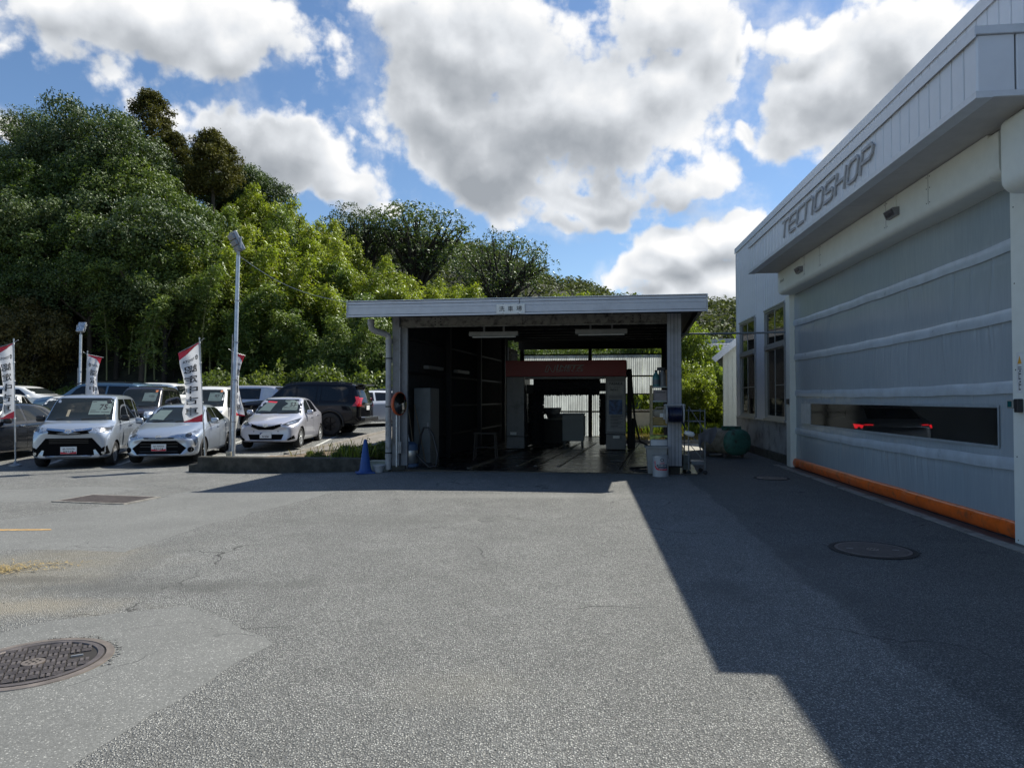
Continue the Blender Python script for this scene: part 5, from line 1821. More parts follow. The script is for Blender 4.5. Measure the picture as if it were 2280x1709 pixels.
mb = MB(); mb.lathe([(.122, .131), (.124, .16), (.112, .16), (.105, .131)], 20, capb=False, capt=False); mb.build('rim', MATS['pot plastic'], fp_, 40)
cm = thing('convex_mirror', 'oval orange-rimmed traffic mirror on a thin post at the left column', 'mirror', at(.19, -.25, 0), R(64))
mb = MB(); mb.tube([(0, 0, .1), (0, 0, 1.55)], .018, 10); mb.build('post', M_galv, cm, 60)
mb = MB(); mb.lathe([(.225, -.03), (.245, -.02), (.245, .02), (.19, .075), (.05, .10)], 24, Matrix.Translation((0, -.06, 1.40)) @ Matrix.Rotation(R(-90), 4, 'X')); mb.build('hood', mat('orange mirror shell', (.50, .09, .025), .45, var=.1), cm, 40)
mb = MB(); mb.lathe([(.222, -.03), (.15, -.05), (.0, -.062)], 24, Matrix.Translation((0, -.06, 1.40)) @ Matrix.Rotation(R(-90), 4, 'X'), capb=False, capt=False); mb.build('mirror_face', M_chrome, cm, 60)
# hose left on the asphalt in the shed mouth
mb = MB()
pts = [W(5.5, -.1, .035), W(5.0, .3, .035), W(4.9, .8, .035), W(5.3, 1.1, .035), W(5.7, .9, .035), W(5.6, .5, .035), W(5.1, .5, .035), W(4.95, .9, .035), W(5.3, 1.2, .035)]
mb.tube(pts, .014, 6)
tag(mb.build('garden_hose', M_rubber, None, 60), 'black hose coiled on the wet shed floor near the right column', 'hose')

# ------------------------------------------------------------------ cars
def paint(name, col, metal=0.55, rough=.32):
    return mat(name, col, rough, metal, var=.02, coat=1.0, spec=.5, rvar=.03)
P_silver = paint('silver blue paint', (.42, .47, .54), .55, .28)
P_silver2 = paint('pale silver paint', (.54, .54, .60), .4, .30)
P_black = mat('black paint', (.006, .006, .008), .12, 0, var=.02, coat=.25, spec=.25, rvar=.03)
P_white = paint('pearl white paint', (.74, .74, .72), 0, .3)
P_brown = paint('dark brown paint', (.035, .03, .032), .3, .25)
P_blue = paint('steel blue paint', (.09, .16, .23), .4, .3)
P_charcoal = paint('charcoal paint', (.012, .014, .018), .2, .22)
M_trim = mat('black trim', (.012, .012, .013), .4, var=.1)
M_grille = mat('black grille', (.004, .004, .0045), .75, var=.1, spec=.08)
M_lamp = mat('head lamp lens', (.55, .57, .58), .12, .75, var=.5, vscale=16)
M_lampd = mat('head lamp bezel', (.09, .095, .10), .15, .4, var=.5, vscale=20)
M_tail = mat('red tail lamp', (.42, .008, .012), .15, var=.35, vscale=18, coat=1)
M_alloy = mat('wheel silver', (.58, .59, .60), .35, .6, var=.06)
M_alloyb = mat('black wheel', (.014, .014, .015), .35, .3)
M_well = mat('wheel well', (.006, .006, .006), .9)
M_paper = mat('price card', (.11, .155, .155), .7, var=.06)
M_plate = mat('plate white', (.76, .76, .75), .5, var=.03)

_wheel = {}
def wheel_meshes(r, style):
    key = (round(r, 3), style)
    if key in _wheel: return _wheel[key]
    w = .19 if r < .35 else .25
    Q = Matrix.Rotation(R(90), 4, 'Y')
    rr = r * (.66 if style != 'steel' else .62)
    mb = MB()
    mb.lathe([(rr, -w / 2 + .01), (r * .93, -w / 2), (r, -w / 2 + .03), (r, w / 2 - .03), (r * .93, w / 2), (rr, w / 2 - .01)], 32, Q, False, False)
    tyre = mb.mesh('wheel', 40); tyre.materials.append(M_rubber)
    mb = MB()
    mb.lathe([(rr + .004, w / 2 - .012), (rr - .02, w / 2 - .02), (rr - .025, 0), (rr - .03, -w / 2 + .02)], 32, Q, False, False)
    mb.lathe([(.05, w / 2 - .015), (.045, w / 2 - .008), (.0, w / 2 - .006)], 16, Q, False, False)
    n = {'cap': 7, 'alloy': 5, 'black': 6, 'steel': 6, 'twist': 5}[style]
    for k in range(n):
        a = 2 * math.pi * k / n
        hw = {'cap': .20, 'alloy': .13, 'black': .09, 'steel': .12, 'twist': .2}[style]
        for s_ in ((-1, 1) if style in ('black', 'alloy') else (0,)):
            aa, dw = a + s_ * .17, hw * (.5 if s_ else 1)
            p = [(.04, -dw * .5), (rr - .015, -dw), (rr - .015, dw), (.04, dw * .5)]
            vs = []
            for q, th in p:
                tw = .25 * q / rr if style == 'twist' else 0
                for z in (w / 2 - .022, w / 2 - .055):
                    vs.append(Q @ Vector((q * math.cos(aa + tw) - th * rr * math.sin(aa + tw), q * math.sin(aa + tw) + th * rr * math.cos(aa + tw), z)))
            mb.add(vs, [(0, 2, 4, 6), (7, 5, 3, 1), (0, 1, 3, 2), (2, 3, 5, 4), (4, 5, 7, 6), (6, 7, 1, 0)])
    rim = mb.mesh('rim', 40); rim.materials.append(M_alloyb if style in ('black', 'steel') else M_alloy)
    mb = MB()
    mb.lathe([(rr - .02, w / 2 - .07), (.0, w / 2 - .075)], 24, Q, False, False)
    disc = mb.mesh('brake_disc'); disc.materials.append(M_black if style != 'cap' else M_greymetal)
    _wheel[key] = (tyre, rim, disc)
    return _wheel[key]

def fill(poly, step):
    """triangulated polygon with inner points"""
    pts = []
    n = len(poly)
    for i in range(n):
        a, c = Vector(poly[i]), Vector(poly[(i + 1) % n])
        k = max(1, int((c - a).length / step))
        pts += [a.lerp(c, j / k) for j in range(k)]
    m_ = len(pts)
    x0, x1 = min(p.x for p in pts), max(p.x for p in pts)
    y0, y1 = min(p.y for p in pts), max(p.y for p in pts)
    inner = []
    nx, ny = int((x1 - x0) / step), int((y1 - y0) / step)
    for i in range(1, nx + 1):
        for j in range(1, ny + 1):
            inner.append(Vector((x0 + i * step, y0 + j * step)))
    res = delaunay_2d_cdt(pts + inner, [(i, (i + 1) % m_) for i in range(m_)], [tuple(range(m_))], 1, 1e-6)
    return [tuple(p) for p in res[0]], [tuple(f) for f in res[2]]

class Car:
    def __init__(s, name, label, loc, phi, L, W_, stations, paint_, axles, r, style='cap', bow=.10, rbow=.08, rake=.0, group='used cars parked in the dealer yard', cat='car'):
        s.L, s.W = L, W_
        s.root = thing(name, label, cat, loc, phi, group)
        st = []
        for y, zb, zs, zt, w, wt_ in stations:
            st.append((y, zb, zs, zt, w, wt_))
        vs, fs = [], []
        NR = 13
        for y, zb, zs, zt, w, wt_ in st:
            ze = zt - min(.07, .5 * max(.01, zt - zs))
            half = [(0, zb), (.6 * w, zb), (.93 * w, zb + .01), (.992 * w, zb + .11), (w, zb + .45 * (zs - zb)), (w, zs - .07), (.968 * w, zs)]
            for t in (.35, .75):
                half.append((.968 * w + (wt_ - .968 * w) * t, zs + (ze - zs) * t))
            half += [(wt_, ze), (wt_ - .08, zt - .012), (.5 * wt_, zt), (0, zt + .012)]
            ring = half + [(-x, z) for x, z in half[-2:0:-1]]
            for x, z in ring:
                yy = y
                f = max(0, 1 - y / 1.0)
                yy += bow * 1.6 * (abs(x) / (W_ / 2)) ** 2.4 * f + rake * (z - .5) * f
                f = max(0, 1 - (L - y) / .8)
                yy -= rbow * 1.6 * (abs(x) / (W_ / 2)) ** 2.4 * f
                vs.append((x, yy - L / 2, z))
        n = 2 * (NR - 1)
        for i in range(len(st) - 1):
            for k in range(n):
                fs.append((i * n + k, i * n + (k + 1) % n, (i + 1) * n + (k + 1) % n, (i + 1) * n + k))
        for base, fl in ((0, False), ((len(st) - 1) * n, True)):
            for k in range(NR - 1):
                a, c = base + k, base + k + 1
                d, e = base + (n - k - 1) % n + (0 if k < NR - 1 else 0), base + (n - k) % n
                q = [a, c, d, e]
                q = [x for i_, x in enumerate(q) if x not in q[:i_]]
                if len(q) >= 3: fs.append(tuple(q if fl else q[::-1]))
        me = bpy.data.meshes.new('body')
        me.from_pydata(vs, [], fs)
        bm = bmesh.new(); bm.from_mesh(me); bmesh.ops.recalc_face_normals(bm, faces=bm.faces); bm.to_mesh(me); bm.free()
        o = bpy.data.objects.new('body', me)
        COL.objects.link(o)
        md = o.modifiers.new('s', 'SUBSURF'); md.levels = 2; md.render_levels = 2
        dg = bpy.context.evaluated_depsgraph_get()
        me2 = bpy.data.meshes.new_from_object(o.evaluated_get(dg))
        s.bvh = BVHTree.FromPolygons([v.co.copy() for v in me2.vertices], [tuple(p.vertices) for p in me2.polygons])
        o.modifiers.clear()
        o.data = me2
        me2.name = 'body'
        me2.materials.append(paint_); me2.materials.append(M_well)
        cut = MB()
        for ya in axles:
            cut.tube([(-W_, ya - L / 2, r - .01), (W_, ya - L / 2, r - .01)], r + .055, 30)
        cm_ = cut.mesh('cut'); cm_.materials.append(M_well)
        co = bpy.data.objects.new('cut', cm_); COL.objects.link(co)
        md = o.modifiers.new('b', 'BOOLEAN'); md.operation = 'DIFFERENCE'; md.object = co; md.solver = 'EXACT'; md.material_mode = 'TRANSFER'
        dg = bpy.context.evaluated_depsgraph_get()
        me3 = bpy.data.meshes.new_from_object(o.evaluated_get(dg))
        o.modifiers.clear()
        me3.name = 'body'
        o.data = me3
        bpy.data.objects.remove(co)
        shade(me3, 32)
        o.parent = s.root
        s.body = o
        ty, ri, di = wheel_meshes(r, style)
        for ya in axles:
            for sg_ in (-1, 1):
                wo_ = link('wheel', ty, None, s.root, (sg_ * (W_ / 2 - .115), ya - L / 2, r))
                wo_.rotation_euler = (R(17 * ya), 0, 0 if sg_ > 0 else math.pi)
                link('rim', ri, None, wo_); link('brake_disc', di, None, wo_)
    def proj(s, side, u, v, off):
        if side == 'front': o_, d = Vector((u, -6, v)), Vector((0, 1, 0))
        elif side == 'rear': o_, d = Vector((u, 6, v)), Vector((0, -1, 0))
        elif side == 'top': o_, d = Vector((u, v, 5)), Vector((0, 0, -1))
        else: o_, d = Vector((6 * side, u - s.L / 2, v)), Vector((-side, 0, 0))
        h = s.bvh.ray_cast(o_, d)
        if h[0] is None:
            h = s.bvh.find_nearest(o_ + d * 5.5)
        nrm = h[1] if h[1].dot(d) < 0 else -h[1]
        return h[0] + nrm * off
    def patch(s, name, m, side, poly, off=.004, step=.06, parent=None):
        vs, fs = fill(poly, step)
        b_ = MB(); b_.add([s.proj(side, u, v, off) for u, v in vs], fs)
        return b_.build(name, m, parent or s.root, 50)
    def both(s, name, m, poly, off=.004, step=.06):
        return [s.patch(name, m, sd, poly, off, step) for sd in (1, -1)]
    def lr(s, name, m, side, poly, off=.004, step=.05):
        return [s.patch(name, m, side, [(k * u, v) for u, v in poly], off, step) for k in (1, -1)]
    def text(s, name, m, side, body, u0, v0, w, off, h=None, parent=None, mirror=False):
        b_ = text_mb(body, lambda x_, y_: s.proj(side, u0 + x_, v0 + y_, off), w=w, h=h, offset=.015, mirror=mirror)
        return b_.build(name, m, parent or s.root)
    def line(s, pts, side, w=.011, off=.003, name='panel_gap', m=None):
        b_ = MB()
        for a, c in zip(pts, pts[1:]):
            a, c = Vector(a), Vector(c)
            k = max(1, int((c - a).length / .08))
            d = (c - a).normalized(); n_ = Vector((-d.y, d.x)) * w / 2
            for i in range(k):
                p, q = a.lerp(c, i / k), a.lerp(c, (i + 1) / k)
                b_.add([s.proj(side, *(p - n_), off), s.proj(side, *(q - n_), off), s.proj(side, *(q + n_), off), s.proj(side, *(p + n_), off)], [(0, 1, 2, 3)])
        return b_.build(name, m or M_trim, s.root)
    def plate(s, z, kind, sd='front', w=.33, h=.165):
        c = s.proj(sd, 0, z, .02)
        k = -1 if sd == 'front' else 1
        b_ = MB(); b_.bbox(-w / 2, w / 2, c.y - .008, c.y + .008, z - h / 2, z + h / 2, .004)
        p = b_.build('plate', M_plate, s.root)
        f = lambda x_, z_: Vector((x_ * -k, c.y + k * .0095, z + z_))
        if kind == 'dealer':
            b_ = MB()
            b_.add([f(-w / 2 + .004, -h / 2 + .004), f(w / 2 - .004, -h / 2 + .004), f(w / 2 - .004, -h / 2 + .05), f(0, -h / 2 + .02), f(-w / 2 + .004, -h / 2 + .05)], [(0, 1, 2, 3, 4)])
            b_.build('red_edge', M_red, p)
            b_ = MB()
            text_mb('TOYOTA', lambda x_, y_: f(.04 + x_, .03 + y_), w=.17, h=.036, offset=.03, mbuf=b_)
            text_mb('認定中古車', lambda x_, y_: f(x_, -.03 + y_), w=.21, h=.04, offset=.03, mbuf=b_)
            for rx, rz_, cx_, cz_ in ((.026, .017, -.09, .03), (.010, .016, -.09, .031), (.018, .008, -.09, .038)):
                for t in range(16):
                    a0, a1 = 2 * math.pi * t / 16, 2 * math.pi * (t + 1) / 16
                    b_.add([f(cx_ + q * rx * math.cos(a), cz_ + q * rz_ * math.sin(a)) for q, a in ((.82, a0), (1.1, a0), (1.1, a1), (.82, a1))], [(0, 1, 2, 3)])
            b_.build('lettering', M_print, p)
        elif kind == 'ucar':
            b_ = MB(); text_mb('U-Car', lambda x_, y_: f(.01 + x_, -.025 + y_), w=.2, h=.045, offset=.05, shear=.3, mbuf=b_)
            b_.build('lettering', M_print, p)
            b_ = MB(); b_.add([f(-w / 2 + .005, h / 2 - .005), f(-w / 2 + .09, h / 2 - .005), f(-w / 2 + .04, h / 2 - .04), f(-w / 2 + .005, h / 2 - .075)], [(0, 1, 2, 3)])
            b_.build('blue_corner', mat('navy print', (.02, .04, .15), .5), p)
        return p
    def badge(s, z, m=M_chrome, r=.05):
        c = s.proj('front', 0, z, .01)
        b_ = MB()
        for rx, rz_, dz in ((r * 1.25, r * .82, 0), (r * .42, r * .78, .004), (r * .85, r * .36, r * .35)):
            for t in range(20):
                a0, a1 = 2 * math.pi * t / 20, 2 * math.pi * (t + 1) / 20
                b_.add([Vector((q * rx * math.cos(a), c.y - .006, z + dz + q * rz_ * math.sin(a))) for q, a in ((.82, a0), (1.08, a0), (1.08, a1), (.82, a1))], [(0, 1, 2, 3)])
        return b_.build('badge', m, s.root)
    def mirror(s, y, z, m, cap=True, wd=.0):
        for sg_ in (-1, 1):
            x = abs(s.proj(1, y, z, 0).x)
            b_ = MB()
            b_.bbox(x + .03, x + .22 + wd, y - s.L / 2 - .06, y - s.L / 2 + .05, z - .02, z + .13 + wd, .04)
            b_.bar((x - .03, y - s.L / 2, z + .01), (x + .08, y - s.L / 2, z + .02), .05, .035)
            b_.v = [(p[0] * sg_, p[1], p[2]) for p in b_.v]
            b_.build('wing_mirror', m, s.root, 50)
    def handle(s, y, z, m):
        for sg_ in (-1, 1):
            p = s.proj(sg_, y, z, .02)
            b_ = MB(); b_.bbox(p.x - .012, p.x + .012, p.y - .09, p.y + .09, z - .015, z + .015, .008)
            b_.build('door_handle', m, s.root, 50)
    def wiper(s, z0=None, cowl=0.0):
        b_ = MB()
        for x0, x1, dz in ((-.45, .02, .0), (.08, .55, .0)):
            a = s.proj('front', x0, z0, .02); c = s.proj('front', x1, z0 + .035, .015)
            b_.tube([a, a.lerp(c, .5) + Vector((0, -.005, .0)), c], .010, 5)
        b_.build('wiper', M_black, s.root)
    def card(s, x0, x1, z0, z1, num, side='front'):
        p = s.patch('price_card', M_paper, side, [(x0, z0), (x1, z0), (x1, z1), (x0, z1)], .008, .2)
        if num:
            s.text('lettering', M_print, side, num, x0 + (x1 - x0) * .62, z0 + (z1 - z0) * .55, (x1 - x0) * .38, .010, parent=p)
            s.text('small_print', M_print, side, '万円', x0 + (x1 - x0) * .9, z0 + (z1 - z0) * .5, (x1 - x0) * .14, .010, parent=p)
            b_ = MB()
            for k, (a, c, z) in enumerate(((.05, .95, .9), (.05, .5, .16), (.55, .95, .16), (.05, .3, .28))):
                q = [(x0 + (x1 - x0) * a, z0 + (z1 - z0) * z), (x0 + (x1 - x0) * c, z0 + (z1 - z0) * z), (x0 + (x1 - x0) * c, z0 + (z1 - z0) * (z + .035)), (x0 + (x1 - x0) * a, z0 + (z1 - z0) * (z + .035))]
                b_.add([s.proj(side, u, v, .010) for u, v in q], [(0, 1, 2, 3)])
            tag(b_.build('ruled_line', M_print, p), kind='stuff')
        return p

SQ = lambda x0, x1, z0, z1: [(x0, z0), (x1, z0), (x1, z1), (x0, z1)]

def front_pos(u, Y, phi, L, W_):
    """car centre from the sight-line to its near right front corner at distance Y"""
    x = (u * K - CX) / F * Y
    ex, ey = Vector((math.cos(phi), math.sin(phi))), Vector((-math.sin(phi), math.cos(phi)))
    c = Vector((x, Y)) - ex * W_ / 2 + ey * L / 2
    return (c.x, c.y, gz(c.x, c.y))

TALL = lambda H=1.735, w=.835: [(0, .30, .60, .80, w * .82, w * .70), (.05, .23, .68, .90, w * .90, w * .76), (.22, .20, .84, 1.0, w * .975, w * .82), (.5, .19, .95, 1.06, w, w * .84), (.78, .19, 1.0, 1.10, w, w * .86),
    (.92, .19, 1.03, 1.20, w, w * .86), (1.18, .19, 1.04, 1.44, w, w * .83), (1.42, .19, 1.05, H - .08, w, w * .80), (1.62, .19, 1.05, H - .012, w, w * .785), (2.4, .19, 1.05, H, w, w * .78), (3.15, .19, 1.05, H - .02, w, w * .77),
    (3.45, .19, 1.05, H - .06, w * .99, w * .76), (3.58, .22, 1.0, H - .22, w * .97, w * .755), (3.65, .26, .95, H - .6, w * .94, w * .75), (3.70, .36, .9, 1.0, w * .89, w * .73)]

# --- silver boxy van in the front row
phi = R(17)
c = Car('parked_car', 'silver boxy minivan nose-on in the front row between the two left flags', front_pos(236, 16.0, phi, 3.7, 1.67), phi, 3.7, 1.67, TALL(), P_silver, (.74, 3.23), .29, 'cap', .09)
c.patch('windscreen', M_carglass, 'front', [(-.70, 1.09), (.70, 1.09), (.62, 1.63), (-.62, 1.63)], .004, .1)
c.both('side_window', M_privacy, [(1.08, 1.09), (2.02, 1.09), (2.02, 1.60), (1.55, 1.60)])
c.both('side_window', M_privacy, [(2.10, 1.09), (2.92, 1.09), (2.92, 1.60), (2.10, 1.60)])
c.both('side_window', M_privacy, [(3.02, 1.12), (3.42, 1.12), (3.38, 1.57), (3.02, 1.58)])
c.line([(2.06, 1.06), (2.06, .3)], 1); c.line([(2.97, 1.06), (2.97, .5)], 1); c.line([(1.02, 1.05), (1.02, .4)], 1); c.line([(1.0, .28), (2.9, .28)], 1)
c.patch('chrome_bar', M_chrome, 'front', [(-.46, .93), (-.10, .90), (0, .86), (.10, .90), (.46, .93), (.46, .89), (.12, .85), (0, .80), (-.12, .85), (-.46, .89)], .007, .05)
c.patch('upper_grille', M_grille, 'front', [(-.46, .888), (-.12, .848), (0, .80), (.12, .848), (.46, .888), (.42, .80), (.1, .775), (-.1, .775), (-.42, .80)], .005, .05)
c.badge(.855)
c.lr('headlight', M_lamp, 'front', [(.47, .93), (.80, .965), (.80, .84), (.52, .81)], .006)
c.lr('lamp_bezel', M_lampd, 'front', [(.62, .92), (.795, .935), (.795, .86), (.62, .84)], .008)
lg = c.patch('lower_grille', M_grille, 'front', [(-.47, .70), (.47, .70), (.66, .46), (.56, .27), (-.56, .27), (-.66, .46)], .005, .06)
for z in (.66, .62, .58):
    c.patch('grille_bar', M_trim, 'front', SQ(-.40, .40, z, z + .018), .018, .1, lg)
c.lr('fog_recess', M_grille, 'front', [(.60, .42), (.76, .52), (.79, .33), (.60, .27)], .006)
c.lr('fog_lamp', M_lamp, 'front', [(.69 + .035 * math.cos(t), .345 + .035 * math.sin(t)) for t in [k * .628 for k in range(10)]], .012)
c.lr('silver_fin', P_silver, 'front', [(.50, .42), (.54, .43), (.63, .29), (.60, .265), (.44, .265), (.52, .30)], .016)
c.plate(.42, 'dealer')
c.card(.16, .62, 1.22, 1.55, '75')
c.patch('dashboard_tray', mat('beige interior', (.26, .23, .17), .8), 'front', SQ(-.30, -.24, 1.16, 1.34), .006, .2)
c.wiper(1.10)
c.mirror(1.18, 1.08, M_black)
c.handle(1.98, .93, M_chrome); c.handle(2.18, .93, M_chrome)
c.patch('washer_jet', M_black, 'front', SQ(-.02, .02, 1.585, 1.61), .008, .1)

HATCH = lambda L, H, w, nose=.60: [(0, .27, nose - .10, nose, w * .74, w * .56), (.07, .20, nose - .02, nose + .10, w * .88, w * .68), (.30, .18, .70, .82, w * .965, w * .77), (.68, .18, .80, .915, w, w * .80), (1.02, .185, .87, .975, w, w * .83),
    (1.22, .185, .89, 1.05, w, w * .83), (1.58, .185, .91, H - .17, w, w * .77), (1.86, .185, .93, H - .035, w, w * .72), (2.15, .185, .94, H, w, w * .70), (L - 1.25, .185, .96, H - .01, w, w * .69), (L - .75, .185, .99, H - .07, w * .99, w * .67),
    (L - .42, .19, 1.01, H - .19, w * .97, w * .655), (L - .2, .21, 1.0, H - .38, w * .945, w * .65), (L - .06, .27, .9, .98, w * .88, w * .64), (L, .36, .8, .85, w * .80, w * .6)]

# --- silver sleek hatchback
phi = R(10)
c = Car('parked_car', 'silver sleek hatchback with a wide black grille partly behind the right front flag', front_pos(424, 16.35, phi, 4.0, 1.695), phi, 4.0, 1.695, HATCH(4.0, 1.445, .8475, .62), P_silver, (.82, 3.37), .30, 'black', .13, rake=.12)
c.patch('windscreen', M_carglass, 'front', [(-.70, .985), (.70, .985), (.58, 1.36), (-.58, 1.36)], .004, .1)
c.both('side_window', M_privacy, [(1.38, .975), (2.28, .985), (2.28, 1.35), (2.0, 1.355), (1.75, 1.27)])
c.both('side_window', M_privacy, [(2.34, .985), (3.2, 1.04), (3.05, 1.28), (2.75, 1.345), (2.34, 1.35)])
c.line([(2.31, .96), (2.31, .32)], 1); c.line([(3.22, 1.0), (3.05, .6), (3.0, .5)], 1); c.line([(1.25, .93), (1.2, .35)], 1); c.line([(1.2, .29), (3.0, .29)], 1)
c.patch('upper_slot', M_trim, 'front', [(-.36, .655), (.36, .655), (.32, .625), (-.32, .625)], .005, .06)
c.badge(.665)
c.lr('headlight', M_lamp, 'front', [(.42, .66), (.60, .77), (.755, .845), (.785, .73), (.70, .635), (.52, .625)], .006)
c.lr('lamp_bezel', M_lampd, 'front', [(.61 + .06 * math.cos(t), .70 + .05 * math.sin(t)) for t in [k * .628 for k in range(10)]], .010)
lg = c.patch('lower_grille', M_grille, 'front', [(-.38, .58), (.38, .58), (.60, .40), (.44, .21), (-.44, .21), (-.60, .40)], .006, .06)
for z in (.50, .43, .31):
    c.patch('grille_bar', M_trim, 'front', SQ(-.42, .42, z, z + .018), .018, .1, lg)
c.lr('fog_recess', M_grille, 'front', [(.685 + .062 * math.cos(t), .36 + .065 * math.sin(t)) for t in [k * .524 for k in range(12)]], .006)
c.lr('side_lamp', M_lamp, 'front', [(.70, .44), (.76, .56), (.785, .55), (.765, .42)], .008)
c.plate(.42, 'dealer')
c.patch('price_card', M_paper, 'front', [(-.60, 1.02), (-.24, 1.02), (-.14, 1.28), (-.44, 1.28)], .008, .2)
b_ = c.card(-.55, -.27, 1.03, 1.2, None)
c.wiper(.99)
c.mirror(1.50, .96, P_silver)
c.handle(2.15, .85, P_silver); c.handle(3.02, .90, P_silver)

# --- pale silver compact
phi = R(3)
c = Car('parked_car', 'pale silver compact hatchback behind the tall lamp post with a V-shaped grille', front_pos(638, 19.5, phi, 3.885, 1.695), phi, 3.885, 1.695, HATCH(3.885, 1.51, .8475, .66), P_silver2, (.80, 3.31), .30, 'cap', .12, rake=.10)
c.patch('windscreen', M_carglass, 'front', [(-.70, 1.0), (.70, 1.0), (.60, 1.43), (-.60, 1.43)], .004, .1)
c.both('side_window', M_carglass, [(1.42, 1.0), (2.16, 1.01), (2.16, 1.415), (1.98, 1.41), (1.72, 1.30)])
c.both('side_window', M_privacy, [(2.24, 1.01), (2.95, 1.05), (2.80, 1.35), (2.62, 1.40), (2.24, 1.415)])
c.line([(2.20, .97), (2.20, .32)], 1); c.line([(3.05, 1.0), (2.95, .6)], 1); c.line([(1.22, .95), (1.18, .35)], 1); c.line([(1.2, .29), (2.95, .29)], 1)
c.patch('grille', M_grille, 'front', [(-.44, .73), (0, .63), (.44, .73), (.42, .65), (.2, .56), (-.2, .56), (-.42, .65)], .006, .06)
c.badge(.685)
c.lr('headlight', M_lampd, 'front', [(.44, .70), (.66, .82), (.785, .88), (.79, .76), (.60, .665)], .006)
c.lr('lamp_lens', M_lamp, 'front', [(.54, .72), (.68, .79), (.74, .80), (.73, .74), (.6, .70)], .010)
lg = c.patch('lower_grille', M_grille, 'front', [(-.50, .43), (.50, .43), (.42, .22), (-.42, .22)], .006, .06)
c.lr('side_vent', M_grille, 'front', [(.58, .28), (.755, .40), (.77, .30), (.62, .25)], .006)
c.lr('parking_sensor', M_black, 'front', SQ(.325, .355, .50, .53), .008, .1)
c.plate(.40, 'ucar')
c.card(.12, .56, 1.10, 1.40, '53')
c.patch('price_card', M_paper, 'front', [(-.58, 1.06), (-.22, 1.05), (-.10, 1.34), (-.40, 1.36)], .008, .2)
c.patch('red_strip', M_red, 'front', [(-.40, 1.335), (-.13, 1.31), (-.10, 1.35), (-.385, 1.37)], .010, .2)
c.wiper(1.0)
c.mirror(1.52, .98, P_silver2)
c.handle(2.05, .88, P_silver2); c.handle(2.85, .93, P_silver2)

# --- black off-roader seen from its rear corner
def suv_st(L, H, w):
    return [(0, .42, .80, 1.0, w * .84, w * .70), (.08, .36, .92, 1.10, w * .93, w * .78), (.4, .34, 1.04, 1.18, w, w * .84), (1.0, .34, 1.08, 1.22, w, w * .86), (1.35, .34, 1.10, 1.25, w, w * .86), (1.5, .34, 1.12, 1.36, w, w * .84),
            (1.85, .34, 1.13, H - .16, w, w * .79), (2.1, .34, 1.14, H - .03, w, w * .76), (2.8, .34, 1.15, H, w, w * .75), (L - .8, .34, 1.16, H - .02, w, w * .74), (L - .35, .34, 1.16, H - .05, w * .99, w * .735), (L - .2, .36, 1.14, H - .20, w * .975, w * .73),
            (L - .08, .40, 1.08, 1.25, w * .95, w * .73), (L, .5, .98, 1.08, w * .90, w * .72)]
def psi_car(u_near, Y, psi, L, W_):
    """facing left; near rear corner on the sight-line"""
    x = (u_near * K - CX) / F * Y
    C0 = Vector((x, Y)); fw = Vector((-math.cos(psi), math.sin(psi))); sd = Vector((math.sin(psi), math.cos(psi)))
    c0 = C0 + fw * L / 2 + sd * W_ / 2
    return (c0.x, c0.y, gz(c0.x, c0.y)), math.atan2(fw.x, -fw.y)
loc, phi = psi_car(779, 23.6, R(6), 4.82, 1.885)
c = Car('parked_car', 'large black off-road wagon with red tail lamps parked side-on beside the wash shed', loc, phi, 4.82, 1.885, suv_st(4.82, 1.88, .9425), P_black, (.92, 3.71), .40, 'steel', .08, .05)
c.both('side_window', M_privacy, [(1.72, 1.20), (2.42, 1.20), (2.42, 1.70), (2.15, 1.70), (1.95, 1.58)])
c.both('side_window', M_privacy, [(2.50, 1.20), (3.18, 1.20), (3.18, 1.71), (2.50, 1.71)])
c.both('side_window', M_privacy, [(3.38, 1.20), (4.15, 1.22), (4.35, 1.50), (4.25, 1.69), (3.38, 1.71)])
c.both('side_window', M_privacy, [(3.22, 1.20), (3.34, 1.20), (3.34, 1.71), (3.22, 1.71)])
c.patch('rear_window', M_glass, 'rear', [(-.62, 1.30), (.62, 1.30), (.58, 1.68), (-.58, 1.68)], .006, .1)
c.patch('windscreen', M_carglass, 'front', [(-.78, 1.27), (.78, 1.27), (.68, 1.75), (-.68, 1.75)], .004, .12)
for sd in (1, -1):
    c.patch('tail_lamp', M_tail, 'rear', [(sd * .66, 1.02), (sd * .84, 1.0), (sd * .80, 1.32), (sd * .70, 1.36), (sd * .72, 1.18)], .02, .06)
    c.patch('tail_lamp', M_tail, sd, [(4.50, 1.02), (4.76, 1.0), (4.72, 1.30), (4.56, 1.36), (4.62, 1.18)], .02, .06)
    c.line([(2.46, 1.18), (2.46, .5)], sd); c.line([(3.30, 1.18), (3.28, .8)], sd)
    b_ = MB(); b_.tube([(sd * .60, y - 2.41, 1.865 + dz) for y, dz in ((1.95, -.10), (2.2, -.02), (3.0, .0), (4.1, -.01), (4.4, -.06))], .02, 8); b_.build('roof_rail', M_trim, c.root, 60)
    for ya in (.92, 3.71):
        b_ = MB()
        pts = [(sd * .935, ya - 2.41 + .50 * math.cos(R(a)), .40 + .50 * math.sin(R(a))) for a in range(-10, 191, 15)]
        b_.tube(pts, .035, 8); b_.build('arch_flare', M_trim, c.root, 60)
b_ = MB(); b_.bbox(-.62, .62, 2.12, 2.42, 1.75, 1.79, .015); b_.build('rear_spoiler', P_black, c.root)
c.patch('garnish', M_chrome, 'rear', SQ(-.42, .42, 1.08, 1.12), .015, .1)
p = c.plate(.96, 'none', 'rear')
b_ = MB(); b_.bbox(-.80, .80, 2.36, 2.52, .50, .62, .03); b_.build('rear_bumper', M_trim, c.root)
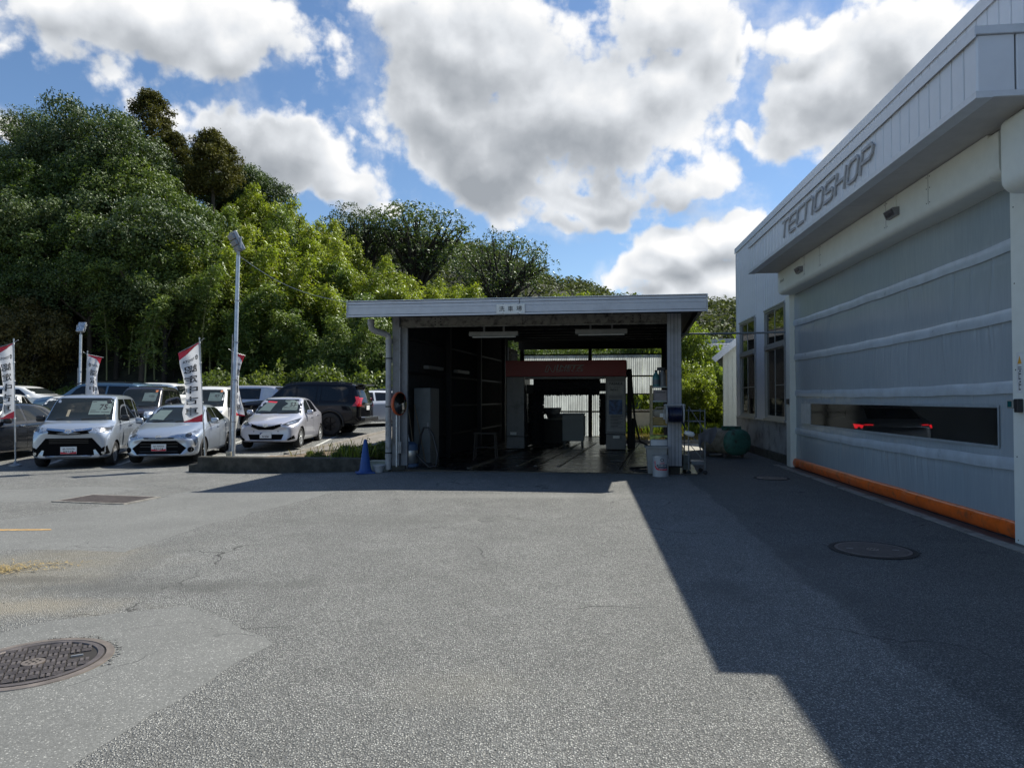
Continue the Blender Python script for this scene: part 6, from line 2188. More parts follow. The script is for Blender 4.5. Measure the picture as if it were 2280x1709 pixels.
b_ = MB(); b_.bbox(-.78, .78, 2.38, 2.53, .621, .65, .008); b_.build('bumper_trim', M_chrome, c.root)
c.handle(2.38, 1.08, P_black); c.handle(3.2, 1.08, P_black); c.mirror(1.72, 1.16, P_black)

# --- two boxy kei vans in the second row
def kei(label, loc, phi, pnt, num, roofw=False, left_num=None):
    st = [(y * 3.4 / 3.7, zb, zs, zt, w, wt_) for y, zb, zs, zt, w, wt_ in TALL(1.79, .7375)]
    c = Car('parked_car', label, loc, phi, 3.4, 1.475, st, pnt, (.62, 3.0), .28, 'cap', .07)
    c.patch('windscreen', M_carglass, 'front', [(-.62, 1.10), (.62, 1.10), (.54, 1.66), (-.54, 1.66)], .004, .1)
    c.both('side_window', M_privacy, [(1.0, 1.09), (1.88, 1.09), (1.88, 1.63), (1.42, 1.63)])
    c.both('side_window', M_privacy, [(1.96, 1.09), (2.68, 1.09), (2.68, 1.63), (1.96, 1.63)])
    c.both('side_window', M_privacy, [(2.76, 1.12), (3.14, 1.12), (3.1, 1.61), (2.76, 1.62)])
    c.both('door_visor', M_trim, [(1.36, 1.635), (2.7, 1.635), (2.7, 1.67), (1.42, 1.67)], .012)
    c.line([(1.92, 1.06), (1.92, .3)], 1); c.line([(2.72, 1.06), (2.72, .4)], 1); c.line([(1.0, 1.0), (.98, .4)], 1)
    c.patch('grille', M_grille, 'front', [(-.42, .88), (.42, .88), (.38, .74), (-.38, .74)], .005, .06)
    c.badge(.81, r=.04)
    c.lr('headlight', M_lamp, 'front', [(.44, .95), (.68, .97), (.68, .76), (.46, .74)], .006)
    c.patch('lower_grille', M_grille, 'front', SQ(-.45, .45, .28, .48), .005, .08)
    c.plate(.42, 'none')
    c.card(.10, .50, 1.28, 1.56, num)
    c.patch('inspection_sticker', mat('orange sticker', (.6, .2, .08), .5), 'front', SQ(.42, .49, 1.575, 1.64), .009, .2)
    c.mirror(1.12, 1.06, M_black, wd=.03)
    c.handle(1.82, .95, M_chrome); c.handle(2.02, .95, M_chrome)
    c.wiper(1.11)
phi = R(8)
kei('white boxy mini van in the second row, behind the pale silver compact and tall post', front_pos(476, 21.6, phi, 3.4, 1.475), phi, P_white, '87')
phi = R(9)
kei('dark brown boxy mini van directly behind the silver boxy minivan', front_pos(330, 21.6, phi, 3.4, 1.475), phi, P_brown, '103')

# --- black hatchback at the left edge
phi = R(-2)
c = Car('parked_car', 'black hatchback cut off by the left edge beside the leftmost flag', (-13.75, 18.0, gz(-13.75, 18.0)), phi, 4.1, 1.7, HATCH(4.1, 1.50, .85, .66), P_charcoal, (.82, 3.4), .30, 'twist', .12, rake=.10)
c.patch('windscreen', M_carglass, 'front', [(-.70, 1.0), (.70, 1.0), (.60, 1.42), (-.60, 1.42)], .004, .1)
c.both('side_window', M_glass, [(1.45, 1.0), (2.25, 1.01), (2.25, 1.41), (2.0, 1.405), (1.74, 1.30)])
c.both('side_window', M_glass, [(2.33, 1.01), (3.2, 1.05), (3.02, 1.33), (2.8, 1.385), (2.33, 1.41)])
c.line([(2.29, .97), (2.29, .32)], 1); c.line([(3.2, 1.0), (3.1, .6)], 1); c.line([(1.22, .95), (1.18, .35)], 1)
c.patch('grille', M_grille, 'front', [(-.5, .72), (.5, .72), (.45, .3), (-.45, .3)], .006, .08)
c.lr('headlight', M_lamp, 'front', [(.44, .70), (.66, .82), (.785, .88), (.79, .76), (.60, .665)], .006)
c.mirror(1.52, .98, M_black); c.handle(2.1, .88, M_chrome); c.handle(2.95, .92, M_chrome)

# --- rear rows: roofs and glass show above the others
def back_car(label, kind, loc, phi, pnt, L=4.4, H=1.7, W_=1.72, rails=False, extra=None, style='alloy'):
    if kind == 'suv':
        st = suv_st(L, H, W_ / 2)
        c = Car('parked_car', label, loc, phi, L, W_, st, pnt, (.85, L - 1.0), .34, style, .08, .05)
        k = H / 1.88
        c.both('side_window', M_privacy, [(1.72, 1.2), (2.42, 1.2), (2.42, H - .18), (2.15, H - .18), (1.95, H - .30)])
        c.both('side_window', M_privacy, [(2.50, 1.2), (L - 1.5, 1.2), (L - 1.5, H - .17), (2.50, H - .17)])
        c.both('side_window', M_privacy, [(L - 1.42, 1.2), (L - .55, 1.22), (L - .48, H - .3), (L - .6, H - .19), (L - 1.42, H - .17)])
        c.patch('rear_window', M_glass, 'rear', [(-.55, 1.25), (.55, 1.25), (.52, H - .2), (-.52, H - .2)], .006, .1)
        c.patch('windscreen', M_carglass, 'front', [(-.7, 1.27), (.7, 1.27), (.6, H - .13), (-.6, H - .13)], .004, .12)
        b_ = MB(); b_.bbox(-W_ * .33, W_ * .33, L / 2 - .22, L / 2 + .06, H - .11, H - .07, .015); b_.build('rear_spoiler', pnt, c.root)
    elif kind == 'van':
        st = [(y * L / 3.7, zb, zs, zt, w, wt_) for y, zb, zs, zt, w, wt_ in TALL(H, W_ / 2)]
        c = Car('parked_car', label, loc, phi, L, W_, st, pnt, (.75, L - .6), .30, style, .08)
        f = L / 3.7
        c.patch('windscreen', M_carglass, 'front', [(-.70, 1.09), (.70, 1.09), (.62, H - .11), (-.62, H - .11)], .004, .1)
        c.both('side_window', M_privacy, [(1.08 * f, 1.09), (2.02 * f, 1.09), (2.02 * f, H - .14), (1.55 * f, H - .14)])
        c.both('side_window', M_privacy, [(2.10 * f, 1.09), (2.92 * f, 1.09), (2.92 * f, H - .14), (2.10 * f, H - .14)])
        c.both('side_window', extra or M_privacy, [(3.02 * f, 1.12), (3.40 * f, 1.12), (3.36 * f, H - .16), (3.02 * f, H - .15)])
        c.patch('rear_window', M_glass, 'rear', [(-.55, 1.15), (.55, 1.15), (.5, H - .18), (-.5, H - .18)], .006, .1)
        b_ = MB(); b_.bbox(-W_ * .34, W_ * .34, L / 2 - .35, L / 2 + .12, H - .10, H - .06, .015); b_.build('rear_spoiler', pnt, c.root)
    else:
        st = HATCH(L, H, W_ / 2, .66)
        c = Car('parked_car', label, loc, phi, L, W_, st, pnt, (.85, L - .75), .32, style, .12, rake=.1)
        c.patch('windscreen', M_carglass, 'front', [(-.70, 1.0), (.70, 1.0), (.6, H - .09), (-.6, H - .09)], .004, .1)
        c.both('side_window', M_privacy, [(1.42, 1.0), (2.2, 1.01), (2.2, H - .095), (1.98, H - .10), (1.72, H - .21)])
        c.both('side_window', M_privacy, [(2.28, 1.01), (L - .8, 1.06), (L - 1.05, H - .16), (L - 1.3, H - .11), (2.28, H - .095)])
        c.patch('rear_window', M_glass, 'rear', [(-.52, 1.06), (.52, 1.06), (.48, H - .1), (-.48, H - .1)], .006, .1)
    for sd in (1, -1):
        c.patch('tail_lamp', M_tail, 'rear', [(sd * W_ * .33, .86), (sd * W_ * .46, .86), (sd * W_ * .45, 1.06), (sd * W_ * .35, 1.06)], .02, .08)
    c.lr('headlight', M_lamp, 'front', [(W_ * .26, .78), (W_ * .43, .82), (W_ * .43, .70), (W_ * .30, .68)], .006)
    c.mirror(1.55, 1.1 if kind != 'hatch' else .98, pnt)
    if rails:
        for sd in (1, -1):
            b_ = MB(); b_.tube([(sd * W_ * .32, y - L / 2, H - .01 + dz) for y, dz in ((1.8, -.10), (2.1, -.01), (2.9, .01), (L - .9, .0), (L - .5, -.06))], .022, 8); b_.build('roof_rail', M_trim, c.root, 60)
    return c
def rl(u, Y, psi, L, W_): return psi_car(u, Y, R(psi), L, W_)
loc, ph_ = rl(303, 27.5, 2, 4.7, 1.83)
back_car('steel blue estate car with black roof rails side-on in the rear row', 'suv', loc, ph_, P_blue, 4.7, 1.78, 1.83, True)
loc, ph_ = rl(120, 30.0, 170, 4.6, 1.8)
back_car('white estate car facing right in the rear row at the far left', 'suv', (-22.0, 31.0, gz(-22, 31)), R(88), P_white, 4.6, 1.66, 1.8)
loc, ph_ = rl(384, 31.5, 2, 4.4, 1.75)
back_car('white flat-roofed wagon just right of the steel blue estate car', 'suv', loc, ph_, P_white, 4.4, 1.82, 1.75)
loc, ph_ = rl(470, 32.5, -3, 4.4, 1.75)
back_car('white low estate with only its roof showing behind the right front flag', 'suv', loc, ph_, P_white, 4.4, 1.62, 1.75)
loc, ph_ = rl(606, 27.0, 8, 4.3, 1.7)
back_car('pale silver van with big rear spoiler and reflecting glass, left of the black off-road wagon', 'van', loc, ph_, P_silver2, 4.3, 1.66, 1.7, extra=mat('painted window reflection', (.55, .57, .62), .5, var=.05))  # rearmost side windows painted pale to show a white reflection
loc, ph_ = rl(650, 31.5, 4, 4.4, 1.75)
back_car('black estate with only its roof edge showing behind the black off-road wagon', 'suv', loc, ph_, P_black, 4.4, 1.66, 1.75)
back_car('white fastback car half hidden between the shed downpipe and the black off-road wagon', 'hatch', (-5.95, 28.4, gz(-5.95, 28.4)), R(-60), paint('silver white paint', (.64, .66, .70), .2, .3), 4.5, 1.45, 1.8)
back_car('white small hatchback roof peeping over the silver boxy minivan', 'hatch', (-14.6, 22.6, gz(-14.6, 22.6)), R(12), P_white, 3.9, 1.50, 1.69)
back_car('white low hatchback just behind the black hatchback at the left edge', 'hatch', (-18.4, 24.6, gz(-18.4, 24.6)), R(25), P_white, 3.9, 1.46, 1.69)
back_car('dark grey hatchback roof in the last row to the right of the black off-road wagon', 'hatch', (-6.4, 33.0, gz(-6.4, 33.0)), R(-80), P_charcoal, 4.2, 1.55, 1.7)

# --- pale car inside the workshop seen through the clear strip of the door
cb_ = Matrix.Rotation(BR, 3, 'Z') @ Vector((6.62, 18.0, 0.013))
c = Car('parked_car', 'pale car with glowing red brake lamps inside the workshop behind the clear door strip', tuple(cb_), BR + math.pi + R(4), 4.5, 1.80, HATCH(4.5, 1.46, .9, .66), P_silver2, (.9, 3.6), .33, 'alloy', .12, group=None)
M_brake = mat('lit brake lamp', (.5, .01, .01), .3, emit=(1.0, .02, .03), estr=1.2)
for sd in (1, -1):
    c.patch('tail_lamp', M_brake, 'rear', [(sd * .70, .90), (sd * .84, .93), (sd * .83, .83), (sd * .74, .84)], .012, .06)
    c.patch('light_bar', M_brake, 'rear', SQ(*sorted((sd * .52, sd * .69)), .905, .918), .012, .08)
c.patch('rear_window', M_privacy, 'rear', [(-.58, 1.04), (.58, 1.04), (.5, 1.34), (-.5, 1.34)], .006, .1)
c.patch('high_brake_lamp', M_brake, 'rear', SQ(-.13, .13, 1.345, 1.36), .012, .08)
c.both('side_window', M_privacy, [(1.42, 1.0), (2.2, 1.01), (2.2, 1.35), (1.98, 1.35), (1.72, 1.24)])
c.both('side_window', M_privacy, [(2.28, 1.01), (3.7, 1.06), (3.4, 1.3), (3.1, 1.34), (2.28, 1.35)])
c.patch('windscreen', M_privacy, 'front', [(-.7, 1.0), (.7, 1.0), (.58, 1.36), (-.58, 1.36)], .004, .1)
c.badge(.7); c.mirror(1.52, .96, P_silver2)

# ------------------------------------------------------------------ flags
M_cloth = mat('white flag cloth', (.76, .76, .78), .8, var=.02)
def cloth_mat():
    m = MATS['white flag cloth']
    t = m.node_tree; b = NB(t)
    tl = b.node('ShaderNodeBsdfTranslucent'); tl.inputs[0].default_value = (.76, .76, .78, 1)
    mx = b.node('ShaderNodeMixShader'); mx.inputs[0].default_value = .35
    b.put(mx.inputs[1], t.nodes['Principled BSDF'].outputs[0]); b.put(mx.inputs[2], tl.outputs[0])
    b.put(t.nodes['Material Output'].inputs[0], mx.outputs[0])
cloth_mat()
def flag(label, base, top, width, side, mirror, seed, curl, tilt, height=1.80):
    """side -1: cloth hangs to the left of its pole"""
    t = thing('banner_flag', label, 'flag', base, 0, 'used car flags in the dealer yard')
    B, T = Vector((0, 0, 0)), Vector(top) - Vector(base)
    mb = MB(); mb.tube([B, B.lerp(T, .4)], .017, 8); mb.tube([B.lerp(T, .4), T + (T - B).normalized() * .03], .012, 8); mb.tube([T + (T - B).normalized() * .02, T + (T - B).normalized() * .07], .016, 8)
    mb.build('pole', M_white if False else M_galv, t, 60)
    mb = MB(); mb.lathe([(.14, 0), (.14, .03), (.05, .06), (.03, .12)], 16); mb.build('foot', M_greymetal, t, 40)
    ax = (T - B).normalized()
    q = random.Random(seed)
    f1, f2, f3 = q.uniform(0, 6), q.uniform(0, 6), q.uniform(0, 6)
    out = Vector((side * math.cos(curl), math.sin(curl) * .6, 0)).normalized()
    nrm = Vector((out.y, -out.x, 0)) * (1 if side < 0 else 1)
    if nrm.y > 0: nrm = -nrm
    def C(u, v, o_=0.0):
        """u from pole, v downwards"""
        a = T - ax * (.05 + v * height)
        wv = width * (1 - .30 * math.sin(math.pi * min(1, v * 1.15)) * u + .08 * math.sin(3.0 * v + f3) * u)
        p = a + out * (u * wv + .012) + Vector((0, 0, -tilt * u * (1 - v) ** 1.5 - .02 * u))
        amp = .05 * u + .012
        wob = amp * math.sin(6.0 * u + 4.2 * v + f1) + .022 * u * math.sin(11 * v + 5 * u + f2) + .010 * math.sin(19 * v - 9 * u + f3) * u + .05 * u * math.sin(2.4 * v + f2)
        return p + nrm * (wob + o_)
    mb = MB(); vs, fs = [], []
    NU, NV = 22, 60
    for i in range(NU + 1):
        for j in range(NV + 1):
            vs.append(C(i / NU, j / NV))
            if i and j:
                k = i * (NV + 1) + j; fs.append((k - NV - 2, k - NV - 1, k, k - 1))
    mb.add(vs, fs)
    cl_ = mb.build('cloth', M_cloth, t, 80)
    def print_on(name, m, polys, o_, tex=None):
        mb = MB()
        for poly in polys:
            a, f = fill(poly, .05)
            mb.add([C(u, v, o_) for u, v in a], f)
            mb.add([C(u, v, -o_) for u, v in a], f)
        return mb.build(name, m, cl_, 80)
    print_on('red_corner', M_red, [[(0, .0), (1, .0), (1, .115), (.55, .045), (0, .012)], [(0, 1), (1, 1), (1, .985), (.55, .965), (0, .90)]], .004)
    mb = MB()
    ex = 1 - .0
    def put(body, uc, vc, w_, h_, off=.02):
        for o_ in (.005, -.005):
            flip = mirror
            text_mb(body, lambda x_, y_: C(uc + (x_ / width), vc - y_ / height, o_), w=w_, h=h_, offset=off, mirror=(side < 0) != mirror, mbuf=mb)
    put('TOYOTA', .58, .165, width * .58, .062)
    for i, ch in enumerate('認定中古車'):
        put(ch, .52, .29 + i * .142, width * .66, .185, .012)
    # oval emblem
    for rx, ry, du, dv in ((.075, .05, 0, 0), (.028, .046, 0, 0), (.055, .022, 0, -.012)):
        for k in range(16):
            a0, a1 = 2 * math.pi * k / 16, 2 * math.pi * (k + 1) / 16
            for o_ in (.005, -.005):
                mb.add([C(.16 + rx * q_ * math.cos(a) / 1.0, .165 + dv + ry * q_ * .33 * math.sin(a) * 1.6, o_) for q_, a in ((.78, a0), (1.1, a0), (1.1, a1), (.78, a1))], [(0, 1, 2, 3)])
    mb.build('lettering', M_print, cl_)
    mb = MB(); mb.tube([T - ax * .03 - out * .12 + Vector((0, 0, .05 + tilt * .15)), T - ax * .04 + out * .0 + nrm * .01, T - ax * .05 + out * (width * 1.04) + Vector((0, 0, -tilt - .01))], .006, 6)
    mb.build('crossbar', M_galv, t, 60)
    mb = MB()
    for v in (.0, .25, .5, .75, 1.0):
        a = T - ax * (.05 + v * height)
        mb.tube([a + ax * .012, a - ax * .012], .022, 8)
    mb.build('clip', M_white, t)
def fpos(u, v, Y):
    return ((u * K - CX) / F * Y, Y, CAMZ + (887.5 - v * K) / F * Y)
x, y, z = fpos(36, 1000, 16.5); flag('leftmost white and red flag with mirrored writing at the left edge', (x, y, gz(x, y)), fpos(28, 737, 16.4), .50, -1, True, 3, .25, .10)
x, y, z = fpos(182, 960, 20.6); flag('smallest white and red flag rising behind the silver boxy minivan', (x, y, gz(x, y)), fpos(188, 762, 20.4), .40, 1, False, 5, .9, .06, 1.75)
x, y, z = fpos(446, 1000, 15.6); flag('white and red flag with mirrored writing in front of the sleek silver hatchback', (x, y, gz(x, y)), fpos(430, 735, 15.5), .52, -1, True, 8, .35, .21)
x, y, z = fpos(498, 980, 19.4); flag('white and red flag half hidden behind the tall lamp post', (x, y, gz(x, y)), fpos(502, 756, 19.3), .34, 1, False, 12, 1.0, .08, 1.80)

# ------------------------------------------------------------------ lamp posts
def lamp_post(label, u0, v0, u1, v1, Y, r, head, rot, base_z):
    a, c = Vector(fpos(u0, v0, Y)), Vector(fpos(u1, v1, Y))
    a.z = base_z
    t = thing('lamp_post', label, 'lamp post', tuple(a), 0)
    c = c - a
    mb = MB(); mb.tube([(0, 0, 0), tuple(c * .35), tuple(c * .352), tuple(c)], [r * 1.08, r * 1.08, r, r * .95], 14)
    po = mb.build('pole', M_galv, t, 50)
    mb = MB(); mb.tube([(-r * 1.7, -.01, .25), tuple(c * .62 + Vector((-r * 1.55, -.01, 0)))], r * .32, 8); mb.build('conduit', M_pvcpipe, t, 60)
    mb = MB()
    for k in (.2, .4, .58, .78): mb.tube([tuple(c * k), tuple(c * k + Vector((0, 0, .02)))], r * 1.25, 12)
    mb.build('band', M_greymetal, po)
    mb = MB(); mb.bbox(-r * 2.6, r * .0, -r * 2.2, -r * .9, .12, .32, .01); mb.build('junction_box', mat('beige box', (.40, .36, .27), .6), t)
    s = head
    Mh = Matrix.Translation(c + Vector((0, 0, .02))) @ Matrix.Rotation(rot, 4, 'Z')
    mb = MB(); mb.bar(Mh @ Vector((0, 0, 0)), Mh @ Vector((0, 0, .14 * s)), .05 * s); mb.bar(Mh @ Vector((-.16 * s, 0, .14 * s)), Mh @ Vector((.16 * s, 0, .14 * s)), .04 * s)
    for k in (-1, 1): mb.bar(Mh @ Vector((k * .17 * s, 0, .12 * s)), Mh @ Vector((k * .17 * s, 0, .38 * s)), .03 * s)
    mb.build('bracket', M_greymetal, t)
    Mf = Mh @ Matrix.Translation((0, 0, .30 * s)) @ Matrix.Rotation(R(-28), 4, 'X')
    mb = MB(); mb.bbox(-.16 * s, .16 * s, -.02 * s, .07 * s, -.22 * s, .24 * s, .02 * s, Mf)
    fl = mb.build('floodlight', M_greymetal, t)
    mb = MB()
    for k in range(3): mb.bbox(-.15 * s, .15 * s, .071 * s, .13 * s, (-.20 + k * .14) * s, (-.08 + k * .14) * s, .015 * s, Mf)
    mb.build('cooling_box', mat('lamp housing', (.25, .26, .27), .5, .3), fl)
    mb = MB(); mb.bbox(-.14 * s, .14 * s, -.027 * s, -.0205 * s, -.2 * s, .22 * s, .003, Mf); mb.build('lens', M_lamp, fl)
    return a + c
top = lamp_post('tall galvanised lamp post with a tilted floodlight standing left of the wash shed', 504, 1000, 512, 550, 17.2, .05, 1.1, R(130), gz(-7, 17.2) - .02)
lamp_post('small distant lamp post with a floodlight rising behind the parked cars', 172, 860, 173, 722, 36.0, .07, 1.25, R(0), .2)
mb = MB()
e = W(F0, FD + .2, 3.43)
pts = [top.lerp(e, k / 14) - Vector((0, 0, .22 * math.sin(math.pi * k / 14))) for k in range(15)]
mb.tube(pts, .006, 6)
tag(mb.build('overhead_cable', M_greymetal, None, 60), 'thin cable sagging from the tall lamp post to the shed roof', 'cable')

# ------------------------------------------------------------------ kerbs, ramp and bed left of the shed
def wall_run(name, label, pts, th, m, lump=.01, cat='kerb'):
    """low wall: points (x, y, ztop, zbottom)"""
    b_ = MB(); vs, fs = [], []
    q = random.Random(len(label))
    P = []
    for a, c in zip(pts, pts[1:]):
        a, c = Vector(a), Vector(c)
        k = max(1, int((c - a).length / .2))
        P += [a.lerp(c, i / k) for i in range(k)]
    P.append(Vector(pts[-1]))
    for i, p in enumerate(P):
        d = (P[min(i + 1, len(P) - 1)] - P[max(i - 1, 0)]); n_ = Vector((-d.y, d.x)).normalized()
        j = q.uniform(-lump, lump)
        for o_, z in ((-.5, p.w), (-.5, p.z - .02 + j), (-.42, p.z + j), (.42, p.z + j * .6), (.5, p.z - .02), (.5, p.w)):
            vs.append((p.x + n_.x * th * o_, p.y + n_.y * th * o_, z))
        if i:
            k = i * 6
            fs += [(k - 6 + m_, k - 5 + m_, k + 1 + m_, k + m_) for m_ in range(5)]
    fs += [tuple(range(6)), tuple(range(len(vs) - 6, len(vs)))[::-1]]
    b_.add(vs, fs)
    o = b_.build(name, m, None, 40)
    return tag(o, label, cat)
wall_run('kerb_wall', 'dark low concrete kerb wall running left from the shed column', [(-7.15, 15.28, .05, -.25), (-6.95, 15.25, .06, -.25), (-6.94, 15.25, .22, -.25), (-3.05, 14.66, .235, -.2)], .22, M_dirtycon, .008)
wall_run('kerb', 'lower pale kerb edge of the ramp behind the weeds', [(-6.1, 16.6, .06, -.2), (-4.8, 17.4, .20, -.2), (-3.35, 18.3, .31, -.1), (-2.6, 18.7, .33, -.1)], .16, M_concrete)
M_slab = mat('pale ramp concrete', (.22, .20, .175), .9, var=.2, vscale=4, bump=.4, bscale=30, dirt=(.12, .11, .09), damt=.6)
wall_run('kerb', 'upper pale kerb line climbing beside the pale silver compact', [(-5.9, 17.9, .09, -.2), (-5.3, 19.8, .2, -.2), (-4.75, 22.0, .33, -.1), (-4.3, 24.4, .44, -.1), (-4.0, 26.0, .47, 0)], .18, M_slab)
b_ = MB()
lo = [(-6.1, 16.7, .03), (-4.8, 17.5, .17), (-3.35, 18.4, .28), (-2.6, 18.8, .30)]
hi = [(-5.85, 17.9, .05), (-5.2, 19.8, .16), (-4.65, 22.0, .29), (-4.2, 24.4, .40)]
vs, fs = [], []
for i in range(4):
    for j in range(5):
        a, c = Vector(lo[i]), Vector(hi[i]); vs.append(a.lerp(c, j / 4))
        if i and j: k = i * 5 + j; fs.append((k - 6, k - 5, k, k - 1))
vs += [Vector((-2.2, 18.9, .3)), Vector((-1.2, 24.4, .4))]
fs.append((15, 19, 21, 20))
b_.add(vs, fs)
tag(b_.build('ramp', M_slab, None, 60), 'sloping pale concrete strip between the two kerbs', None, None, 'structure')
M_soil = mat('dry soil', (.17, .125, .085), .95, var=.3, vscale=8, bump=.6, bscale=40)
b_ = MB(); vs, fs = [], []
for i in range(13):
    for j in range(7):
        a = Vector((-6.6 + i * .34, 15.35 - i * .052, .02)); c = Vector((-5.9 + i * .29, 16.7 + i * .17, .03 + i * .018))
        p = a.lerp(c, j / 6); p.z += .06 + .03 * math.sin(i * 2.1 + j * 1.3); vs.append(p)
        if i and j: k = i * 7 + j; fs.append((k - 8, k - 7, k, k - 1))
b_.add(vs, fs)
tag(b_.build('soil_bed', M_soil, None, 60), 'dry earth bed with weeds behind the low kerb wall', None, None, 'structure')

# parking bay lines
for k, (x0, y0, x1, y1) in enumerate(((-11.3, 16.4, -12.6, 20.4), (-9.6, 16.6, -10.6, 20.8), (-8.75, 20.0, -9.0, 24.5), (-6.0, 20.2, -6.2, 24.6))):
    n_ = Vector((y1 - y0, -(x1 - x0))).normalized() * .05
    sheet('road_marking', [(x0 - n_.x, y0 - n_.y), (x0 + n_.x, y0 + n_.y), (x1 + n_.x, y1 + n_.y), (x1 - n_.x, y1 - n_.y)], mat('worn white line', (.55, .55, .52), .8, var=.2, dirt=(.2, .2, .2), damt=.5), .008, 'white parking bay line between the cars')
sheet('road_marking', [(-8.3, 18.6), (-6.4, 18.6), (-6.4, 18.7), (-8.3, 18.7)], MATS['worn white line'], .008, 'white parking line in front of the pale silver compact')

# ------------------------------------------------------------------ hillside, trees, bamboo
def hill(x, y):
    def S(t):
        t = min(1.0, max(0.0, t)); return t * t * (3 - 2 * t)
    A = 15.0 * S((-8 - x) / 26.0) + 2.5 * S((6 - x) / 16.0) + 1.0
    z = A * S((y - 38.5) / 19.0) + .45 * S((-1 - x) / 3) * S((y - 29) / 6)
    z += 1.2 * S((y - 36) / 10) * S((x - 4) / 6)
    return z
M_forestfloor = mat('forest floor', (.030, .032, .018), .95, var=.4, vscale=.8, bump=.8, bscale=6, dirt=(.015, .015, .010), damt=.8)
hx = [-130, -100, -80] + [-70 + 2.0 * i for i in range(56)] + [50, 70, 100, 160]
hy = [36 + 1.5 * i for i in range(32)] + [90, 100, 115, 130]
q = random.Random(21)
hv = [(x, y, hill(x, y) + (q.uniform(-.25, .25) if y > 39 else -.06) - (.10 if y < 37 else 0)) for y in hy for x in hx]
n = len(hx)
me = bpy.data.meshes.new('hillside')
me.from_pydata(hv, [], [(j * n + i, j * n + i + 1, (j + 1) * n + i + 1, (j + 1) * n + i) for j in range(len(hy) - 1) for i in range(n - 1)])
shade(me, 80)
tag(link('hillside', me, M_forestfloor), 'dark wooded slope behind the car park', None, None, 'structure')

def leaf_mat(name, c0, c1, trans=.35, gloss=.10, rough=.5, yellow=None):
    m = bpy.data.materials.new(name)
    m.use_nodes = True
    t = m.node_tree; b = NB(t)
    t.nodes.remove(t.nodes['Principled BSDF'])
    ge = b.node('ShaderNodeNewGeometry'); oi = b.node('ShaderNodeObjectInfo'); tc = b.node('ShaderNodeTexCoord')
    f, _ = b.noise(tc.outputs['Object'], .7, 3, .5)
    k = b.m('ADD', b.m('MULTIPLY', ge.outputs['Random Per Island'], .55), b.m('ADD', b.m('MULTIPLY', oi.outputs['Random'], .62), b.m('MULTIPLY_ADD', f, .5, -.36)), clamp=True)
    c = b.mix(k, c0, c1)
    if yellow: c = b.mix(b.smooth(ge.outputs['Random Per Island'], .90, .98), c, yellow)
    df = b.node('ShaderNodeBsdfDiffuse'); b.put(df.inputs[0], c)
    tl = b.node('ShaderNodeBsdfTranslucent'); b.put(tl.inputs[0], b.mix(1.0, c, (1.15, 1.25, .55), 'MULTIPLY'))
    gl = b.node('ShaderNodeBsdfGlossy'); gl.inputs['Roughness'].default_value = rough; gl.inputs[0].default_value = (.8, .85, .8, 1)
    m1 = b.node('ShaderNodeMixShader'); m1.inputs[0].default_value = trans
    b.put(m1.inputs[1], df.outputs[0]); b.put(m1.inputs[2], tl.outputs[0])
    m2 = b.node('ShaderNodeMixShader'); b.put(m2.inputs[0], b.m('MULTIPLY', schlick(b, .04), gloss * 4, clamp=True))
    b.put(m2.inputs[1], m1.outputs[0]); b.put(m2.inputs[2], gl.outputs[0])
    b.put(t.nodes['Material Output'].inputs[0], m2.outputs[0])
    MATS[name] = m
    return m
L_dark = leaf_mat('dark evergreen leaf', (.040, .068, .021), (.118, .158, .050), .30, .16, .5)
L_mid = leaf_mat('broad green leaf', (.056, .094, .020), (.165, .215, .046), .38, .14, .5)
L_con = leaf_mat('cedar needle spray', (.060, .062, .018), (.155, .140, .040), .25, .05, .5)
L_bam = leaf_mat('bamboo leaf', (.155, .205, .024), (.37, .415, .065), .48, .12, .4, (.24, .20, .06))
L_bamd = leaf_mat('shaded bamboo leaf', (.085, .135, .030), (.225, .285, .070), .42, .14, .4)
L_brown = leaf_mat('olive brown leaf', (.065, .056, .018), (.165, .135, .045), .3, .10, .45)
L_ivy = leaf_mat('bright ivy leaf', (.11, .155, .022), (.30, .34, .055), .58, .12, .4)
L_shrub = leaf_mat('shrub leaf', (.080, .115, .024), (.20, .235, .055), .48, .14, .4)
M_bark = mat('grey bark', (.085, .070, .055), .95, var=.3, vscale=3, bump=.6, bscale=12)
M_barkd = mat('dark bark', (.035, .030, .025), .95, var=.3, vscale=3, bump=.6, bscale=12)
M_culm = mat('bamboo culm', (.16, .17, .07), .5, var=.25, vscale=1.5)

def leaves_np(rs, C, out, n_sp, ln, wd, per=4, up=.45, spread=.8):
    """sprays of rhombic leaves: C spray centres (n,3), out preferred facing (n,3) -> vertices (n*per*4, 3)"""
    n = len(C)
    C = np.repeat(C, per, 0); O = np.repeat(out, per, 0)
    N = O + np.array([0, 0, up]) + rs.normal(0, spread, (n * per, 3))
    N /= np.linalg.norm(N, axis=1, keepdims=True) + 1e-9
    T = rs.normal(0, 1, (n * per, 3)); T -= N * (T * N).sum(1, keepdims=True)
    T /= np.linalg.norm(T, axis=1, keepdims=True) + 1e-9
    B = np.cross(N, T)
    s = rs.uniform(.65, 1.35, (n * per, 1))
    base = C + rs.normal(0, ln * .55, (n * per, 3))
    l, w = ln * s, wd * s
    dr = N * (l * .12)
    V = np.stack([base - T * l * .5 - dr, base + B * w * .5 - T * l * .05, base + T * l * .5 - dr, base - B * w * .5 - T * l * .05], 1)
    return V.reshape(-1, 3)

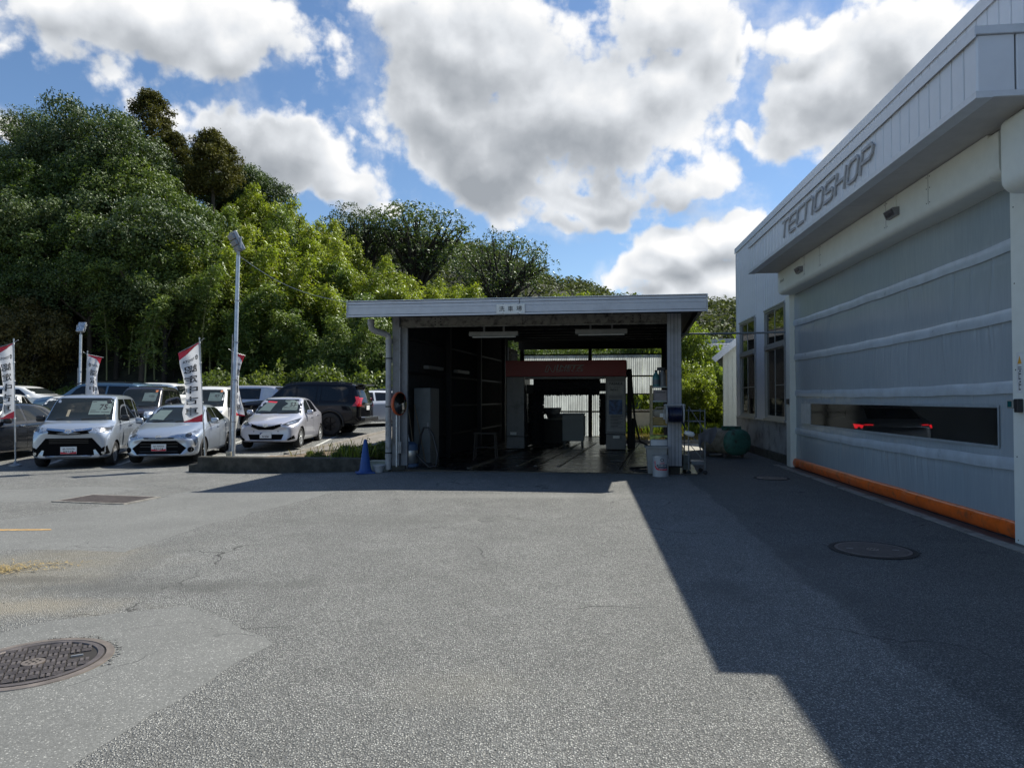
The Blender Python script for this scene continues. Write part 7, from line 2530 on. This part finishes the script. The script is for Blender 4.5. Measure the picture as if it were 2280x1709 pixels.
def quads_mesh(name, V, m):
    nq = len(V) // 4
    me = bpy.data.meshes.new(name)
    me.vertices.add(len(V)); me.vertices.foreach_set('co', V.astype(np.float32).ravel())
    me.loops.add(nq * 4); me.loops.foreach_set('vertex_index', np.arange(nq * 4, dtype=np.int32))
    me.polygons.add(nq); me.polygons.foreach_set('loop_start', np.arange(0, nq * 4, 4, dtype=np.int32))
    me.update(calc_edges=True)
    me.materials.append(m)
    return me

def shell(rs, c, r, n, lo=.72):
    d = rs.normal(0, 1, (n, 3)); d[:, 2] = np.where(rs.rand(n) < .35, -np.abs(d[:, 2]), np.abs(d[:, 2]))
    d /= np.linalg.norm(d, axis=1, keepdims=True)
    k = rs.uniform(lo, 1.05, (n, 1))
    return np.asarray(c) + d * k * np.asarray(r), d

def limb_mesh(name, segs, m):
    b_ = MB()
    for pts, rr in segs: b_.tube(pts, rr, 7)
    me = b_.mesh(name, 60); me.materials.append(m)
    return me

def tpl_broad(seed, m, bark, w=.40, h0=.22, open_=1.0, nclump=46, leaf=.030, n_sp=95, flat=1.0, limbs=9):
    """unit-height broadleaf tree: crown of leaf clumps carried by limbs"""
    rs = np.random.RandomState(seed)
    cl = []
    ph3 = rs.uniform(0, 6.28, 3)
    for _ in range(9000):
        if len(cl) >= nclump: break
        p = rs.uniform(-1, 1, 3)
        rad = np.linalg.norm(p)
        lob = 1 - .42 * (.5 + .5 * math.sin(3.1 * p[0] / max(rad, .1) + ph3[0]) * math.sin(2.7 * p[1] / max(rad, .1) + ph3[1]) * math.cos(3.3 * p[2] / max(rad, .1) + ph3[2]))
        if rad > lob or rad < .3: continue
        p = p * np.array([w, w, (1 - h0) / 2 * flat * .86]); p[2] += h0 + (1 - h0) / 2 + (1 - flat) * .25
        r = rs.uniform(.048, .150) * (w / .4) ** .7
        if all(np.linalg.norm(p - c_[0]) > .6 * (r + c_[1]) * open_ for c_ in cl): cl.append((p, r))
    V = []
    for p, r in cl:
        k_ = max(20, int(n_sp * (r / .105 / (w / .4) ** .7) ** 2))
        C, d = shell(rs, p, np.array([r * 1.2, r * 1.2, r * .78]), k_, .55)
        V.append(leaves_np(rs, C, d, k_, leaf, leaf * .5))
    crown = quads_mesh('crown', np.concatenate(V), m)
    segs = []
    top = Vector((rs.uniform(-.03, .03), rs.uniform(-.03, .03), h0 + .35 * (1 - h0)))
    mid = Vector((rs.uniform(-.02, .02), 0, h0 * .7))
    segs.append(([Vector((0, 0, -.05)), mid, top], [.026, .02, .012]))
    order = rs.permutation(len(cl))[:limbs]
    for i in order:
        p = Vector(cl[i][0]); a = mid.lerp(top, rs.uniform(.1, 1))
        k = a.lerp(p, .5) + Vector((0, 0, -.03 * rs.rand()))
        segs.append(([a, k, p], [.011, .008, .003]))
        for _ in range(2):
            e = p.lerp(k, .25) + Vector(rs.normal(0, .022, 3)); segs.append(([k, k.lerp(e, .6), e], [.005, .004, .0015]))
    return crown, limb_mesh('trunk', segs, bark)

def tpl_conifer(seed, m, bark, w=.20, bare=.15, n=130):
    rs = np.random.RandomState(seed)
    V = []; segs = [([Vector((0, 0, -.05)), Vector((.004, 0, .5)), Vector((0, 0, .97))], [.017, .013, .003])]
    for i in range(n):
        t = (i + .5) / n
        z = bare + (1 - bare) * t
        env = w * 1.15 * (math.sqrt(max(.02, 1 - ((t - .30) / .70) ** 2)) if t > .30 else .55 + .45 * t / .30) * (.75 + .35 * math.sin(i * 1.9) ** 2)
        a = i * 2.4 + rs.uniform(-.4, .4)
        k = env * rs.uniform(.55, 1.0)
        p = np.array([math.cos(a) * k, math.sin(a) * k, z - .02 * k / w])
        C, d = shell(rs, p, np.array([.042, .042, .030]) * (1.35 - .5 * t), 42, .4)
        V.append(leaves_np(rs, C, d, 42, .020, .008, 4, .6))
        if i % 3 == 0: segs.append(([Vector((0, 0, z - .03)), Vector(p)], [.004, .0015]))
    return quads_mesh('crown', np.concatenate(V), m), limb_mesh('trunk', segs, bark)

def tpl_bamboo(seed, m, nc=6, nodes=30, spread=.16):
    """unit-height clump: arching culms with drooping leaf plumes"""
    rs = np.random.RandomState(seed)
    V = []; segs = []
    for c_ in range(nc):
        a = rs.uniform(0, 6.28); x0, y0 = rs.normal(0, spread, 2)
        H = rs.uniform(.72, .98); bend = rs.uniform(.10, .26)
        def P(t):
            return np.array([x0 + math.cos(a) * bend * t ** 2.6, y0 + math.sin(a) * bend * t ** 2.6, H * (t - .10 * t ** 4 * bend / .2)])
        pts = [Vector(P(t)) for t in (0, .25, .5, .75, .9, 1.0)]
        segs.append((pts, [.0055, .005, .0045, .0035, .002, .001]))
        for i in range(nodes):
            t = .26 + .74 * (i / nodes) ** .8
            p = P(t)
            for k in range(3):
                b_ = rs.uniform(0, 6.28)
                L = .105 * (1.15 - .55 * t) * rs.uniform(.6, 1.3)
                d = np.array([math.cos(b_), math.sin(b_), rs.uniform(.0, .5)])
                u = np.linspace(.25, 1, 7)[:, None]
                C = p + d * L * u + np.array([0, 0, -1]) * L * .75 * u ** 2
                out = np.tile(d * .6 + np.array([0, 0, .4]), (7, 1))
                V.append(leaves_np(rs, C, out, 7, .026, .0075, 3, .3, .6))
    return quads_mesh('foliage', np.concatenate(V), m), limb_mesh('culm', segs, M_culm)

def tpl_shrub(seed, m, nclump=22, n_sp=120, leaf=.075, hgt=.62):
    rs = np.random.RandomState(seed)
    V = []; segs = []
    for i in range(nclump):
        a, k = rs.uniform(0, 6.28), math.sqrt(rs.rand()) * .8
        p = np.array([math.cos(a) * k, math.sin(a) * k, hgt * (1 - .7 * k * k) * rs.uniform(.25, 1)])
        r = rs.uniform(.16, .30)
        C, d = shell(rs, p, np.array([r, r, r * .8]), n_sp)
        V.append(leaves_np(rs, C, d, n_sp, leaf, leaf * .52))
        segs.append(([Vector((p[0] * .15, p[1] * .15, -.05)), Vector(p)], [.02, .006]))
        if i % 3 == 0:
            C = p + np.array([rs.normal(0, .06), rs.normal(0, .06), 0]) + np.linspace(0, 1, 14)[:, None] * np.array([rs.normal(0, .05), rs.normal(0, .05), .38])
            V.append(leaves_np(rs, C, np.tile([0, 0, .3], (14, 1)), 14, leaf, leaf * .45, 4, .2, .9))
    return quads_mesh('foliage', np.concatenate(V), m), limb_mesh('stem', segs, M_barkd)

T_dark = [tpl_broad(31 + i, L_dark, M_barkd, .42, (.20, .34, .12)[i], n_sp=150, nclump=(50, 64, 40)[i], leaf=.021) for i in range(3)]
T_mid = [tpl_broad(41 + i, L_mid, M_barkd, (.40, .50)[i], (.30, .14)[i], n_sp=150, nclump=(48, 60)[i], leaf=.021) for i in range(2)]
T_high = [tpl_broad(45, L_dark, M_barkd, .40, .48, 1.0, 52, .021, 150, 1.0, 16), tpl_broad(46, L_mid, M_bark, .44, .52, 1.05, 46, .021, 150, .95, 18)]
T_top = [tpl_broad(51, L_dark, M_barkd, .27, .46, 1.0, 58, .015, 62, 1.0, 34), tpl_broad(52, L_dark, M_barkd, .26, .48, 1.05, 54, .015, 62, 1.0, 36), tpl_broad(53, L_dark, M_barkd, .34, .50, 1.1, 56, .0145, 52, 1.0, 44)]
T_con = [tpl_conifer(61, L_con, M_bark, .17, .12), tpl_conifer(62, L_con, M_bark, .15, .62, 90)]
T_bam = [tpl_bamboo(71 + i, L_bam) for i in range(3)]
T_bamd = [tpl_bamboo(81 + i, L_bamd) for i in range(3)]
T_shr = [tpl_shrub(91 + i, L_shrub) for i in range(2)]
T_ivy = [tpl_broad(101, L_ivy, M_barkd, .40, .08, n_sp=120, nclump=46, leaf=.030), tpl_shrub(102, L_ivy, 26, 130, .075, .75)]
T_brn = [tpl_broad(111, L_brown, M_barkd, .46, .06, n_sp=140, nclump=50, leaf=.028)]

tr = random.Random(77)
def plant(tpl, u, v, Y, label, name='broadleaf_tree', cat='tree', group=None, wid=1.0, parts=('trunk', 'crown'), base=None):
    """thing standing at distance Y whose top reaches pixel row v"""
    x = (u * K - CX) / F * Y
    zb = (hill(x, Y) if Y > 37 else gz(x, Y)) if base is None else base
    H = max(1.2, CAMZ + (887.5 - v * K) / F * Y - zb)
    t = thing(name, label, cat, (x, Y, zb - .1), tr.uniform(0, 6.28), group)
    sc = H * 1.02
    fol, stem = tpl
    a = link(parts[0], stem, None, t); c = link(parts[1], fol, None, t)
    t.scale = (sc * wid, sc * wid, sc)
    return t

GA, GB = 'broadleaf trees of the wooded slope', 'bamboo clumps of the wooded slope'
LA = 'dark green broadleaf tree massed in the wooded slope behind the parked cars'
LB = 'feathery light green bamboo clump on the slope left of the shed roof'
LC = 'shaded dark bamboo clump at the foot of the wooded slope'
ORD = ['leftmost', 'second', 'third', 'fourth', 'fifth', 'sixth', 'seventh', 'eighth', 'ninth', 'tenth', 'eleventh', 'twelfth', 'thirteenth', 'fourteenth', 'fifteenth', 'sixteenth', 'seventeenth', 'eighteenth']
def rank(k): return ORD[k] if k == 0 else ORD[k] + ' from the left'
# named trees
plant(T_top[1], 58, 224, 53, 'loose dark tree with gaps of sky at the top left corner of the wood', wid=1.35)
plant(T_dark[0], 150, 194, 50, 'tallest dark broadleaf crown of the wood at upper left', wid=.72)
plant(T_con[0], 318, 196, 56, 'tall brownish cedar standing highest behind the left crowns', 'cedar_tree', wid=1.35)
plant(T_con[0], 368, 285, 54, 'shorter brownish cedar on the right flank of the tallest cedar', 'cedar_tree', wid=1.3)
plant(T_con[1], 455, 288, 52, 'lone cedar with a bare pale trunk above the bamboo', 'cedar_tree', wid=1.05)
plant(T_top[0], 775, 426, 60, 'left one of the two wide dark trees above the bamboo', wid=.98)
plant(T_top[1], 905, 420, 60, 'right one of the two wide dark trees above the bamboo, with bare limbs below', wid=1.2)
plant(T_top[2], 1090, 484, 56, 'spreading tree with thin limbs standing alone right of the bamboo', wid=.98)
plant(T_brn[0], 62, 628, 41, 'olive brown bushy tree behind the cars at the left edge', wid=.9)
plant(T_mid[0], 28, 585, 43, 'small bright green tree at the left edge above the olive brown bush', wid=.55)
plant(T_ivy[0], 1199, 612, 62, 'slim ivy-covered tree peeping over the shed sign', wid=.5)
plant(T_ivy[0], 1240, 606, 64, 'ivy-covered tree over the shed roof right of the sign', wid=.5)
plant(T_ivy[0], 1275, 610, 66, 'rightmost ivy-covered tree over the middle of the shed roof', wid=.5)
plant(T_ivy[1], 1392, 628, 48, 'bright shrub top showing over the right part of the shed roof', 'ivy_bush', 'bush', wid=.5, parts=('stem', 'foliage'))
# mass of broadleaf trees, tier by tier
TIERS = [('topmost', T_dark, [(-30, 300, 50), (8, 300, 51), (78, 262, 50), (215, 228, 51), (255, 262, 50), (400, 318, 58), (490, 325, 60), (528, 345, 59)]),
         ('second', T_dark + T_mid, [(-50, 370, 47.5), (35, 350, 47.5), (110, 330, 48), (185, 310, 48), (250, 330, 48), (300, 345, 48.5), (350, 385, 48), (395, 420, 48)]),
         ('middle', T_high, [(-60, 450, 45), (20, 480, 45), (85, 425, 45.5), (150, 460, 45), (215, 410, 46), (275, 465, 45), (330, 440, 45.5), (380, 490, 45)]),
         ('fourth', T_high, [(-20, 560, 43.5), (60, 545, 43), (125, 575, 43.5), (195, 540, 43), (250, 590, 43.5), (305, 530, 43.5), (355, 590, 43.5), (415, 585, 44)]),
         ('lowest', T_dark[:2] + T_mid[:1], [(105, 640, 46), (180, 650, 46), (235, 640, 45), (300, 680, 46), (345, 650, 45.5), (400, 690, 45.5), (445, 680, 46), (150, 730, 44.5), (265, 735, 44.5), (375, 745, 44)])]
for nm, tp, lst in TIERS:
    for k, (u, v, Y) in enumerate(sorted(lst)):
        plant(tp[(k * 5 + len(lst)) % len(tp)], u, v, Y, 'dark green broadleaf tree, %s in the %s tier of the wood' % (rank(k), nm), group=GA, wid=tr.uniform(.85, 1.1))
# bamboo, tier by tier
BT = [('topmost', T_bam, .9, [(470, 462, 51), (520, 412, 52), (560, 372, 54), (598, 384, 54), (640, 404, 54), (690, 442, 54), (724, 470, 54), (755, 505, 53), (415, 432, 50)]),
      ('second', T_bam + T_bamd[:1], .95, [(440, 490, 46.5), (495, 478, 47), (550, 450, 48), (575, 420, 50), (612, 445, 49.5), (655, 455, 50), (700, 487, 50), (740, 530, 48), (785, 520, 49), (830, 548, 49)]),
      ('third', T_bam, 1.0, [(560, 505, 45), (620, 505, 45.5), (680, 525, 46), (735, 555, 46), (775, 565, 46), (820, 565, 46), (865, 565, 47), (905, 580, 47), (955, 575, 50), (990, 590, 50), (930, 600, 47), (885, 610, 46), (1028, 612, 50)]),
      ('fourth', T_bam + T_bamd[:1], 1.0, [(835, 612, 44.5), (1000, 606, 48), (1060, 622, 49), (1100, 628, 49), (1140, 632, 50), (1165, 622, 53), (960, 560, 54)])]
for nm, tp, w_, lst in BT:
    for k, (u, v, Y) in enumerate(sorted(lst)):
        plant(tp[(k * 3 + len(lst)) % len(tp)], u, v, Y, 'feathery light green bamboo clump, %s in the %s bamboo tier' % (rank(k), nm), 'bamboo_clump', 'bamboo', GB, wid=w_ * tr.uniform(.8, 1.15), parts=('culm', 'foliage'))
SH_ = [('upper', [(300, 560, 43.5), (430, 570, 43.5), (470, 548, 44.5), (520, 580, 44), (570, 560, 44.5), (605, 592, 44), (655, 600, 44), (700, 592, 44.5), (745, 612, 43.5), (795, 615, 43.5)]),
       ('lower', [(670, 640, 42.5), (612, 655, 43), (560, 660, 44), (505, 660, 45), (465, 660, 45.5), (715, 655, 42), (760, 660, 42), (640, 700, 43.5), (580, 710, 44.5), (520, 720, 45), (690, 710, 42.5), (812, 660, 42), (858, 650, 43), (902, 650, 43)])]
for nm, lst in SH_:
    for k, (u, v, Y) in enumerate(sorted(lst)):
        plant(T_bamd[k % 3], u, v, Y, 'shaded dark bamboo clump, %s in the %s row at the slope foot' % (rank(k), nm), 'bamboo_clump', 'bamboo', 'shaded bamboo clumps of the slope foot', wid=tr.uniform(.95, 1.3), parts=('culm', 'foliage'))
plant(T_mid[1], 765, 690, 40.5, 'leafy green tree with pale tips right behind the black off-road wagon', wid=1.0)
plant(T_mid[1], 820, 720, 40.5, 'leafy green tree pressed against the left eave of the shed', wid=.9)
# shrubs behind the car park
for i, u in enumerate(range(440, 850, 27)):
    v = 792 - 16 * math.sin(i * 1.7) - (22 if 640 < u < 700 else 0) - (14 if u > 760 else 0)
    plant(T_shr[i % 2], u, v, 37.2 + .8 * (i % 3), 'sunlit green shrub, %s in the hedge line behind the cars' % rank(i), 'shrub', 'shrub', 'hedge shrubs behind the parked cars', wid=.8, parts=('stem', 'foliage'), base=.5)
for i, u in enumerate((-20, 40, 100, 160, 220, 280, 340, 395)):
    plant(T_shr[i % 2], u, 818, 39.5, 'low shaded shrub, %s along the slope foot behind the left cars' % rank(i), 'shrub', 'shrub', 'shaded shrubs behind the left cars', wid=1.0, parts=('stem', 'foliage'), base=.5)
# greenery right of and behind the shed
for i, (u, v, Y, w_, la) in enumerate(((1492, 665, 33, .42, 'tallest bright leafy bush in the gap between shed and workshop'), (1532, 712, 35, .5, 'second bright leafy bush in the gap, touching the annex'), (1500, 760, 30.5, .55, 'lower bright bush just right of the shed column'), (1545, 790, 32.5, .5, 'low leafy bush in front of the annex corner'), (1475, 800, 29.5, .5, 'dark-footed bush behind the wire cart'))):
    plant(T_ivy[i % 2], u, v, Y, la, 'leafy_bush', 'bush', wid=w_ * (1.6 if i % 2 else 1.35), parts=('stem', 'foliage'))
for i, u in enumerate(range(1040, 1520, 34)):
    plant((T_mid + T_ivy[:1])[i % 3], u, 728 + (i % 3) * 8, 46 + (i % 3) * 1.5, 'green tree, %s among those seen through the open rear of the shed' % rank(i), group='trees behind the shed', wid=.9)

# grass and weeds
M_grass = leaf_mat('lawn grass', (.10, .14, .02), (.20, .24, .05), .4, .05, .5)
M_dry = leaf_mat('dry mown grass', (.16, .13, .06), (.30, .25, .12), .3, .03, .6)
def grass(name, label, n, area, m, h0, h1, seed, w=.012):
    rs = np.random.RandomState(seed)
    P = np.array([area(rs) for _ in range(n)])
    a = rs.uniform(0, 6.28, n); h = rs.uniform(h0, h1, n); ln = rs.uniform(.1, .5, n) * h
    t = np.stack([np.cos(a), np.sin(a), np.zeros(n)], 1); s = np.stack([-np.sin(a), np.cos(a), np.zeros(n)], 1)
    up = np.array([0, 0, 1.0])
    V = np.stack([P - s * w, P + s * w, P + t * (ln * .5)[:, None] + up * (h * .7)[:, None] + s * w * .6, P + t * ln[:, None] + up * h[:, None]], 1).reshape(-1, 3)
    return tag(link(name, quads_mesh(name, V, m)), label, None, None, 'stuff')
def box_area(x0, x1, y0, y1, fz=lambda x, y: 0.0):
    def f(rs):
        x, y = rs.uniform(x0, x1), y0 + (y1 - y0) * rs.rand()
        return (x, y, fz(x, y))
    return f
me = bpy.data.meshes.new('grass_field'); me.from_pydata([(3.6, 23, .012), (14, 23, .012), (16, 60, .03), (1.5, 60, .03)], [], [(0, 1, 2, 3)])
tag(link('field', me, mat('field soil', (.16, .13, .07), .95, var=.35, vscale=1.5)), 'mown field behind the yard between shed and annex', None, None, 'structure')
grass('grass', 'bright green grass strip at the foot of the bushes', 9000, box_area(3.8, 12, 28, 34), M_grass, .15, .5, 1, .02)
grass('grass', 'dry mown straw-coloured grass in front of the bushes', 9000, box_area(3.6, 11, 23.2, 29), M_dry, .04, .14, 2, .014)
wall_run('kerb', 'low dark kerb edging the dry grass behind the wire cart', [(3.4, 22.9, .12, -.1), (12, 22.6, .12, -.1)], .2, M_concrete)
sheet('gravel_strip', [(3.3, 20.0), (6.6, 19.7), (7.2, 22.7), (3.4, 22.9)], mat('pale sunlit grit', (.34, .33, .30), .9, var=.15, vscale=20), .006, 'pale gritty strip in front of the low kerb')
def bed(rs):
    i, j = rs.uniform(4.5, 12), rs.uniform(0, 6)
    a = np.array((-6.6 + i * .34, 15.35 - i * .052, .1)); c = np.array((-5.9 + i * .29, 16.7 + i * .17, .11 + i * .018))
    return a + (c - a) * j / 6
grass('weeds', 'dry yellow grass stalks in the earth bed behind the low wall', 260, bed, M_dry, .06, .28, 3, .005)
grass('weeds', 'green weeds in the earth bed by the blue cone', 260, lambda rs: np.array(bed(rs)) * [1, 1, 1] if rs.rand() < .1 else (-3.5 + rs.normal(0, .3), 15.6 + rs.normal(0, .35), .2), L_ivy, .08, .34, 4, .007)
for i, (x, y, s, la) in enumerate(((-3.15, 15.7, .55, 'leafy weed clump in the bed close to the downpipe'), (-3.75, 15.6, .42, 'leafy weed clump in the bed behind the blue cone'), (-4.5, 15.7, .28, 'small weed clump farthest left in the earth bed'))):
    t = thing('weed', la, 'plant', (x, y, .1), i * 1.3)
    t.scale = (s * 1.1, s * .8, s)
    link('stem', T_shr[i % 2][1], None, t); link('foliage', T_shr[i % 2][0], None, t)

# ------------------------------------------------------------------ far hill and house
rs = np.random.RandomState(17)
def ridge(x):
    pts = [(-140, 62), (-60, 60), (-10, 54), (0, 49), (12, 43), (25, 40), (36, 36), (50, 33), (75, 34), (95, 35), (140, 40), (220, 46)]
    for (x0, z0), (x1, z1) in zip(pts, pts[1:]):
        if x0 <= x <= x1: return z0 + (z1 - z0) * (x - x0) / (x1 - x0)
    return pts[0][1] if x < pts[0][0] else pts[-1][1]
vs, fs = [], []
fx = np.linspace(-140, 240, 60); fy = np.linspace(110, 330, 24)
for j, y in enumerate(fy):
    for i, x in enumerate(fx):
        t = min(1, (y - 110) / 140); t = t * t * (3 - 2 * t)
        vs.append((x, y, ridge(x) * t * (1 if y < 255 else 1 - .2 * ((y - 255) / 75) ** 2) - .3 + 1.0 * rs.rand()))
        if i and j: k = j * 60 + i; fs.append((k - 61, k - 60, k, k - 1))
me = bpy.data.meshes.new('far_hill'); me.from_pydata(vs, [], fs); shade(me, 80)
tag(link('far_hill', me, M_forestfloor), 'distant wooded hill behind the shed', None, None, 'structure')
L_far = leaf_mat('distant foliage', (.055, .075, .032), (.115, .125, .055), .3, .04, .5)
V = []
for _ in range(2600):
    x, y = rs.uniform(-60, 150), 110 + 148 * rs.rand() ** .8
    t = min(1, (y - 110) / 140); t = t * t * (3 - 2 * t)
    z = ridge(x) * t
    r = rs.uniform(1.6, 3.0)
    C, d = shell(rs, (x, y, z + r * .5), np.array([r, r, r * .9]), 26)
    d[:, 2] += .2
    V.append(leaves_np(rs, C, d, 26, 1.1, .8, 1, .5, .5))
tag(link('far_woodland', quads_mesh('far_woodland', np.concatenate(V), L_far)), 'mass of distant trees covering the far hill', None, None, 'stuff')

hs_ = thing('house', 'distant white house with a grey tiled roof above the bushes', 'house', (17.6, 60.0, 2.2), R(-24))
mb = MB(); mb.box(-3, 3, -2.2, 2.2, -1, 3.0); mb.build('wall', mat('house wall', (.62, .60, .55), .8, var=.05), hs_)
mb = MB()
for k in range(24):
    x = -3.5 + k * .29
    for sy in (-1, 1):
        mb.bar((x, sy * 2.8, 2.75), (x, 0, 4.35), .26, .10)
rf = mb.build('roof', mat('silver grey roof tile', (.40, .40, .41), .35, var=.15), hs_)
mb = MB()
for k in range(9):
    for sy in (-1, 1):
        t = (k + .5) / 9; mb.bar((-3.6, sy * 2.8 * (1 - t), 2.75 + 1.6 * t + .06), (3.6, sy * 2.8 * (1 - t), 2.75 + 1.6 * t + .06), .05, .05)
mb.bar((-3.6, 0, 4.42), (3.6, 0, 4.42), .3, .22)
mb.build('tile_course', MATS['silver grey roof tile'], rf)
mb = MB(); mb.box(-1.6, -.2, -2.24, -2.201, 1.2, 2.4); mb.build('window', M_glass, hs_)
